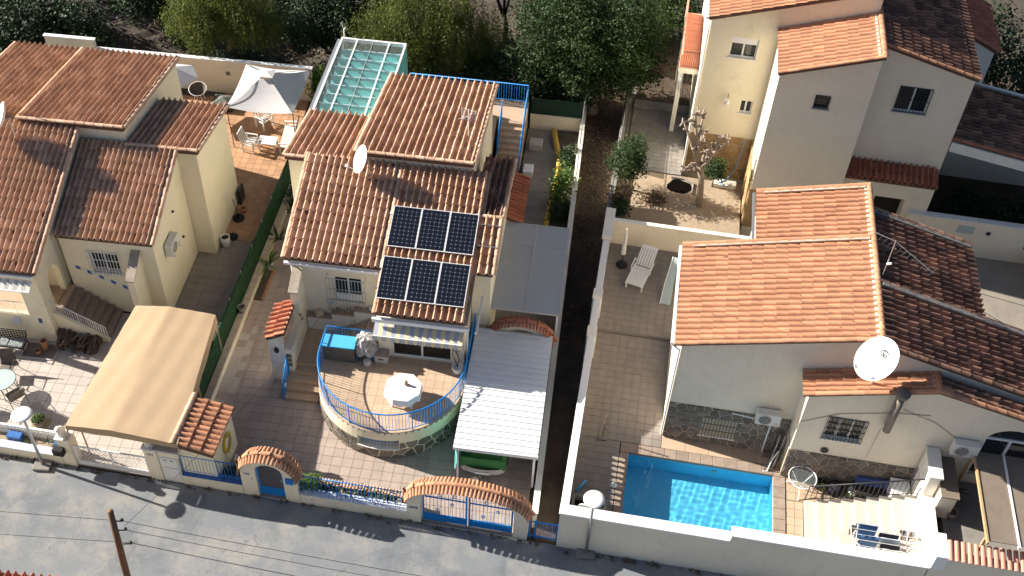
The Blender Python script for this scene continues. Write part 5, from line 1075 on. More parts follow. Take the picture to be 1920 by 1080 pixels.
# tan fabric carport awning
t = thing('carport_awning', 'large tan fabric carport canopy over the left driveway', 'carport', Lf)
A, B, C1, D = Vector((-.30, -1.80, 2.45)), Vector((2.72, -1.84, 2.45)), Vector((3.15, -7.72, 2.45)), Vector((-.78, -7.45, 2.45))
def tarp(u, v):
    p = (A*(1-u)+B*u)*(1-v)+(D*(1-u)+C1*u)*v; return (p.x, p.y, p.z+.17*max(0, 1-abs(u-.42)/(.42 if u < .42 else .58))**.85-.02*math.sin(v*math.pi*4)**2*math.sin(math.pi*u)+.006*math.sin(u*30+v*9)+.008*math.sin(v*41))
MB().grid(tarp, 26, 30).build('canopy', 'tarp_tan', t, True, fix=False)
MB().grid(lambda u, v: (B+(C1-B)*u)+Vector((.02*v+.01*math.sin(u*25), 0, -.42*v)), 30, 3).build('side_valance', 'tarp_tan', t, True, fix=False); MB().grid(lambda u, v: (A+(D-A)*u)+Vector((-.02*v+.01*math.sin(u*25), 0, -.42*v)), 30, 3).build('side_valance', 'tarp_tan', t, True, fix=False)
MB().grid(lambda u, v: Vector(tarp(u, 1))+Vector((0, -.02*v, -(.16+.02*math.sin(u*7))*v-.16*v*math.sin(math.pi*u)**.8)), 26, 3).build('front_valance', 'tarp_tan', t, True, fix=False)
for P_ in (A, B, C1, D, (A+D)/2, (B+C1)/2): c_ = Vector((1.2, P_.y, 0)); q = P_+(c_-P_)*.04; q.y += (.6 if P_.y < -7 else 0); MB().tube([(q.x, q.y, 0), (q.x, q.y, 2.4)], .03, 6).build('post', 'tarp_tan', t)
# driveway objects and rear patio
t = pot('pale pot with dark mouth standing at the yellow wall of the driveway', Lf, 1.05, 4.25, .03, .2, .5, 'plastic_white'); MB().lathe([(.001, .45), (.16, .46)], (0, 0, 0), 14).build('mouth_shade_disc', 'black', t)  # black disc under the rim paints the shade inside the pot
o = MB().lathe([(.2, 0), (.22, .1), (.12, .2), (.02, .24)], (0, 0, 0), 9).build('garbage_bag', 'cloth_black', None, True); place(o, Lf, 1.2, 4.75, .03); tag(o, 'crumpled black bag behind the pale pot on the driveway', 'bag')
o = thing('parasol_stand', 'round black parasol stand with broom stick by the yellow wall', 'parasol stand', Lf, 1.1, 5.95, .03); MB().lathe([(.26, 0), (.26, .06), (.06, .1), (.04, .3)], (0, 0, 0), 16).build('base', 'black', o); MB().tube([(0, 0, .1), (-.15, .1, 1.0)], .018, 6).build('stick', 'dark_metal', o)
pot('small clay pot beside the black parasol stand', Lf, 1.2, 6.4, .03, .14, .26, 'terracotta')
o = MB().box(-.06, .06, -.3, .3, 0, .8).build('folded_trolley', 'dark_metal', None, bevel=.03); place(o, Lf, .95, 7.1, .03); tag(o, 'dark folded trolley leaning on the rear yellow wall corner', 'trolley')
lowwall('patio_wall', 'long cream wall with white coping behind the terracotta patio', Lf, -8.1, 2.4, 14.78, 15.0, 1.85, 'cream', 'white', .07)
lowwall('patio_wall', 'short raised white coped wall at the far end of the brown roofs', Lf, -10.5, -8.1, 14.78, 15.0, 2.35, 'cream', 'white', .07)
for x in (-4.3, -4.25, -1.7): o = MB().box(-.1, .1, -.02, 0, -.1, .1).build('wall_vent', 'stone_dark'); place(o, Lf, x, 14.77, 1.2 if x != -4.25 else .75); tag(o, 'small square vent in the long cream patio wall, %s' % {-4.3: 'upper of a pair', -4.25: 'lower of a pair', -1.7: 'alone near the pavilion'}[x], 'vent')
t = thing('pavilion', 'square grey fabric garden pavilion over the terracotta patio', 'gazebo', Lf, 1.05, 12.4, .03)
hw = 1.52; Zc, Zt = 2.3, 3.0
for i in range(4):
    a = R_(45+90*i); b = R_(135+90*i); P0 = Vector((hw*1.414*math.cos(a), hw*1.414*math.sin(a)*1.12, Zc)); P1 = Vector((hw*1.414*math.cos(b), hw*1.414*math.sin(b)*1.12, Zc)); Tp = Vector((.28*math.cos(a)*1.4, .28*math.sin(a)*1.4, Zt)); Tq = Vector((.28*math.cos(b)*1.4, .28*math.sin(b)*1.4, Zt))
    MB().grid(lambda u, v: (P0*(1-u)+P1*u)*(1-v)+(Tp*(1-u)+Tq*u)*v + Vector((0, 0, -.14*math.sin(math.pi*u)*(1-v)-.10*math.sin(math.pi*v))), 12, 10).build('roof_panel', 'canvas_grey', t, True, fix=False)
    MB().quad(tuple(Tp*1.25+Vector((0, 0, -.62))), tuple(Tq*1.25+Vector((0, 0, -.62))), (0, 0, Zt+.22)).build('vent_cap', 'canvas_grey', t, fix=False)
    MB().tube([tuple(P0*.97-Vector((0, 0, Zc*.97))), tuple(P0-Vector((0, 0, .02)))], .02, 6).build('pole', 'dark_metal', t); MB().tube([tuple(P0), (0, 0, Zt+.1)], .014, 5).build('rafter', 'dark_metal', t)
def slat_chair(label, x, y, rot, w_=.6, name='garden_chair', cat='chair'):
    t = thing(name, label, cat, Lf, x, y, .03, rot)
    n = max(5, int(w_/.1))
    for i in range(n): xx = -w_/2+.02+i*(w_-.04)/(n-1); MB().box(xx-.03, xx+.03, -.28, .24, .40, .425).build('seat_slat', 'white', t); MB().extr([(xx-.03, .25, .44), (xx+.03, .25, .44), (xx+.03, .42, .95), (xx-.03, .42, .95)], (0, .02, 0)).build('back_slat', 'white', t)
    for s_ in (-1, 1):
        MB().box(s_*w_/2-.03, s_*w_/2+.03, -.3, .3, .60, .63).build('armrest', 'white', t)
        for y_ in (-.26, .24): MB().box(s_*w_/2-.025, s_*w_/2+.025, y_-.03, y_+.03, 0, .6).build('leg', 'white', t)
    MB().box(-w_/2, w_/2, .41, .45, .93, 1.0).build('back_rail', 'white', t)
slat_chair('white slatted armchair under the edge of the grey pavilion', .35, 10.75, 85); slat_chair('white slatted armchair on the far side of the pavilion table', .55, 12.5, 60); slat_chair('long white slatted bench along the green fence under the pavilion', 2.0, 11.4, -85, 1.7, 'garden_bench', 'bench')
t = thing('coffee_table', 'low white table between the slatted chairs under the pavilion', 'table', Lf, 1.15, 10.9, .03); MB().box(-.42, .42, -.3, .3, .42, .46).build('table_top', 'white', t)
for x in (-.36, .36):
    for y in (-.24, .24): MB().box(x-.03, x+.03, y-.03, y+.03, 0, .42).build('leg', 'white', t)
o = thing('fire_pit', 'square covered fire pit box by the cream patio wall', 'fire pit', Lf, -1.75, 13.7, .03); MB().box(-.5, .5, -.45, .45, 0, .32).build('box', 'dark_metal', o); MB().extr([(-.5, -.45, .33), (.5, -.45, .33), (.5, .45, .33), (-.5, .45, .33)], (0, 0, .02)).build('cover', 'fire_pit', o)
mb = MB(); [mb.quad(p, q, (0, 0, .55)) for p, q in (((-.5, -.45, .35), (.5, -.45, .35)), ((.5, -.45, .35), (.5, .45, .35)), ((.5, .45, .35), (-.5, .45, .35)), ((-.5, .45, .35), (-.5, -.45, .35)))]; mb.build('cover_peak', 'fire_pit', o, fix=False)
t = thing('round_chair', 'dark round backed wire chair by the cream patio wall', 'chair', Lf, -3.0, 13.9, .03)
MB().grid(lambda u, v: (.42*(v**.7)*math.cos(6.283*u), .36*(v**.7)*math.sin(6.283*u), .45+.3*v*v+.15*v*math.sin(6.283*u)), 20, 5).build('seat', 'stone_dark', t, True, fix=False); MB().tube([(.43*math.cos(i*.314), .37*math.sin(i*.314), .75+.15*math.sin(i*.314)) for i in range(20)], .016, 5, closed=True).build('rim', 'white_metal', t)
for i in range(4): a = .8+i*1.571; MB().tube([(.3*math.cos(a), .3*math.sin(a), 0), (.2*math.cos(a), .2*math.sin(a), .5)], .014, 5).build('leg', 'white_metal', t)
t = thing('parasol', 'white parasol partly hidden behind the brown upper roof', 'parasol', Lf, -3.6, 13.0, .03); MB().tube([(0, 0, 0), (0, 0, 2.5)], .025, 6).build('pole', 'dark_metal', t)
for i in range(6): a, b = i*1.047, (i+1)*1.047; MB().quad((0, 0, 2.55), (1.1*math.cos(a), 1.1*math.sin(a), 2.05), (1.1*math.cos(b), 1.1*math.sin(b), 2.05)).build('panel', 'canvas_grey', t, fix=False)
dish('satellite_dish', 'white satellite dish at the corner of the brown upper roof of the yellow house', Lf, -6.15, 3.05, 6.75, .64, (-.75, -.35, .5), pole=1.0)
t = thing('aerial_mast', 'tall thin rusty aerial mast above the yellow house roofs', 'mast', Lf, -7.6, 4.3, 5.6); MB().tube([(0, 0, 0), (-.15, .1, 2.6), (-.3, .2, 5.5)], [.03, .025, .02], 6).build('pole', 'rust', t, True); MB().tube([(-.6, .1, 5.0), (.4, .5, 5.3)], .012, 5).build('boom', 'grey_metal', t)
for i in range(5): MB().tube([(-.5+i*.2-.03, -.05+i*.08+.2, 5.03+i*.06), (-.5+i*.2+.03, -.05+i*.08-.2+.0, 5.03+i*.06)], .008, 4).build('element', 'grey_metal', t)
MB().tube([(-.25, .18, 4.2), (.3, 1.5, 1.2), (.5, 2.2, .4)], .006, 4).build('guy_wire', 'cable_grey', t)
# ================================================================ RIGHT HOUSE WITH POOL
H = thing('house', 'beige house with orange sunlit and dark shaded tiled slopes behind the pool', 'house', Rf)
RL = lambda x: 7.18-.256*(6.1-x); RR = lambda x: 7.18-.275*(x-6.1); EL = lambda x: 6.2-.275*(8.07-x); ER = lambda x: 6.2-.25*(x-8.07); kl = math.sqrt(1+.256**2); kr = math.sqrt(1+.275**2)
volume(H, 0, 6.1, 0, 4.62, 0, lambda x, y: RL(x)-.13, 'beige', front=[rect(1.28, 2.5, .9, 1.9)])
volume(H, 2.4, 6.1, 4.62, 7.4, 0, lambda x, y: RL(x)-.13, 'beige'); volume(H, 6.1, 12.5, -.25, 2.45, 0, lambda x, y: RR(x)-.13, 'beige'); volume(H, 6.1, 9.85, 2.46, 6.4, 0, lambda x, y: RR(x)-.36, 'beige')
mb = MB(); facade(mb, (4.28, -.95), (1, 0), (0, 1), 3.79, 0, lambda s: EL(4.28+s)-.13, [rect(.88, 2.12, 2.92, 4.06)], .18); facade(mb, (8.07, -.95), (1, 0), (0, 1), 4.4, 0, lambda s: ER(8.07+s)-.13, [arch_open(2.1, 3.8, 2.2, 4.1, .65, 10)], .2); facade(mb, (4.28, -.95), (0, 1), (1, 0), .95, 0, lambda s: EL(4.28)-.13); mb.build('wall', 'beige', H, fix=False)
roof(H, (-.26, 4.72, RL(-.26)), (0, -1, 0), (1, 0, .256), 4.80, 6.36*kl, 'tile_orange', verge='LR', p=.25, e=.42, h=.085, frac=.66)
roof(H, (2.22, 7.5, RL(2.22)), (0, -1, 0), (1, 0, .256), 2.70, 3.88*kl, 'tile_orange', verge='L', p=.25, e=.42, h=.085, frac=.66)
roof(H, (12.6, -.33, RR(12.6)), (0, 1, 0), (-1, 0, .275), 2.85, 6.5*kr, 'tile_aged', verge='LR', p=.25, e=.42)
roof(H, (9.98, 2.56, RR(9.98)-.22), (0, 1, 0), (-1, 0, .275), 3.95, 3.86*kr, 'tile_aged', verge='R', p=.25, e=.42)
roof(H, (4.05, -.02, EL(4.05)), (0, -1, 0), (1, 0, .275), 1.02, 4.03*kr, 'tile_orange', verge='R', p=.204, e=.42, h=.085, frac=.66)
roof(H, (12.4, -1.02, ER(12.4)), (0, 1, 0), (-1, 0, .25), .62, 4.3*1.031, 'tile_aged', verge='L', p=.31, e=.42, capm='tile_orange')
cm = cap_mesh('ridge_tile', 'tile_orange', .44, .11)
for i in range(20): link('ridge_tile', cm, H, basis(Vector((6.1, -.12+i*.38, 7.20)), Vector((1, 0, 0)), Vector((0, 1, 0)), Vector((0, 0, 1))))
for i in range(3): link('ridge_tile', cm, H, basis(Vector((8.07, -1.05+i*.36, 6.22)), Vector((1, 0, 0)), Vector((0, 1, 0)), Vector((0, 0, 1))))
MB().box(5.93, 6.0, -.14, 7.48, 7.1, 7.19).build('ridge_mortar', 'white_wall', H); MB().box(7.9, 7.97, -1.04, -.03, 6.1, 6.19).build('ridge_mortar', 'white_wall', H)
for (yy, xe, dz) in ((2.44, 12.4, .06), (6.38, 9.95, -.17)): MB().extr([(6.25, yy, RR(6.25)+dz), (xe, yy, RR(xe)+dz), (xe, yy, RR(xe)+dz+.1), (6.25, yy, RR(6.25)+dz+.1)], (0, -.16, 0)).build('mortar_strip', 'strip_grey', H)
MB().extr([(.1, 4.55, RL(.1)+.04), (5.95, 4.55, RL(5.95)+.04), (5.95, 4.55, RL(5.95)+.1), (.1, 4.55, RL(.1)+.1)], (0, .1, 0)).build('mortar_strip', 'mortar', H); MB().extr([(2.5, 7.33, RL(2.5)+.04), (5.95, 7.33, RL(5.95)+.04), (5.95, 7.33, RL(5.95)+.1), (2.5, 7.33, RL(2.5)+.1)], (0, .1, 0)).build('mortar_strip', 'mortar', H)
MB().box(-.38, -.28, -.05, 4.75, RL(-.26)-.12, RL(-.26)-.03).build('gutter', 'white_metal', H); MB().tube([(-.32, -.0, 5.4), (-.05, -.03, 5.2), (-.05, -.03, .6)], .04, 8).build('downpipe', 'white_metal', H); MB().box(2.1, 2.2, 4.75, 7.5, RL(2.22)-.12, RL(2.22)-.03).build('gutter', 'grey_metal', H)
window(H, 1.28, 2.5, 0, .9, 1.9, grille=True, gx=.02, nb=11, hb=3, pm='plastic_white'); window(H, 5.16, 6.4, -.95, 2.92, 4.06, grille=True, gx=.03, nb=10, hb=4, mull=2, pm='glass')
mb = MB(); facade(mb, (10.17, -.83), (1, 0), (0, 1), 1.7, 2.2, 2.21, []); MB().extr([(10.17, -.8, 2.2), (11.87, -.8, 2.2)]+[(11.02+.85*math.cos(math.pi*i/12), -.8, 4.1+.65*math.sin(math.pi*i/12)) for i in range(13)], (0, .02, 0)).build('arched_pane', 'glass', H)
for a in (MB().box(10.17, 11.87, -.86, -.8, 4.06, 4.14), MB().box(10.98, 11.06, -.86, -.81, 2.2, 4.06), MB().box(10.17, 10.25, -.86, -.81, 2.2, 4.06)): a.build('window_frame', 'white_metal', H)
fm = lambda x0, y_: (lambda u, v, d: (x0+u, y_-d, .5+v))
pl = MB().box(0.02, 4.26, -.022, 0, .45, 2.45).build('plinth', 'stone_mortar', H); stones(pl, 4.24, 1.95, fm(.02, -.024), .36, .04, 'stone_dark', 31, .03, holes=[(1.2, 2.54, .34, 1.42)])
pl = MB().box(4.24, 8.5, -.975, -.952, .45, 2.05).build('plinth', 'stone_mortar', H); stones(pl, 4.24, 1.55, fm(4.26, -.977), .36, .04, 'stone_dark', 32, .03)
MB().box(4.255, 4.278, -.97, -.025, .45, 2.05).build('plinth', 'stone_mortar', H)
MB().lathe([(.03, 0), (.12, .01), (.14, .04)], (0, 0, 0), 12).build('wall_vent', 'dark_metal', H).matrix_local = Matrix.Translation((5.4, -.955, 2.3)) @ Matrix.Rotation(R_(90), 4, 'X')
ac_unit('white air conditioner above the stone plinth and barred window by the pool', Rf, 3.42, 0, 2.35, 0); ac_unit('white air conditioner beside the arched window of the beige house', Rf, 9.62, -.95, 3.45, 0)
cable([(3.0, -.06, 2.3), (2.2, -.06, 2.4)], 'white pipe running left from the air conditioner over the plinth', Rf, .03, 'white_metal', 'pipe'); cable([(3.6, -.1, 2.3), (3.6, -.1, .55)], 'white drain pipe dropping from the air conditioner to the pool deck', Rf, .03, 'white_metal', 'pipe')
cable([(4.3, -.97, 3.6), (5.4, -.97, 4.3), (7.0, -.97, 4.75), (8.2, -.97, 4.9)], 'thin cable sagging across the beige gable above the barred window', Rf, .008); cable([(7.3, -.98, 5.0), (8.4, -.98, 4.6), (9.4, -.98, 3.9)], 'thin cable slanting from the flue to the air conditioner', Rf, .008); cable([(6.9, -.98, 5.5), (6.85, -.98, 3.2), (6.8, -.98, 2.2)], 'thin vertical cable left of the dark flue', Rf, .008, 'cable_grey')
t = thing('flue', 'dark stove flue with round cowl on the beige gable wall', 'flue', Rf, 6.99, -1.16, 4.05); MB().tube([(0, 0, 0), (0, 0, 1.75)], .13, 12).build('pipe', 'stone_dark', t, True); MB().lathe([(.13, 1.72), (.2, 1.8), (.24, 1.9), (.24, 1.98), (.1, 2.05), (.01, 2.06)], (0, 0, 0), 14).build('cowl', 'stone_dark', t, True); MB().tube([(0, .02, .5), (0, .22, .5)], .03, 6).build('bracket', 'dark_metal', t)
dish('satellite_dish', 'large white satellite dish marked Gi above the orange lean roof', Rf, 5.98, -.80, 6.95, .76, (-.60, -.38, .70), pole=1.25, logo='Gi')
t = thing('roof_aerial', 'thin white aerial with long boom on the ridge of the beige house', 'aerial', Rf, 6.28, 2.87, 7.1); MB().tube([(0, 0, 0), (.06, .2, 1.5)], .018, 6).build('mast', 'grey_metal', t); MB().tube([(-.7, .7, 1.35), (.06, .2, 1.45), (1.3, -.7, 1.1)], .009, 5).build('boom', 'grey_metal', t)
el = MB().tube([(-.04, -.1, .0), (.04, .1, 0)], .008, 4)
for i in range(14): u = i/13; x, y, z = -.65+1.9*u, .66-1.33*u, 1.36-.24*u; MB().tube([(x-.10, y-.14, z), (x+.10, y+.14, z)], .005, 4).build('element', 'grey_metal', t)
MB().tube([(.02, .06, .55), (.14, .0, .65)], .04, 6).build('amplifier', 'white_metal', t)
# ---- pool
t = thing('swimming_pool', 'rectangular bright blue swimming pool with brown tiled coping', 'swimming pool', Rf)
dz = -.58
mb = MB(); mb.quad((PX0, PY0, dz), (PX1, PY0, dz), (PX1, PY1, dz), (PX0, PY1, dz))
for a, b, c, d in ((PX0, PY0, PX1, PY0), (PX1, PY0, PX1, PY1), (PX1, PY1, PX0, PY1), (PX0, PY1, PX0, PY0)): mb.quad((a, b, dz), (c, d, dz), (c, d, .46), (a, b, .46))
basin_o = mb.build('basin', 'pool_tile', t, fix=False)
def ring(x0, x1, y0, y1, nx, ny):
    for i in range(nx):
        for j in range(ny): MB().box(x0+(x1-x0)*i/nx+.005, x0+(x1-x0)*(i+1)/nx-.005, y0+(y1-y0)*j/ny+.005, y0+(y1-y0)*(j+1)/ny-.005, .40, .53+random.uniform(-.003, .003)).build('coping_tile', 'coping', t, bevel=.01)
ring(PX0-.02, PX1+.02, PY1-.02, PY1+.4, 12, 1); ring(PX0-.3, PX0+.02, PY0-.02, PY1+.4, 1, 8); ring(PX1-.02, PX1+.42, PY0-.02, PY1+.4, 1, 8); ring(PX0-.3, PX1+.42, PY0-.3, PY0-.02, 12, 1)
m_, nt, b_ = new_mat('pool_water'); b_.inputs['Base Color'].default_value = (.86, .97, .99, 1); b_.inputs['Roughness'].default_value = 0; b_.inputs['IOR'].default_value = 1.33; b_.inputs['Transmission Weight'].default_value = 1.0; MATS['pool_water'] = m_
m_, nt, b_ = new_mat('water'); nt.nodes.remove(b_); out = nt.nodes['Material Output']
tr_ = N(nt, 'ShaderNodeBsdfTransparent'); tr_.inputs[0].default_value = (.62, .90, .97, 1); gl = N(nt, 'ShaderNodeBsdfGlossy'); gl.inputs['Roughness'].default_value = .03; fr = N(nt, 'ShaderNodeLayerWeight'); fr.inputs[0].default_value = .15
bn = N(nt, 'ShaderNodeBump'); bn.inputs['Strength'].default_value = .35; bn.inputs['Distance'].default_value = .05; nt.links.new(noise(nt, 3.2, 3, .5), bn.inputs['Height']); nt.links.new(bn.outputs[0], gl.inputs['Normal']); nt.links.new(bn.outputs[0], fr.inputs['Normal'])
mx = N(nt, 'ShaderNodeMixShader'); nt.links.new(ramp(nt, fr.outputs['Facing'], -.04, 1.6), mx.inputs[0]); nt.links.new(tr_.outputs[0], mx.inputs[1]); nt.links.new(gl.outputs[0], mx.inputs[2]); nt.links.new(mx.outputs[0], out.inputs[0]); MATS['water'] = m_
WV = [(random.Random(i).uniform(0, 6.283), random.Random(i+50).uniform(9, 32), random.Random(i+90).uniform(0, 6.283)) for i in range(16)]
def wave(u, v):
    x, y = PX0+(PX1-PX0)*u, PY0+(PY1-PY0)*v; return (x, y, .36+sum(.0075/k_*math.sin(k_*(x*math.cos(a)+y*math.sin(a))+p_) for a, k_, p_ in WV))
wo = MB().grid(wave, 220, 140).build('water', 'pool_water', t, True, fix=False)
wo.cycles.is_caustics_caster = True; basin_o.cycles.is_caustics_receiver = True; sun_d.cycles.is_caustics_light = True
MB().lathe([(.02, 0), (.1, .0), (.1, .03), (.02, .03)], (0, 0, 0), 14).build('pool_light', 'acrylic', t).matrix_local = Matrix.Translation((2.0, PY1-.001, .1)) @ Matrix.Rotation(R_(90), 4, 'X')
# ---- walls round the pool plot
t = thing('pool_wall', 'tall beige street wall with stepped white coping round the pool plot', 'wall', Rf)
MB().box(-3.17, 2.35, -5.0, -4.68, -.1, 1.98).build('wall_body', 'beige', t); MB().box(2.351, 8.5, -5.0, -4.68, -.1, 2.28).build('wall_body', 'beige', t)
MB().box(-3.2, 2.33, -5.03, -4.64, 1.98, 2.05).build('coping', 'white', t, bevel=.01); MB().box(2.33, 8.54, -5.03, -4.64, 2.28, 2.36).build('coping', 'white', t, bevel=.01)
t = thing('pool_side_wall', 'white coped boundary wall with balusters between the pool deck and alley', 'wall', Rf)
MB().box(-3.17, -2.95, -4.66, 10.3, -.1, 1.02).build('wall_body', 'white_wall', t); MB().box(-3.17, -2.95, -.9, 10.3, 1.02, 1.62).build('wall_upper', 'white_wall', t); MB().box(-3.2, -2.92, -4.64, 10.33, 1.62, 1.72).build('coping', 'white', t, bevel=.01)
bm_ = MB().lathe([(.05, 0), (.075, .05), (.09, .18), (.045, .35), (.06, .5), (.075, .6)], (0, 0, 0), 8).mesh('baluster', 'white')
for i in range(16): o = link('baluster', bm_, t); o.location = (-3.06, -4.5+i*.235, 1.02)
for y in (3.35, 5.35): MB().box(-3.25, -2.88, y-.2, y+.2, -.1, 1.9).build('pier', 'white_wall', t)
MB().box(-3.26, -2.86, 8.6, 10.35, 1.72, 1.95).build('raised_end', 'white_wall', t)
lowwall('yard_wall', 'cream wall with pale coping closing the upper pool deck', Rf, -2.94, 3.0, 9.62, 9.82, 1.85, 'cream', 'white_wall', .05, z0=0)
# ---- deck things
t = thing('sun_lounger', 'white slatted plastic sun lounger on the upper deck', 'sun lounger', Rf, -1.45, 7.95, .65, -14)
for i in range(11): MB().box(-.31, .31, -1.05+i*.105, -.97+i*.105, .34, .365).build('seat_slat', 'plastic_white', t)
for i in range(5): MB().extr([(-.27+i*.115, .15, .36), (-.18+i*.115, .15, .36), (-.18+i*.115, .85, .78), (-.27+i*.115, .85, .78)], (0, .012, -.02)).build('back_slat', 'plastic_white', t)
MB().extr([(-.33, .83, .77), (.33, .83, .77), (.33, .93, .83), (-.33, .93, .83)], (0, .012, -.025)).build('head_rail', 'plastic_white', t)
for s_ in (-1, 1):
    MB().box(s_*.34-.03, s_*.34+.03, -1.08, .2, .31, .37).build('side_rail', 'plastic_white', t); MB().extr([(s_*.32-.025, .15, .34), (s_*.32+.025, .15, .34), (s_*.32+.025, .9, .80), (s_*.32-.025, .9, .80)], (0, .02, -.03)).build('back_rail', 'plastic_white', t); MB().tube([(s_*.38, -.25, .36), (s_*.4, -.2, .56), (s_*.4, .25, .58), (s_*.38, .35, .4)], .025, 6).build('armrest', 'plastic_white', t)
    for y in (-.95, .1): MB().box(s_*.33-.03, s_*.33+.03, y-.03, y+.03, 0, .33).build('leg', 'plastic_white', t)
t = thing('parasol', 'closed white parasol in a round black base on the upper deck', 'parasol', Rf, -2.3, 8.35, .65); MB().lathe([(.24, 0), (.24, .06), (.1, .1), (.04, .14), (.03, .3)], (0, 0, 0), 18).build('base', 'black', t, True); MB().tube([(0, 0, .1), (0, 0, 2.05)], .022, 8).build('pole', 'dark_metal', t)
MB().lathe([(.03, .62), (.10, .66), (.09, 1.0), (.075, 1.5), (.05, 2.0), (.01, 2.08)], (0, 0, 0), 10).build('furled_canopy', 'white_wall', t, True)
t = thing('glass_screen', 'tilted pale green glass screen against the beige house on the upper deck', 'screen', Rf, -.25, 7.2, .65)
MB().extr([(-.3, -.75, .02), (.1, -.8, .02), (.2, 1.1, .9), (-.02, 1.1, .9)], (.0, 0, .012)).build('pane', 'acrylic', t); MB().tube([(-.32, -.78, .02), (-.22, .0, .45), (-.02, 1.1, .92)], .018, 6).build('frame', 'white_metal', t)
t = thing('outdoor_shower', 'slim dark outdoor shower post on the lower deck', 'shower', Rf, -2.11, -.54, .5); MB().tube([(0, 0, .05), (0, 0, 1.2), (.04, 0, 1.34)], .022, 6).build('post', 'rust', t); MB().box(-.14, .14, -.14, .14, 0, .06).build('foot', 'paver_tan', t); MB().tube([(0, 0, .55), (.1, -.05, .55)], .015, 5).build('tap', 'dark_metal', t)
t = thing('pump_box', 'low grey pump housing in the street corner of the pool deck', 'box', Rf, -2.25, -3.95, .5)
for a in (MB().box(-.55, .55, .5, .58, 0, .42), MB().box(-.55, .55, -.6, -.52, 0, .42), MB().box(-.6, -.52, -.6, .58, 0, .42), MB().box(.5, .6, -.6, .58, 0, .42)): a.build('side', 'concrete', t)
MB().box(-.5, .5, -.52, .5, 0, .12).build('floor', 'dark_room', t); MB().lathe([(.16, .12), (.2, .3), (.12, .4), (.02, .42)], (-.2, .1, 0), 12).build('filter', 'plastic_white', t, True); MB().lathe([(.1, .12), (.12, .28), (.02, .3)], (.2, -.1, 0), 10).build('pump', 'dark_metal', t, True)
o = MB().tube([(-.14, -.25, .06), (.14, .25, .06)], .05, 8).build('pool_noodle', 'light_blue', None, True); place(o, Rf, -2.62, -2.8, .5); tag(o, 'light blue foam pool noodle beside the pump housing', 'pool toy')
o = MB().lathe([(.02, -.11), (.08, -.08), (.11, 0), (.08, .08), (.02, .11)], (0, 0, .11), 14).build('globe_lamp', 'acrylic', None, True); place(o, Rf, -1.5, -2.6, .5); tag(o, 'small round globe lamp on the pool edge by the balusters', 'lamp')
# folded metal chairs by the corner of the house
t = thing('folded_chairs', 'folded metal deck chairs leaning in the corner beside the pool', 'chair', Rf, 3.95, -.45, .5)
for i in range(5):
    x = -.25+i*.09; MB().tube([(x, -.45+.04*i, .02), (x+.18, .1, .9+.05*i), (x+.22, .25, 1.25)], .018, 6).build('frame_tube', 'grey_metal' if i % 2 else 'dark_metal', t); MB().tube([(x-.1, .15, .02), (x+.15, .05, .8)], .014, 6).build('brace', 'dark_metal', t)
MB().tube([(-.32, -.5, .03), (-.15, -.45, .03), (-.05, -.25, .5), (.1, -.1, .8)], .02, 6).build('armrest', 'white_metal', t)
# ---- stairs at the right end, drying rack, terrace pots
t = thing('pool_stairs', 'wide pale tiled stairs rising right of the pool', 'stairs', Rf)
for i in range(9): MB().box(5.08+i*.385, 8.5, -4.66, -1.98+.001*i, .3, .5+.155*(i+1)).build('step', 'paver_white', t)
MB().box(6.05, 8.49, -4.655, -3.45, .5, 1.28).build('side_platform', 'paver_white', t)
t = thing('stair_railing', 'black barred railing along the back of the pale pool stairs', 'railing', Rf); railing(t, [(5.1, -1.92, .52), (8.6, -1.92, 1.92)], .88, 'dark_metal', .17, .025, bar_r=.012)
t = thing('stair_wall', 'white wall with a raised pier at the top of the pale stairs', 'wall', Rf)
MB().box(8.52, 8.95, -4.66, -1.2, 0, 2.3).build('wall_body', 'white_wall', t); MB().box(8.55, 8.9, -2.2, -1.0, 2.301, 3.3).build('pier', 'white_wall', t); MB().box(8.5, 8.95, -2.25, -.98, 3.3, 3.36).build('pier_cap', 'white_wall', t)
t = thing('drying_rack', 'white folding drying rack loaded with washing above the pale stairs', 'drying rack', Rf, 7.25, -4.05, 1.28)
for y in (-.42, -.2, .0, .2, .42): MB().tube([(-1.05, y, .88), (1.05, y, .88)], .010, 5).build('rail', 'white_metal', t)
for x in (-1.05, 1.05): MB().tube([(x, -.45, .88), (x, .45, .88)], .014, 5).build('end_rail', 'white_metal', t)
for x in (-.8, .8): MB().tube([(x, -.4, .0), (x, .4, .86)], .014, 5).build('leg', 'white_metal', t); MB().tube([(x, .4, .0), (x, -.4, .86)], .014, 5).build('leg', 'white_metal', t)
def hung(label, x0, x1, y, drop, m, name='garment', cat='laundry', kk_=.0):
    mb = MB(); mb.grid(lambda u, v: (x0+(x1-x0)*u, y+(-1 if v < .5 else 1)*(.012+.03*abs(v-.5)*2)*(1+.4*math.sin(u*9)), .895-drop*abs(v-.5)*2*(1-.06*math.sin(u*12))), 10, 8); o = mb.build(name, m, None, True, fix=False); place(o, Rf, 7.25, -4.05, 1.28); tag(o, label, cat, 'washing on the drying rack')
hung('blue jeans hanging over the drying rack', -.76, -.15, .42, .8, 'denim'); hung('second pair of blue jeans on the middle rail of the drying rack', -.74, -.15, -.02, .75, 'denim'); hung('dark plum garment at the left end of the drying rack', -1.02, -.88, .3, .5, 'stone_dark'); hung('pale grey shirt next to the plum garment on the drying rack', -.86, -.75, .42, .4, 'cloth_pale')
hung('black trousers over the far rail of the drying rack', -.12, .5, .2, .3, 'cloth_black'); hung('pale blue towel over the middle rail of the drying rack', -.12, .52, .0, .3, 'cloth_pale'); hung('black top over the near rail of the drying rack', -.1, .5, -.2, .34, 'cloth_black'); hung('white sheet over the nearest rail of the drying rack', -.1, .55, -.42, .4, 'cloth_white')
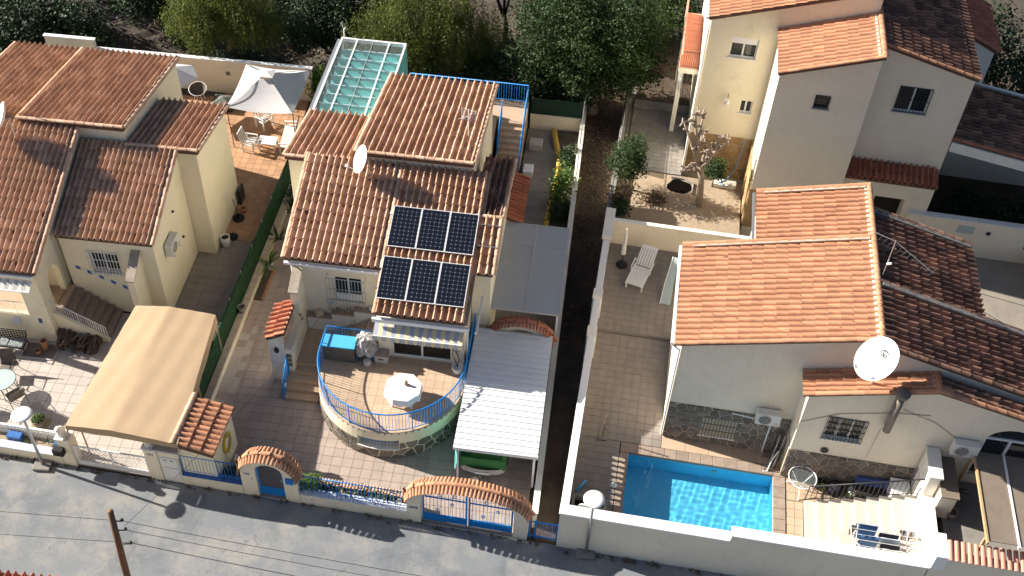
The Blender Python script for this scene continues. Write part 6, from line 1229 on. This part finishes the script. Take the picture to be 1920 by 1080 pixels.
SK = ('white sock next to the black cloth on the drying rack', 'rust coloured sock in the row on the drying rack', 'pale blue sock next to the rust coloured one', 'white sock between two pale blue socks', 'second white sock hung beside the thin rust cloth', 'thin rust cloth near the end of the sock row', 'last pale blue sock of the row', 'white sock hung at the end rail of the drying rack')
for i in range(8): hung(SK[i], .6+i*.058, .64+i*.058, .40-.0*i, .42+.05*(i % 3), ('cloth_white', 'terracotta', 'cloth_pale', 'cloth_white')[i % 4])
hung('black cloth beside the row of socks on the drying rack', .54, .7, .42, .12, 'cloth_black')
t = thing('garden_table', 'round white metal table frame at the pool end of the terrace', 'table', Rf, 4.9, -1.45, .5); MB().tube([(.48*math.cos(i*.2244), .48*math.sin(i*.2244), .72) for i in range(28)], .022, 6, closed=True).build('rim', 'white_metal', t); MB().lathe([(.001, .70), (.46, .70), (.46, .712), (.001, .712)], (0, 0, 0), 28).build('glass_top', 'glass_clear', t)
for i in range(3): a = .5+i*2.094; MB().tube([(.48*math.cos(a), .48*math.sin(a), 0), (.12*math.cos(a), .12*math.sin(a), .35), (.4*math.cos(a), .4*math.sin(a), .7)], .02, 6).build('leg', 'white_metal', t)
o = thing('freezer', 'white chest freezer behind the top of the pool stairs', 'freezer', Rf, 8.15, -1.42, .5); MB().box(-.3, .3, -.32, .32, 0, .95).build('body', 'white_metal', o, bevel=.02); MB().box(-.32, .32, -.34, .34, .96, 1.04).build('lid', 'white', o, bevel=.02)
spiky('spiky_plant', 'yellow flowering plant in a pot by the stone plinth', Rf, 5.6, -1.25, .5, 16, .4, 'leaf_pepper', 41, .03, 'black'); spiky('spiky_plant', 'dark agave in a white pot on the terrace behind the black railing', Rf, 6.75, -1.35, .5, 18, .55, 'leaf_dark', 42, .04, 'plastic_white')
t = thing('garden_sofa', 'dark cushioned bench along the stone plinth', 'bench', Rf, 7.35, -1.3, .5); MB().box(-.6, .6, -.25, .25, .0, .42).build('seat', 'dark_room', t, bevel=.04); MB().box(-.6, .6, .1, .28, .42, .8).build('backrest', 'number_blue', t, bevel=.04)
o = MB().lathe([(.25, 0), (.28, .3), (.2, .42), (.02, .45)], (0, 0, 0), 12).build('covered_planter', 'cloth_black', None, True); place(o, Rf, 6.15, -1.3, .5); tag(o, 'rounded dark covered planter beside the agave pot', 'planter')
# ---- right front yard
t = thing('yard_wall', 'beige street wall topped with upright pink roof tiles', 'wall', Rf); MB().box(8.56, 20, -4.98, -4.68, -.1, 2.95).build('wall_body', 'beige', t); ct = cap_mesh('coping_tile', 'tile_pink', .66, .085)
for i in range(40): link('coping_tile', ct, t, basis(Vector((9.0+i*.2, -5.02, 2.94)), Vector((1, 0, 0)), Vector((0, .97, .24)).normalized(), Vector((0, -.24, .97)).normalized()))
MB().box(8.56, 8.94, -5.0, -4.1, 2.3, 3.02).build('end_block', 'white', t)
for i in range(3): MB().box(11.15+i*.26, 11.38+i*.26, -5.0, -4.975, 2.1, 2.55).build('vent_grille', 'stone_dark', t)
t = thing('canopy_frame', 'dark brown canopy with pale beams over the right front yard', 'canopy', Rf); 
for i in range(4): MB().box(10.0+i*.95, 10.9+i*.95, -4.5, -1.05, 3.55, 3.58).build('panel', 'canopy_brown', t)
for i in range(5): MB().box(9.94+i*.95, 10.0+i*.95, -4.6, -1.0, 3.5, 3.62).build('beam', 'wood_light' if i == 0 else 'white_metal', t)
for y in (-4.4, -1.2): MB().box(9.92, 10.0, y, y+.08, 1.75, 3.5).build('post', 'wood_light', t)
spiky('spiky_plant', 'dark spiky potted plant in the shaded right yard', Rf, 9.75, -1.6, 1.75, 20, .6, 'leaf_dark', 51, .05, 'terracotta'); pot('dark round pot in the shaded right yard', Rf, 9.6, -2.5, 1.75, .2, .35, 'stone_dark'); pot('red plastic tub in the shaded right yard', Rf, 9.35, -2.4, 1.75, .18, .3, 'red_plastic')
t = thing('low_shed', 'flat topped grey block against the white stair wall', 'shed', Rf); MB().box(8.97, 9.5, -2.6, -1.0, 1.75, 2.9).build('body', 'beige', t); MB().box(8.97, 9.55, -2.65, -.98, 2.9, 2.95).build('slab', 'canopy_brown', t)
# ---- far right yard behind the dark slopes
t = lowwall('yard_wall', 'tall cream wall with broad white coping behind the dark tiled slopes', Rf, 9.3, 22, 12.1, 12.4, 2.35, 'cream', 'white_wall', .06, z0=0)
MB().box(11.4, 12.1, 12.08, 12.1, 1.75, 2.15).build('glass_block', 'acrylic', t)
for i in range(2): MB().lathe([(.05, 0), (.1, .02), (.06, .08)], (0, 0, 0), 10).build('wall_light', 'dark_metal', t).matrix_local = Matrix.Translation((12.7+i*1.7, 12.09, 1.9-.5*i)) @ Matrix.Rotation(R_(90), 4, 'X')
t = thing('outbuilding', 'small white outbuilding with flat grey slab roof in the far right yard', 'shed', Rf); MB().box(14.9, 17, 10.4, 11.9, 0, 1.2).build('wall', 'white_wall', t); MB().box(14.5, 17.2, 10.2, 12.0, 1.2, 1.3).build('roof_slab', 'plastic_grey', t)
o = MB().lathe([(.02, 0), (.22, .05), (.26, .2), (.15, .35), (.02, .4)], (0, 0, 0), 9).build('blue_bag', 'number_blue', None, True); place(o, Rf, 10.9, 6.2, .5); tag(o, 'crumpled blue bag beside the eave of the dark tiles', 'bag')
pot('clay trough behind the dark tiled ridge in the far right yard', Rf, 12.4, 5.6, .5, .3, .4, 'terracotta')
cable([(9.9, 5.6, 4.6), (13.5, 5.3, 4.2)], 'washing line stretched across the far right yard', Rf, .01); cable([(9.9, 5.0, 4.6), (13.5, 3.4, 4.0)], 'second washing line slanting across the far right yard', Rf, .01)
# ================================================================ REAR RIGHT HOUSE
H = thing('house', 'tall grey beige house with bright orange roof and dark weathered slope at the rear', 'house', Tf)
TA = lambda x: 8.60+.345*(x-.1); TB = lambda x: 9.72-.263*(x-3.74); TC = lambda x: 8.78+.33*(x+2.75)
volume(H, .12, 3.72, 0, 3.0, 0, lambda x, y: TA(x)-.13, 'beige', front=[rect(1.55, 2.13, 7.14, 7.76)]); volume(H, 3.73, 7.62, 1.2, 12, 0, lambda x, y: TB(x)-.13, 'beige', front=[rect(1.22, 2.5, 6.68, 7.88)])
volume(H, -2.66, 3.7, 3.01, 13, 0, lambda x, y: TC(x)-.13, 'yellow', front=[rect(.95, 2.05, 7.02, 7.98), rect(1.85, 2.38, 4.3, 4.95)])
roof(H, (.02, 3.0, TA(.02)), (0, -1, 0), (1, 0, .345), 3.08, 3.75*1.058, 'tile_orange', verge='R', p=.25, e=.42, h=.085, frac=.66)
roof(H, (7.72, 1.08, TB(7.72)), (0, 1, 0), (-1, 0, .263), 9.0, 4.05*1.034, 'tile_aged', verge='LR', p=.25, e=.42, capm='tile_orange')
roof(H, (-2.8, 13, TC(-2.8)), (0, -1, 0), (1, 0, .33), 10.05, 6.5*1.053, 'tile_orange', verge='', p=.25, e=.42, h=.085, frac=.66)
cm = cap_mesh('ridge_tile', 'tile_orange', .44, .12)
for i in range(9): link('ridge_tile', cm, H, basis(Vector((3.74, -.1+i*.37, 9.88)), Vector((1, 0, 0)), Vector((0, 1, 0)), Vector((0, 0, 1))))
MB().box(3.52, 3.6, -.08, 3.0, 9.78, 9.86).build('ridge_mortar', 'white_wall', H)
window(H, 1.67, 2.25, 0, 7.14, 7.76, fm='dark_metal', mull=0, grille=True, nb=4, hb=2, sill='plastic_grey'); window(H, 4.95, 6.23, 1.2, 6.68, 7.88, fm='white_metal', grille=True, nb=10, hb=2, sill='plastic_grey'); window(H, -1.71, -.61, 3.01, 7.02, 7.98); MB().box(-1.69, -.63, 3.06, 3.1, 7.68, 7.96).build('shutter_box', 'white', H)
window(H, -.81, -.28, 3.01, 4.3, 4.95, mull=1)
volume(H, 3.76, 7.5, .42, 1.19, 0, 3.8, 'cream', front=[rect(1.5, 2.75, .8, 2.9)], depth=.6, name='porch_wall'); MB().box(5.26, 6.5, 1.0, 1.04, .8, 2.9).build('doorway_shade_panel', 'dark_room', H)  # near-black panel paints the unlit inside of the porch opening
roof(H, (3.8, .28, 3.82), (1, 0, 0), (0, 1, .32), 3.74, .96, 'tile_red', verge='', p=.23, e=.48)
for x0_, y0_, w_, ax in ((-2.64, 2.985, 2.7, 'x'),):
    pl = MB().box(x0_, x0_+w_, 2.97, 3.008, .7, 3.0).build('plinth', 'stone_mortar', H); stones(pl, w_, 2.25, lambda u, v, d: (x0_+u, 2.968-d, .75+v), .45, .03, 'stone_tan', 61, .02)
pl = MB().box(.08, .118, .02, 2.95, .7, 3.0).build('plinth', 'stone_mortar', H); stones(pl, 2.9, 2.25, lambda u, v, d: (.078-d, .03+u, .75+v), .45, .03, 'stone_tan', 62, .02); pl = MB().box(.1, 3.7, -.035, -.002, .6, 2.7).build('plinth', 'stone_tan', H)
MB().tube([(-2.72, 3.2, 8.5), (-2.72, 2.95, 8.2), (-2.70, 2.93, .9)], .05, 8).build('downpipe', 'white_metal', H); MB().box(-2.9, -2.78, 3.0, 13, TC(-2.8)-.13, TC(-2.8)-.03).build('gutter', 'white_metal', H)
t = thing('balcony', 'side balcony with brick paved floor and black rail on the rear house', 'balcony', Tf); MB().box(-3.55, -2.68, 5.5, 10.2, 4.25, 4.5).build('slab', 'white_wall', t)
for i in range(28): MB().box(-3.5, -2.69, 5.56+i*.165, 5.71+i*.165, 4.5, 4.515).build('floor_brick', 'tile_pink', t)
MB().box(-3.55, -3.47, 5.5, 10.2, 4.5, 5.2).build('parapet', 'tile_pink', t); railing(t, [(-3.48, 5.55, 4.5), (-2.7, 5.55, 4.5)], .85, 'dark_metal', .09, .018, bar_r=.008, posts=False)
for y in (5.7, 9.8): MB().box(-3.5, -3.3, y, y+.2, .7, 4.25).build('pillar', 'white_wall', t)
for i, m in enumerate(('cloth_white', 'cloth_pale', 'cloth_black', 'cloth_white', 'stone_dark', 'cloth_pale')):
    mb = MB().grid(lambda u, v: (-3.4+.1*i+.02*math.sin(v*9), .0+.5*u, -1.5*v*(.6+.1*(i % 3))), 5, 8); o = mb.build('hanging_garment', m, None, True, fix=False); place(o, Tf, 0, 5.6+.0*i, 4.1); tag(o, ('white garment hung outermost under the brick paved balcony', 'pale blue garment hung second under the brick paved balcony', 'black garment hung under the brick paved balcony', 'white garment hung beside the black one under the balcony', 'dark grey garment hung under the brick paved balcony', 'pale blue garment hung nearest the house under the balcony')[i], 'laundry', 'washing under the balcony')
t = thing('wall_lamp', 'white bell shaped lamp on the cream rear wall', 'lamp', Tf, -1.38, 2.98, 5.0); MB().tube([(0, 0, .2), (0, -.18, .25), (0, -.2, .1)], .02, 5).build('arm', 'dark_metal', t); MB().lathe([(.03, .1), (.1, -.05), (.12, -.15), (.02, -.16)], (0, -.2, 0), 12).build('shade', 'white', t, True)
t = thing('side_roof', 'dark red tiled carport roof with white fascia beside the rear house', 'carport', Tf); DZ = lambda x: 5.70-.16*(x-7.66)
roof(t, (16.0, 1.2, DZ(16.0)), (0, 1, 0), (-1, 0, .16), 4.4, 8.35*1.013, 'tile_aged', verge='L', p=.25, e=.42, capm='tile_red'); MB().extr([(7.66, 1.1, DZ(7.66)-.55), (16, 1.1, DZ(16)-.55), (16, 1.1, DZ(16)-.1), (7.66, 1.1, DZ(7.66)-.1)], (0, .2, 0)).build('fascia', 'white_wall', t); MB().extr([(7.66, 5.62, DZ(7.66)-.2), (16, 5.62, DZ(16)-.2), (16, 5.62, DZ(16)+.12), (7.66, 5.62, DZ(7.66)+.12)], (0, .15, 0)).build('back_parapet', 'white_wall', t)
MB().box(15.6, 15.9, 1.15, 1.4, 0, 4.2).build('pillar', 'white_wall', t); MB().box(7.64, 16, 5.55, 5.6, 0, 4.3).build('back_wall', 'beige', t)
H2 = thing('house_annex', 'small annex with dull red tiled roof behind the weathered slope', 'house', Tf); EZ = lambda x: 8.05-.47*(x-7.7); volume(H2, 7.64, 9.4, 5.8, 9.5, 0, lambda x, y: EZ(x)-.13, 'white_wall'); roof(H2, (9.55, 5.7, EZ(9.55)), (0, 1, 0), (-1, 0, .47), 3.8, 1.95*1.105, 'tile_red', verge='L', p=.25, e=.4)
# yard of the rear right plot
t = thing('yard_wall', 'low white wall with chain fence between the gravel yard and alley', 'wall', Tf); MB().box(-5.75, -5.55, -1.3, 8.5, 0, 1.15).build('wall_body', 'white_wall', t); MB().box(-5.78, -5.52, -1.3, 8.5, 1.15, 1.2).build('coping', 'concrete', t)
for i in range(6): MB().tube([(-5.65, -.5+i*1.7, 1.2), (-5.65, -.5+i*1.7, 2.1)], .02, 5).build('post', 'grey_metal', t)
MB().tube([(-5.65, -.5, 2.05), (-5.65, 8.2, 2.05)], .015, 5).build('top_wire', 'grey_metal', t); MB().box(-5.66, -5.64, 2.5, 8.2, 1.2, 2.0).build('fence_mesh', 'mesh_screen', t)
o = MB().box(-5.3, -2.7, 7.2, 7.7, .6, .95).build('drive_kerb', 'concrete'); place(o, Tf, 0, 0); tag(o, kind='structure')
t = thing('manhole_pit', 'dark square planting pit in the gravel yard', 'pit', Tf, -2.75, 1.75, .805); MB().prism([(.55*math.cos(i*.4833+.2)*(1+.12*math.sin(i*2.1)), .48*math.sin(i*.4833+.2)*(1+.1*math.cos(i*1.7))) for i in range(13)], 0, .012).build('pit_shade_patch', 'pit_shade', t); MB().tube([(.6, -.4, .03), (.62, .3, .04), (.2, .55, .03), (-.4, .55, .04)], .05, 6).build('rim', 'concrete', t)  # flat black patch on the gravel; the hole's inner darkness is colour only
o = MB().box(-.5, .5, -.22, .22, 0, .16).build('stone_step', 'white_wall', None, bevel=.01); place(o, Tf, -.75, 2.3, .8); tag(o, 'pale stone step by the wall in the gravel yard', 'step')
o = MB().tube([(0, 0, 0), (-.25, -.1, .0), (-.5, .1, .0), (-.2, .4, .0), (.1, .55, .6), (.2, .6, 1.6), (.22, .62, 2.1)], .025, 6).build('water_hose', 'hose_blue', None, True); place(o, Tf, -.5, 2.1, .98); tag(o, 'blue hose hanging down the tan stone plinth', 'hose')
# pollarded tree
t = thing('pollarded_tree', 'bare pollarded tree with knobbly stubs in the gravel yard', 'tree', Tf, -1.82, .67, .8); rg = random.Random(9)
tr = MB().tube([(0, 0, -.1), (-.05, .02, .8), (-.12, .05, 1.5), (-.3, .1, 2.1)], [.16, .14, .13, .14], 10)
ends = [(-.9, .2, 4.7), (-1.3, .1, 4.3), (-.55, .3, 4.5), (.35, .1, 3.6), (.05, -.2, 3.2), (-.75, -.3, 2.2), (.6, .2, 3.5), (-.3, .5, 3.4)]
kn = MB()
for e_ in ends:
    a = Vector((-.28, .1, 2.0)); b = Vector(e_); m1 = a*.5+b*.5+Vector((rg.uniform(-.15, .15), rg.uniform(-.15, .15), -.1)); tr.tube([tuple(a), tuple(m1), tuple(b)], [.10, .07, .045], 7)
    for u in (.45, .75, 1.0, 1.0):
        c_ = a*(1-u)+b*u+Vector((rg.gauss(0, .08), rg.gauss(0, .08), rg.gauss(0, .06)))
        for q in range(4): v = Vector((rg.gauss(0, 1), rg.gauss(0, 1), rg.gauss(.5, .8))).normalized()*rg.uniform(.15, .32); kn.tube([tuple(c_), tuple(c_+v)], [.05, .045], 5)
tr.build('trunk', 'bark_pale', t, True); kn.build('stub_branches', 'bark_pale', t)
p = Tf.w(-5.0, 1.1, .8); tree('clipped_tree', 'round clipped evergreen tree by the wall of the gravel yard', p.x, p.y, [(0, 0, 0), (0, 0, .9)], .09, [(-.1, .1, 1.65, .68, .68, .95)], 6500, .075, 'leaf_green', seed=71, z=.8)
p = Tf.w(-1.3, 2.1, .8); tree('clipped_bush', 'small round bush behind the pollarded tree', p.x, p.y, [(0, 0, 0), (0, 0, .6)], .05, [(0, 0, 1.0, .42, .42, .45)], 2200, .07, 'leaf_green', seed=72, z=.8, cat='bush')
p = Tf.w(-5.2, -.2, .8); tree('bare_shrub', 'bare pale shrub below the clipped evergreen', p.x, p.y, [(0, 0, 0), (0, 0, .4)], .06, [(.2, 0, .9, .3, .3, .4), (-.2, .1, .8, .3, .3, .35)], 260, .12, 'leaf_dry', 'bark_pale', seed=73, z=.8, cat='bush', clump=4)
p = Tf.w(-5.2, -.6, .8); tree('dark_shrub', 'dark low shrub in the shaded corner of the gravel yard', p.x, p.y, [(0, 0, 0), (0, 0, .3)], .05, [(0, 0, .4, .3, .4, .4)], 900, .09, 'leaf_dark', seed=74, z=.8, cat='bush')
p = Tf.w(-3.8, .55, .8); tree('dry_shrub', 'flattened dry shrub beside the dark pit', p.x, p.y, [(0, 0, 0), (0, 0, .15)], .03, [(0, 0, .12, .5, .35, .1)], 400, .1, 'leaf_dry', seed=75, z=.8, cat='bush')
# ================================================================ TREES OF THE GARDEN BEHIND
tree('pepper_tree', 'yellow green weeping tree beyond the long cream patio wall', -14.8, 46.8, [(0, 0, -.2), (.2, 0, 1.4), (0, -.2, 2.4)], .22, [(-1.0, -.5, 3.3, 1.7, 1.3, 1.2), (1.0, -.3, 3.5, 1.7, 1.3, 1.2), (0, .4, 4.2, 1.9, 1.5, 1.1), (1.9, .2, 2.6, 1.0, .9, .9), (-2.0, .2, 2.8, .9, .9, .9)], 40000, .11, 'leaf_pepper', droop=1.1, seed=81, strands=1.5, group='weeping trees beyond the walls')
tree('pepper_tree', 'larger yellow green weeping tree beyond the glass pergola', -4.9, 46.2, [(0, 0, -.2), (-.1, .2, 1.6), (.2, .1, 2.6)], .28, [(-1.8, -.2, 3.4, 1.6, 1.3, 1.4), (.2, -.5, 3.9, 1.9, 1.4, 1.5), (1.9, .0, 3.3, 1.8, 1.3, 1.4), (3.3, .2, 2.6, 1.3, 1.0, 1.2), (.4, .8, 4.8, 2.2, 1.5, 1.2), (-.6, -.9, 2.4, 1.2, .7, .9), (1.4, -.8, 2.3, 1.3, .7, .9)], 60000, .11, 'leaf_pepper', droop=1.1, seed=82, strands=1.6, group='weeping trees beyond the walls')
tree('evergreen_tree', 'big dense dark green tree at the head of the alley', 3.4, 44.6, [(0, 0, -.2), (.1, -.1, 1.3), (0, 0, 2.2)], .3, [(-.7, -.4, 3.9, 2.2, 1.5, 1.7), (1.1, .1, 4.3, 1.9, 1.6, 1.8), (-1.9, .6, 4.4, 1.9, 1.6, 1.7), (.6, -.7, 2.9, 1.7, 1.1, 1.4), (1.8, .3, 3.0, 1.3, 1.2, 1.4), (.2, 1.6, 5.2, 2.4, 1.6, 1.5), (-2.0, -.1, 2.6, 1.5, 1.1, 1.4)], 75000, .10, 'leaf_green', seed=83)
tree('hedge_tree', 'dark bushy tree in the shade behind the side yard netting', .9, 44.6, [(0, 0, -.2), (0, 0, 1.0)], .16, [(0, 0, 1.6, 1.4, 1.0, 1.5), (-1.9, .4, 1.5, 1.4, 1.0, 1.3), (1.4, -.2, 1.3, 1.1, .9, 1.2), (-3.4, .9, 1.1, 1.2, .9, 1.0)], 24000, .10, 'leaf_dark', seed=84)
tree('forked_tree', 'dark forked tree trunk standing in the bare garden soil', -1.1, 50.4, [(0, 0, -.2), (0, 0, .9), (-.1, 0, 1.6)], .22, [(-1.2, .2, 5.0, 1.6, 1.5, 1.0), (1.0, .3, 5.2, 1.7, 1.5, 1.0), (0, 1.2, 5.6, 1.6, 1.4, 1.0)], 9000, .14, 'leaf_dark', 'bark_dark', seed=85)
for i, (x, y, hz, l) in enumerate(((-22.3, 51.6, 2.2, 'dark tree on the slope between the farthest roofs and blue shrub'), (-16.6, 51.2, 1.8, 'low dark tree behind the upright blue shrub'), (-12.4, 51.0, 2.4, 'dark tree filling the gap behind the first weeping tree'), (-7.9, 50.2, 2.6, 'dark tree behind the larger weeping tree'), (2.2, 49.6, 2.6, 'dark tree behind the big evergreen'), (6.6, 50.0, 2.4, 'dark tree beyond the balcony of the rear house'), (-26.5, 45.0, 1.3, 'dark shrub close behind the farthest brown roof'))):
    tree('dark_tree', l, x, y, [(0, 0, -.2), (0, 0, hz*.45)], .17, [(-.8, -.2, hz*.8, 1.4, 1.2, hz*.42), (.8, .1, hz, 1.4, 1.2, hz*.48), (0, .8, hz*1.35, 1.6, 1.2, hz*.4)], 14000, .11, ('leaf_dark', 'leaf_green')[i % 2], seed=120+i)
tree('dark_tree', 'dense dark tree between the two weeping trees', -10.2, 48.2, [(0, 0, -.2), (0, 0, 1.0)], .16, [(-.6, -.6, 1.9, 1.3, 1.1, 1.1), (.6, -.4, 2.2, 1.2, 1.1, 1.2), (0, .5, 2.8, 1.4, 1.2, 1.1)], 18000, .105, 'leaf_dark', seed=86)
tree('blue_shrub', 'grey blue shrub at the foot of the long cream patio wall', -13.9, 46.3, [(0, 0, -.2), (0, 0, .4)], .06, [(0, 0, .6, .9, .6, .55), (1.3, -.1, .5, .9, .5, .45), (-1.2, .2, .5, .6, .5, .4)], 4200, .12, 'leaf_blue', seed=87, cat='bush')
tree('blue_shrub', 'upright grey blue shrub left of the weeping tree', -17.4, 48.6, [(0, 0, -.2), (0, 0, .8)], .07, [(0, 0, 1.1, .8, .7, 1.0)], 3000, .13, 'leaf_blue', seed=88, cat='bush')
tree('dark_tree', 'dark spreading tree on the bare slope behind the brown roofs', -19.2, 49.6, [(0, 0, -.2), (0, 0, 1.2)], .18, [(-.5, 0, 2.2, 1.5, 1.3, 1.1), (1.0, .3, 2.4, 1.3, 1.2, 1.1)], 8000, .14, 'leaf_dark', seed=89)
tree('dark_tree', 'dark thicket tree behind the farthest brown roof', -23.6, 47.2, [(0, 0, -.2), (0, 0, 1.0)], .18, [(-1.2, 0, 1.8, 1.7, 1.3, 1.3), (.9, .2, 1.6, 1.6, 1.3, 1.2), (2.2, -.9, 1.0, 1.1, .9, .8)], 9000, .14, 'leaf_dark', seed=90)
tree('dark_tree', 'dark tree at the top corner beyond the brown roofs', -27.0, 49.5, [(0, 0, -.2), (0, 0, 1.2)], .2, [(0, 0, 2.6, 2.0, 1.8, 1.6)], 6500, .15, 'leaf_dark', seed=91)
tree('young_bush', 'small yellow green bush between the pavilion and the glass pergola', -9.9, 44.6, [(0, 0, -.2), (0, 0, .5)], .05, [(0, 0, .9, .5, .45, .7)], 1500, .11, 'leaf_bright', seed=92, cat='bush')
tree('young_bush', 'yellow green bush beside the turquoise pergola curtain', -4.7, 44.6, [(0, 0, -.2), (0, 0, .7)], .05, [(0, 0, 1.4, .6, .5, .9)], 1700, .11, 'leaf_pepper', seed=93, cat='bush')
p = Tf.w(12.5, 9.5, 0); tree('dark_tree', 'dark tree filling the corner behind the dull red annex', p.x, p.y, [(0, 0, -.1), (0, 0, 1.5)], .2, [(0, 0, 3.0, 2.4, 2.2, 2.0), (2.5, 1.5, 3.0, 2.2, 2.0, 2.0), (-1.4, 2.4, 4.2, 1.6, 1.6, 1.5)], 14000, .15, 'leaf_dark', seed=94)
for i, (x, y, l) in enumerate(((9.8, 2.3, 'dark green shrub in the shade beside the cream coped wall'), (11.6, 2.0, 'leafy dark shrub under the red carport fascia'), (13.4, 2.4, 'dark shrub at the end of the shaded yard'))):
    p = Tf.w(x, y, .55); tree('yard_shrub', l, p.x, p.y, [(0, 0, 0), (0, 0, .5)], .06, [(0, 0, .8, 1.0, .8, .7)], 2600, .13, 'leaf_dark', seed=95+i, z=.55, cat='bush')
# dry leaf litter and low weeds on the bare soil
lt = MB(); rg = random.Random(5); leaves(lt, [(rg.uniform(-30, 6), 44.5+rg.random()**1.3*14, .18+rg.uniform(0, .25)) for _ in range(9000)], .11, 0, rg); o = lt.build('leaf_litter', 'leaf_dry', None, fix=False); tag(o, kind='stuff'); o['label'] = 'dry leaves scattered over the bare garden soil'
lt = MB(); leaves(lt, [tuple(Mf.w(rg.uniform(6.75, 8.4), rg.uniform(3, 20), rg.uniform(0, .12))) for _ in range(4500)], .09, 0, rg); o = lt.build('alley_litter', 'leaf_dry', None, fix=False); tag(o, kind='stuff'); o['label'] = 'dry leaves scattered along the alley'

wd = MB(); rg = random.Random(77); pts = []
for _ in range(150):
    x = rg.uniform(-13, 22); q = Sf.w(x, (-.06 if x < 10.5 else -.16)-abs(rg.gauss(0, .06)), .03)
    for _ in range(rg.randint(3, 9)): pts.append((q.x+rg.gauss(0, .05), q.y+rg.gauss(0, .04), rg.uniform(.01, .10)))
leaves(wd, pts, .07, 0, rg); o = wd.build('kerb_weeds', 'leaf_dry', None, fix=False); tag(o, kind='stuff'); o['label'] = 'dry weeds and litter along the foot of the street walls'
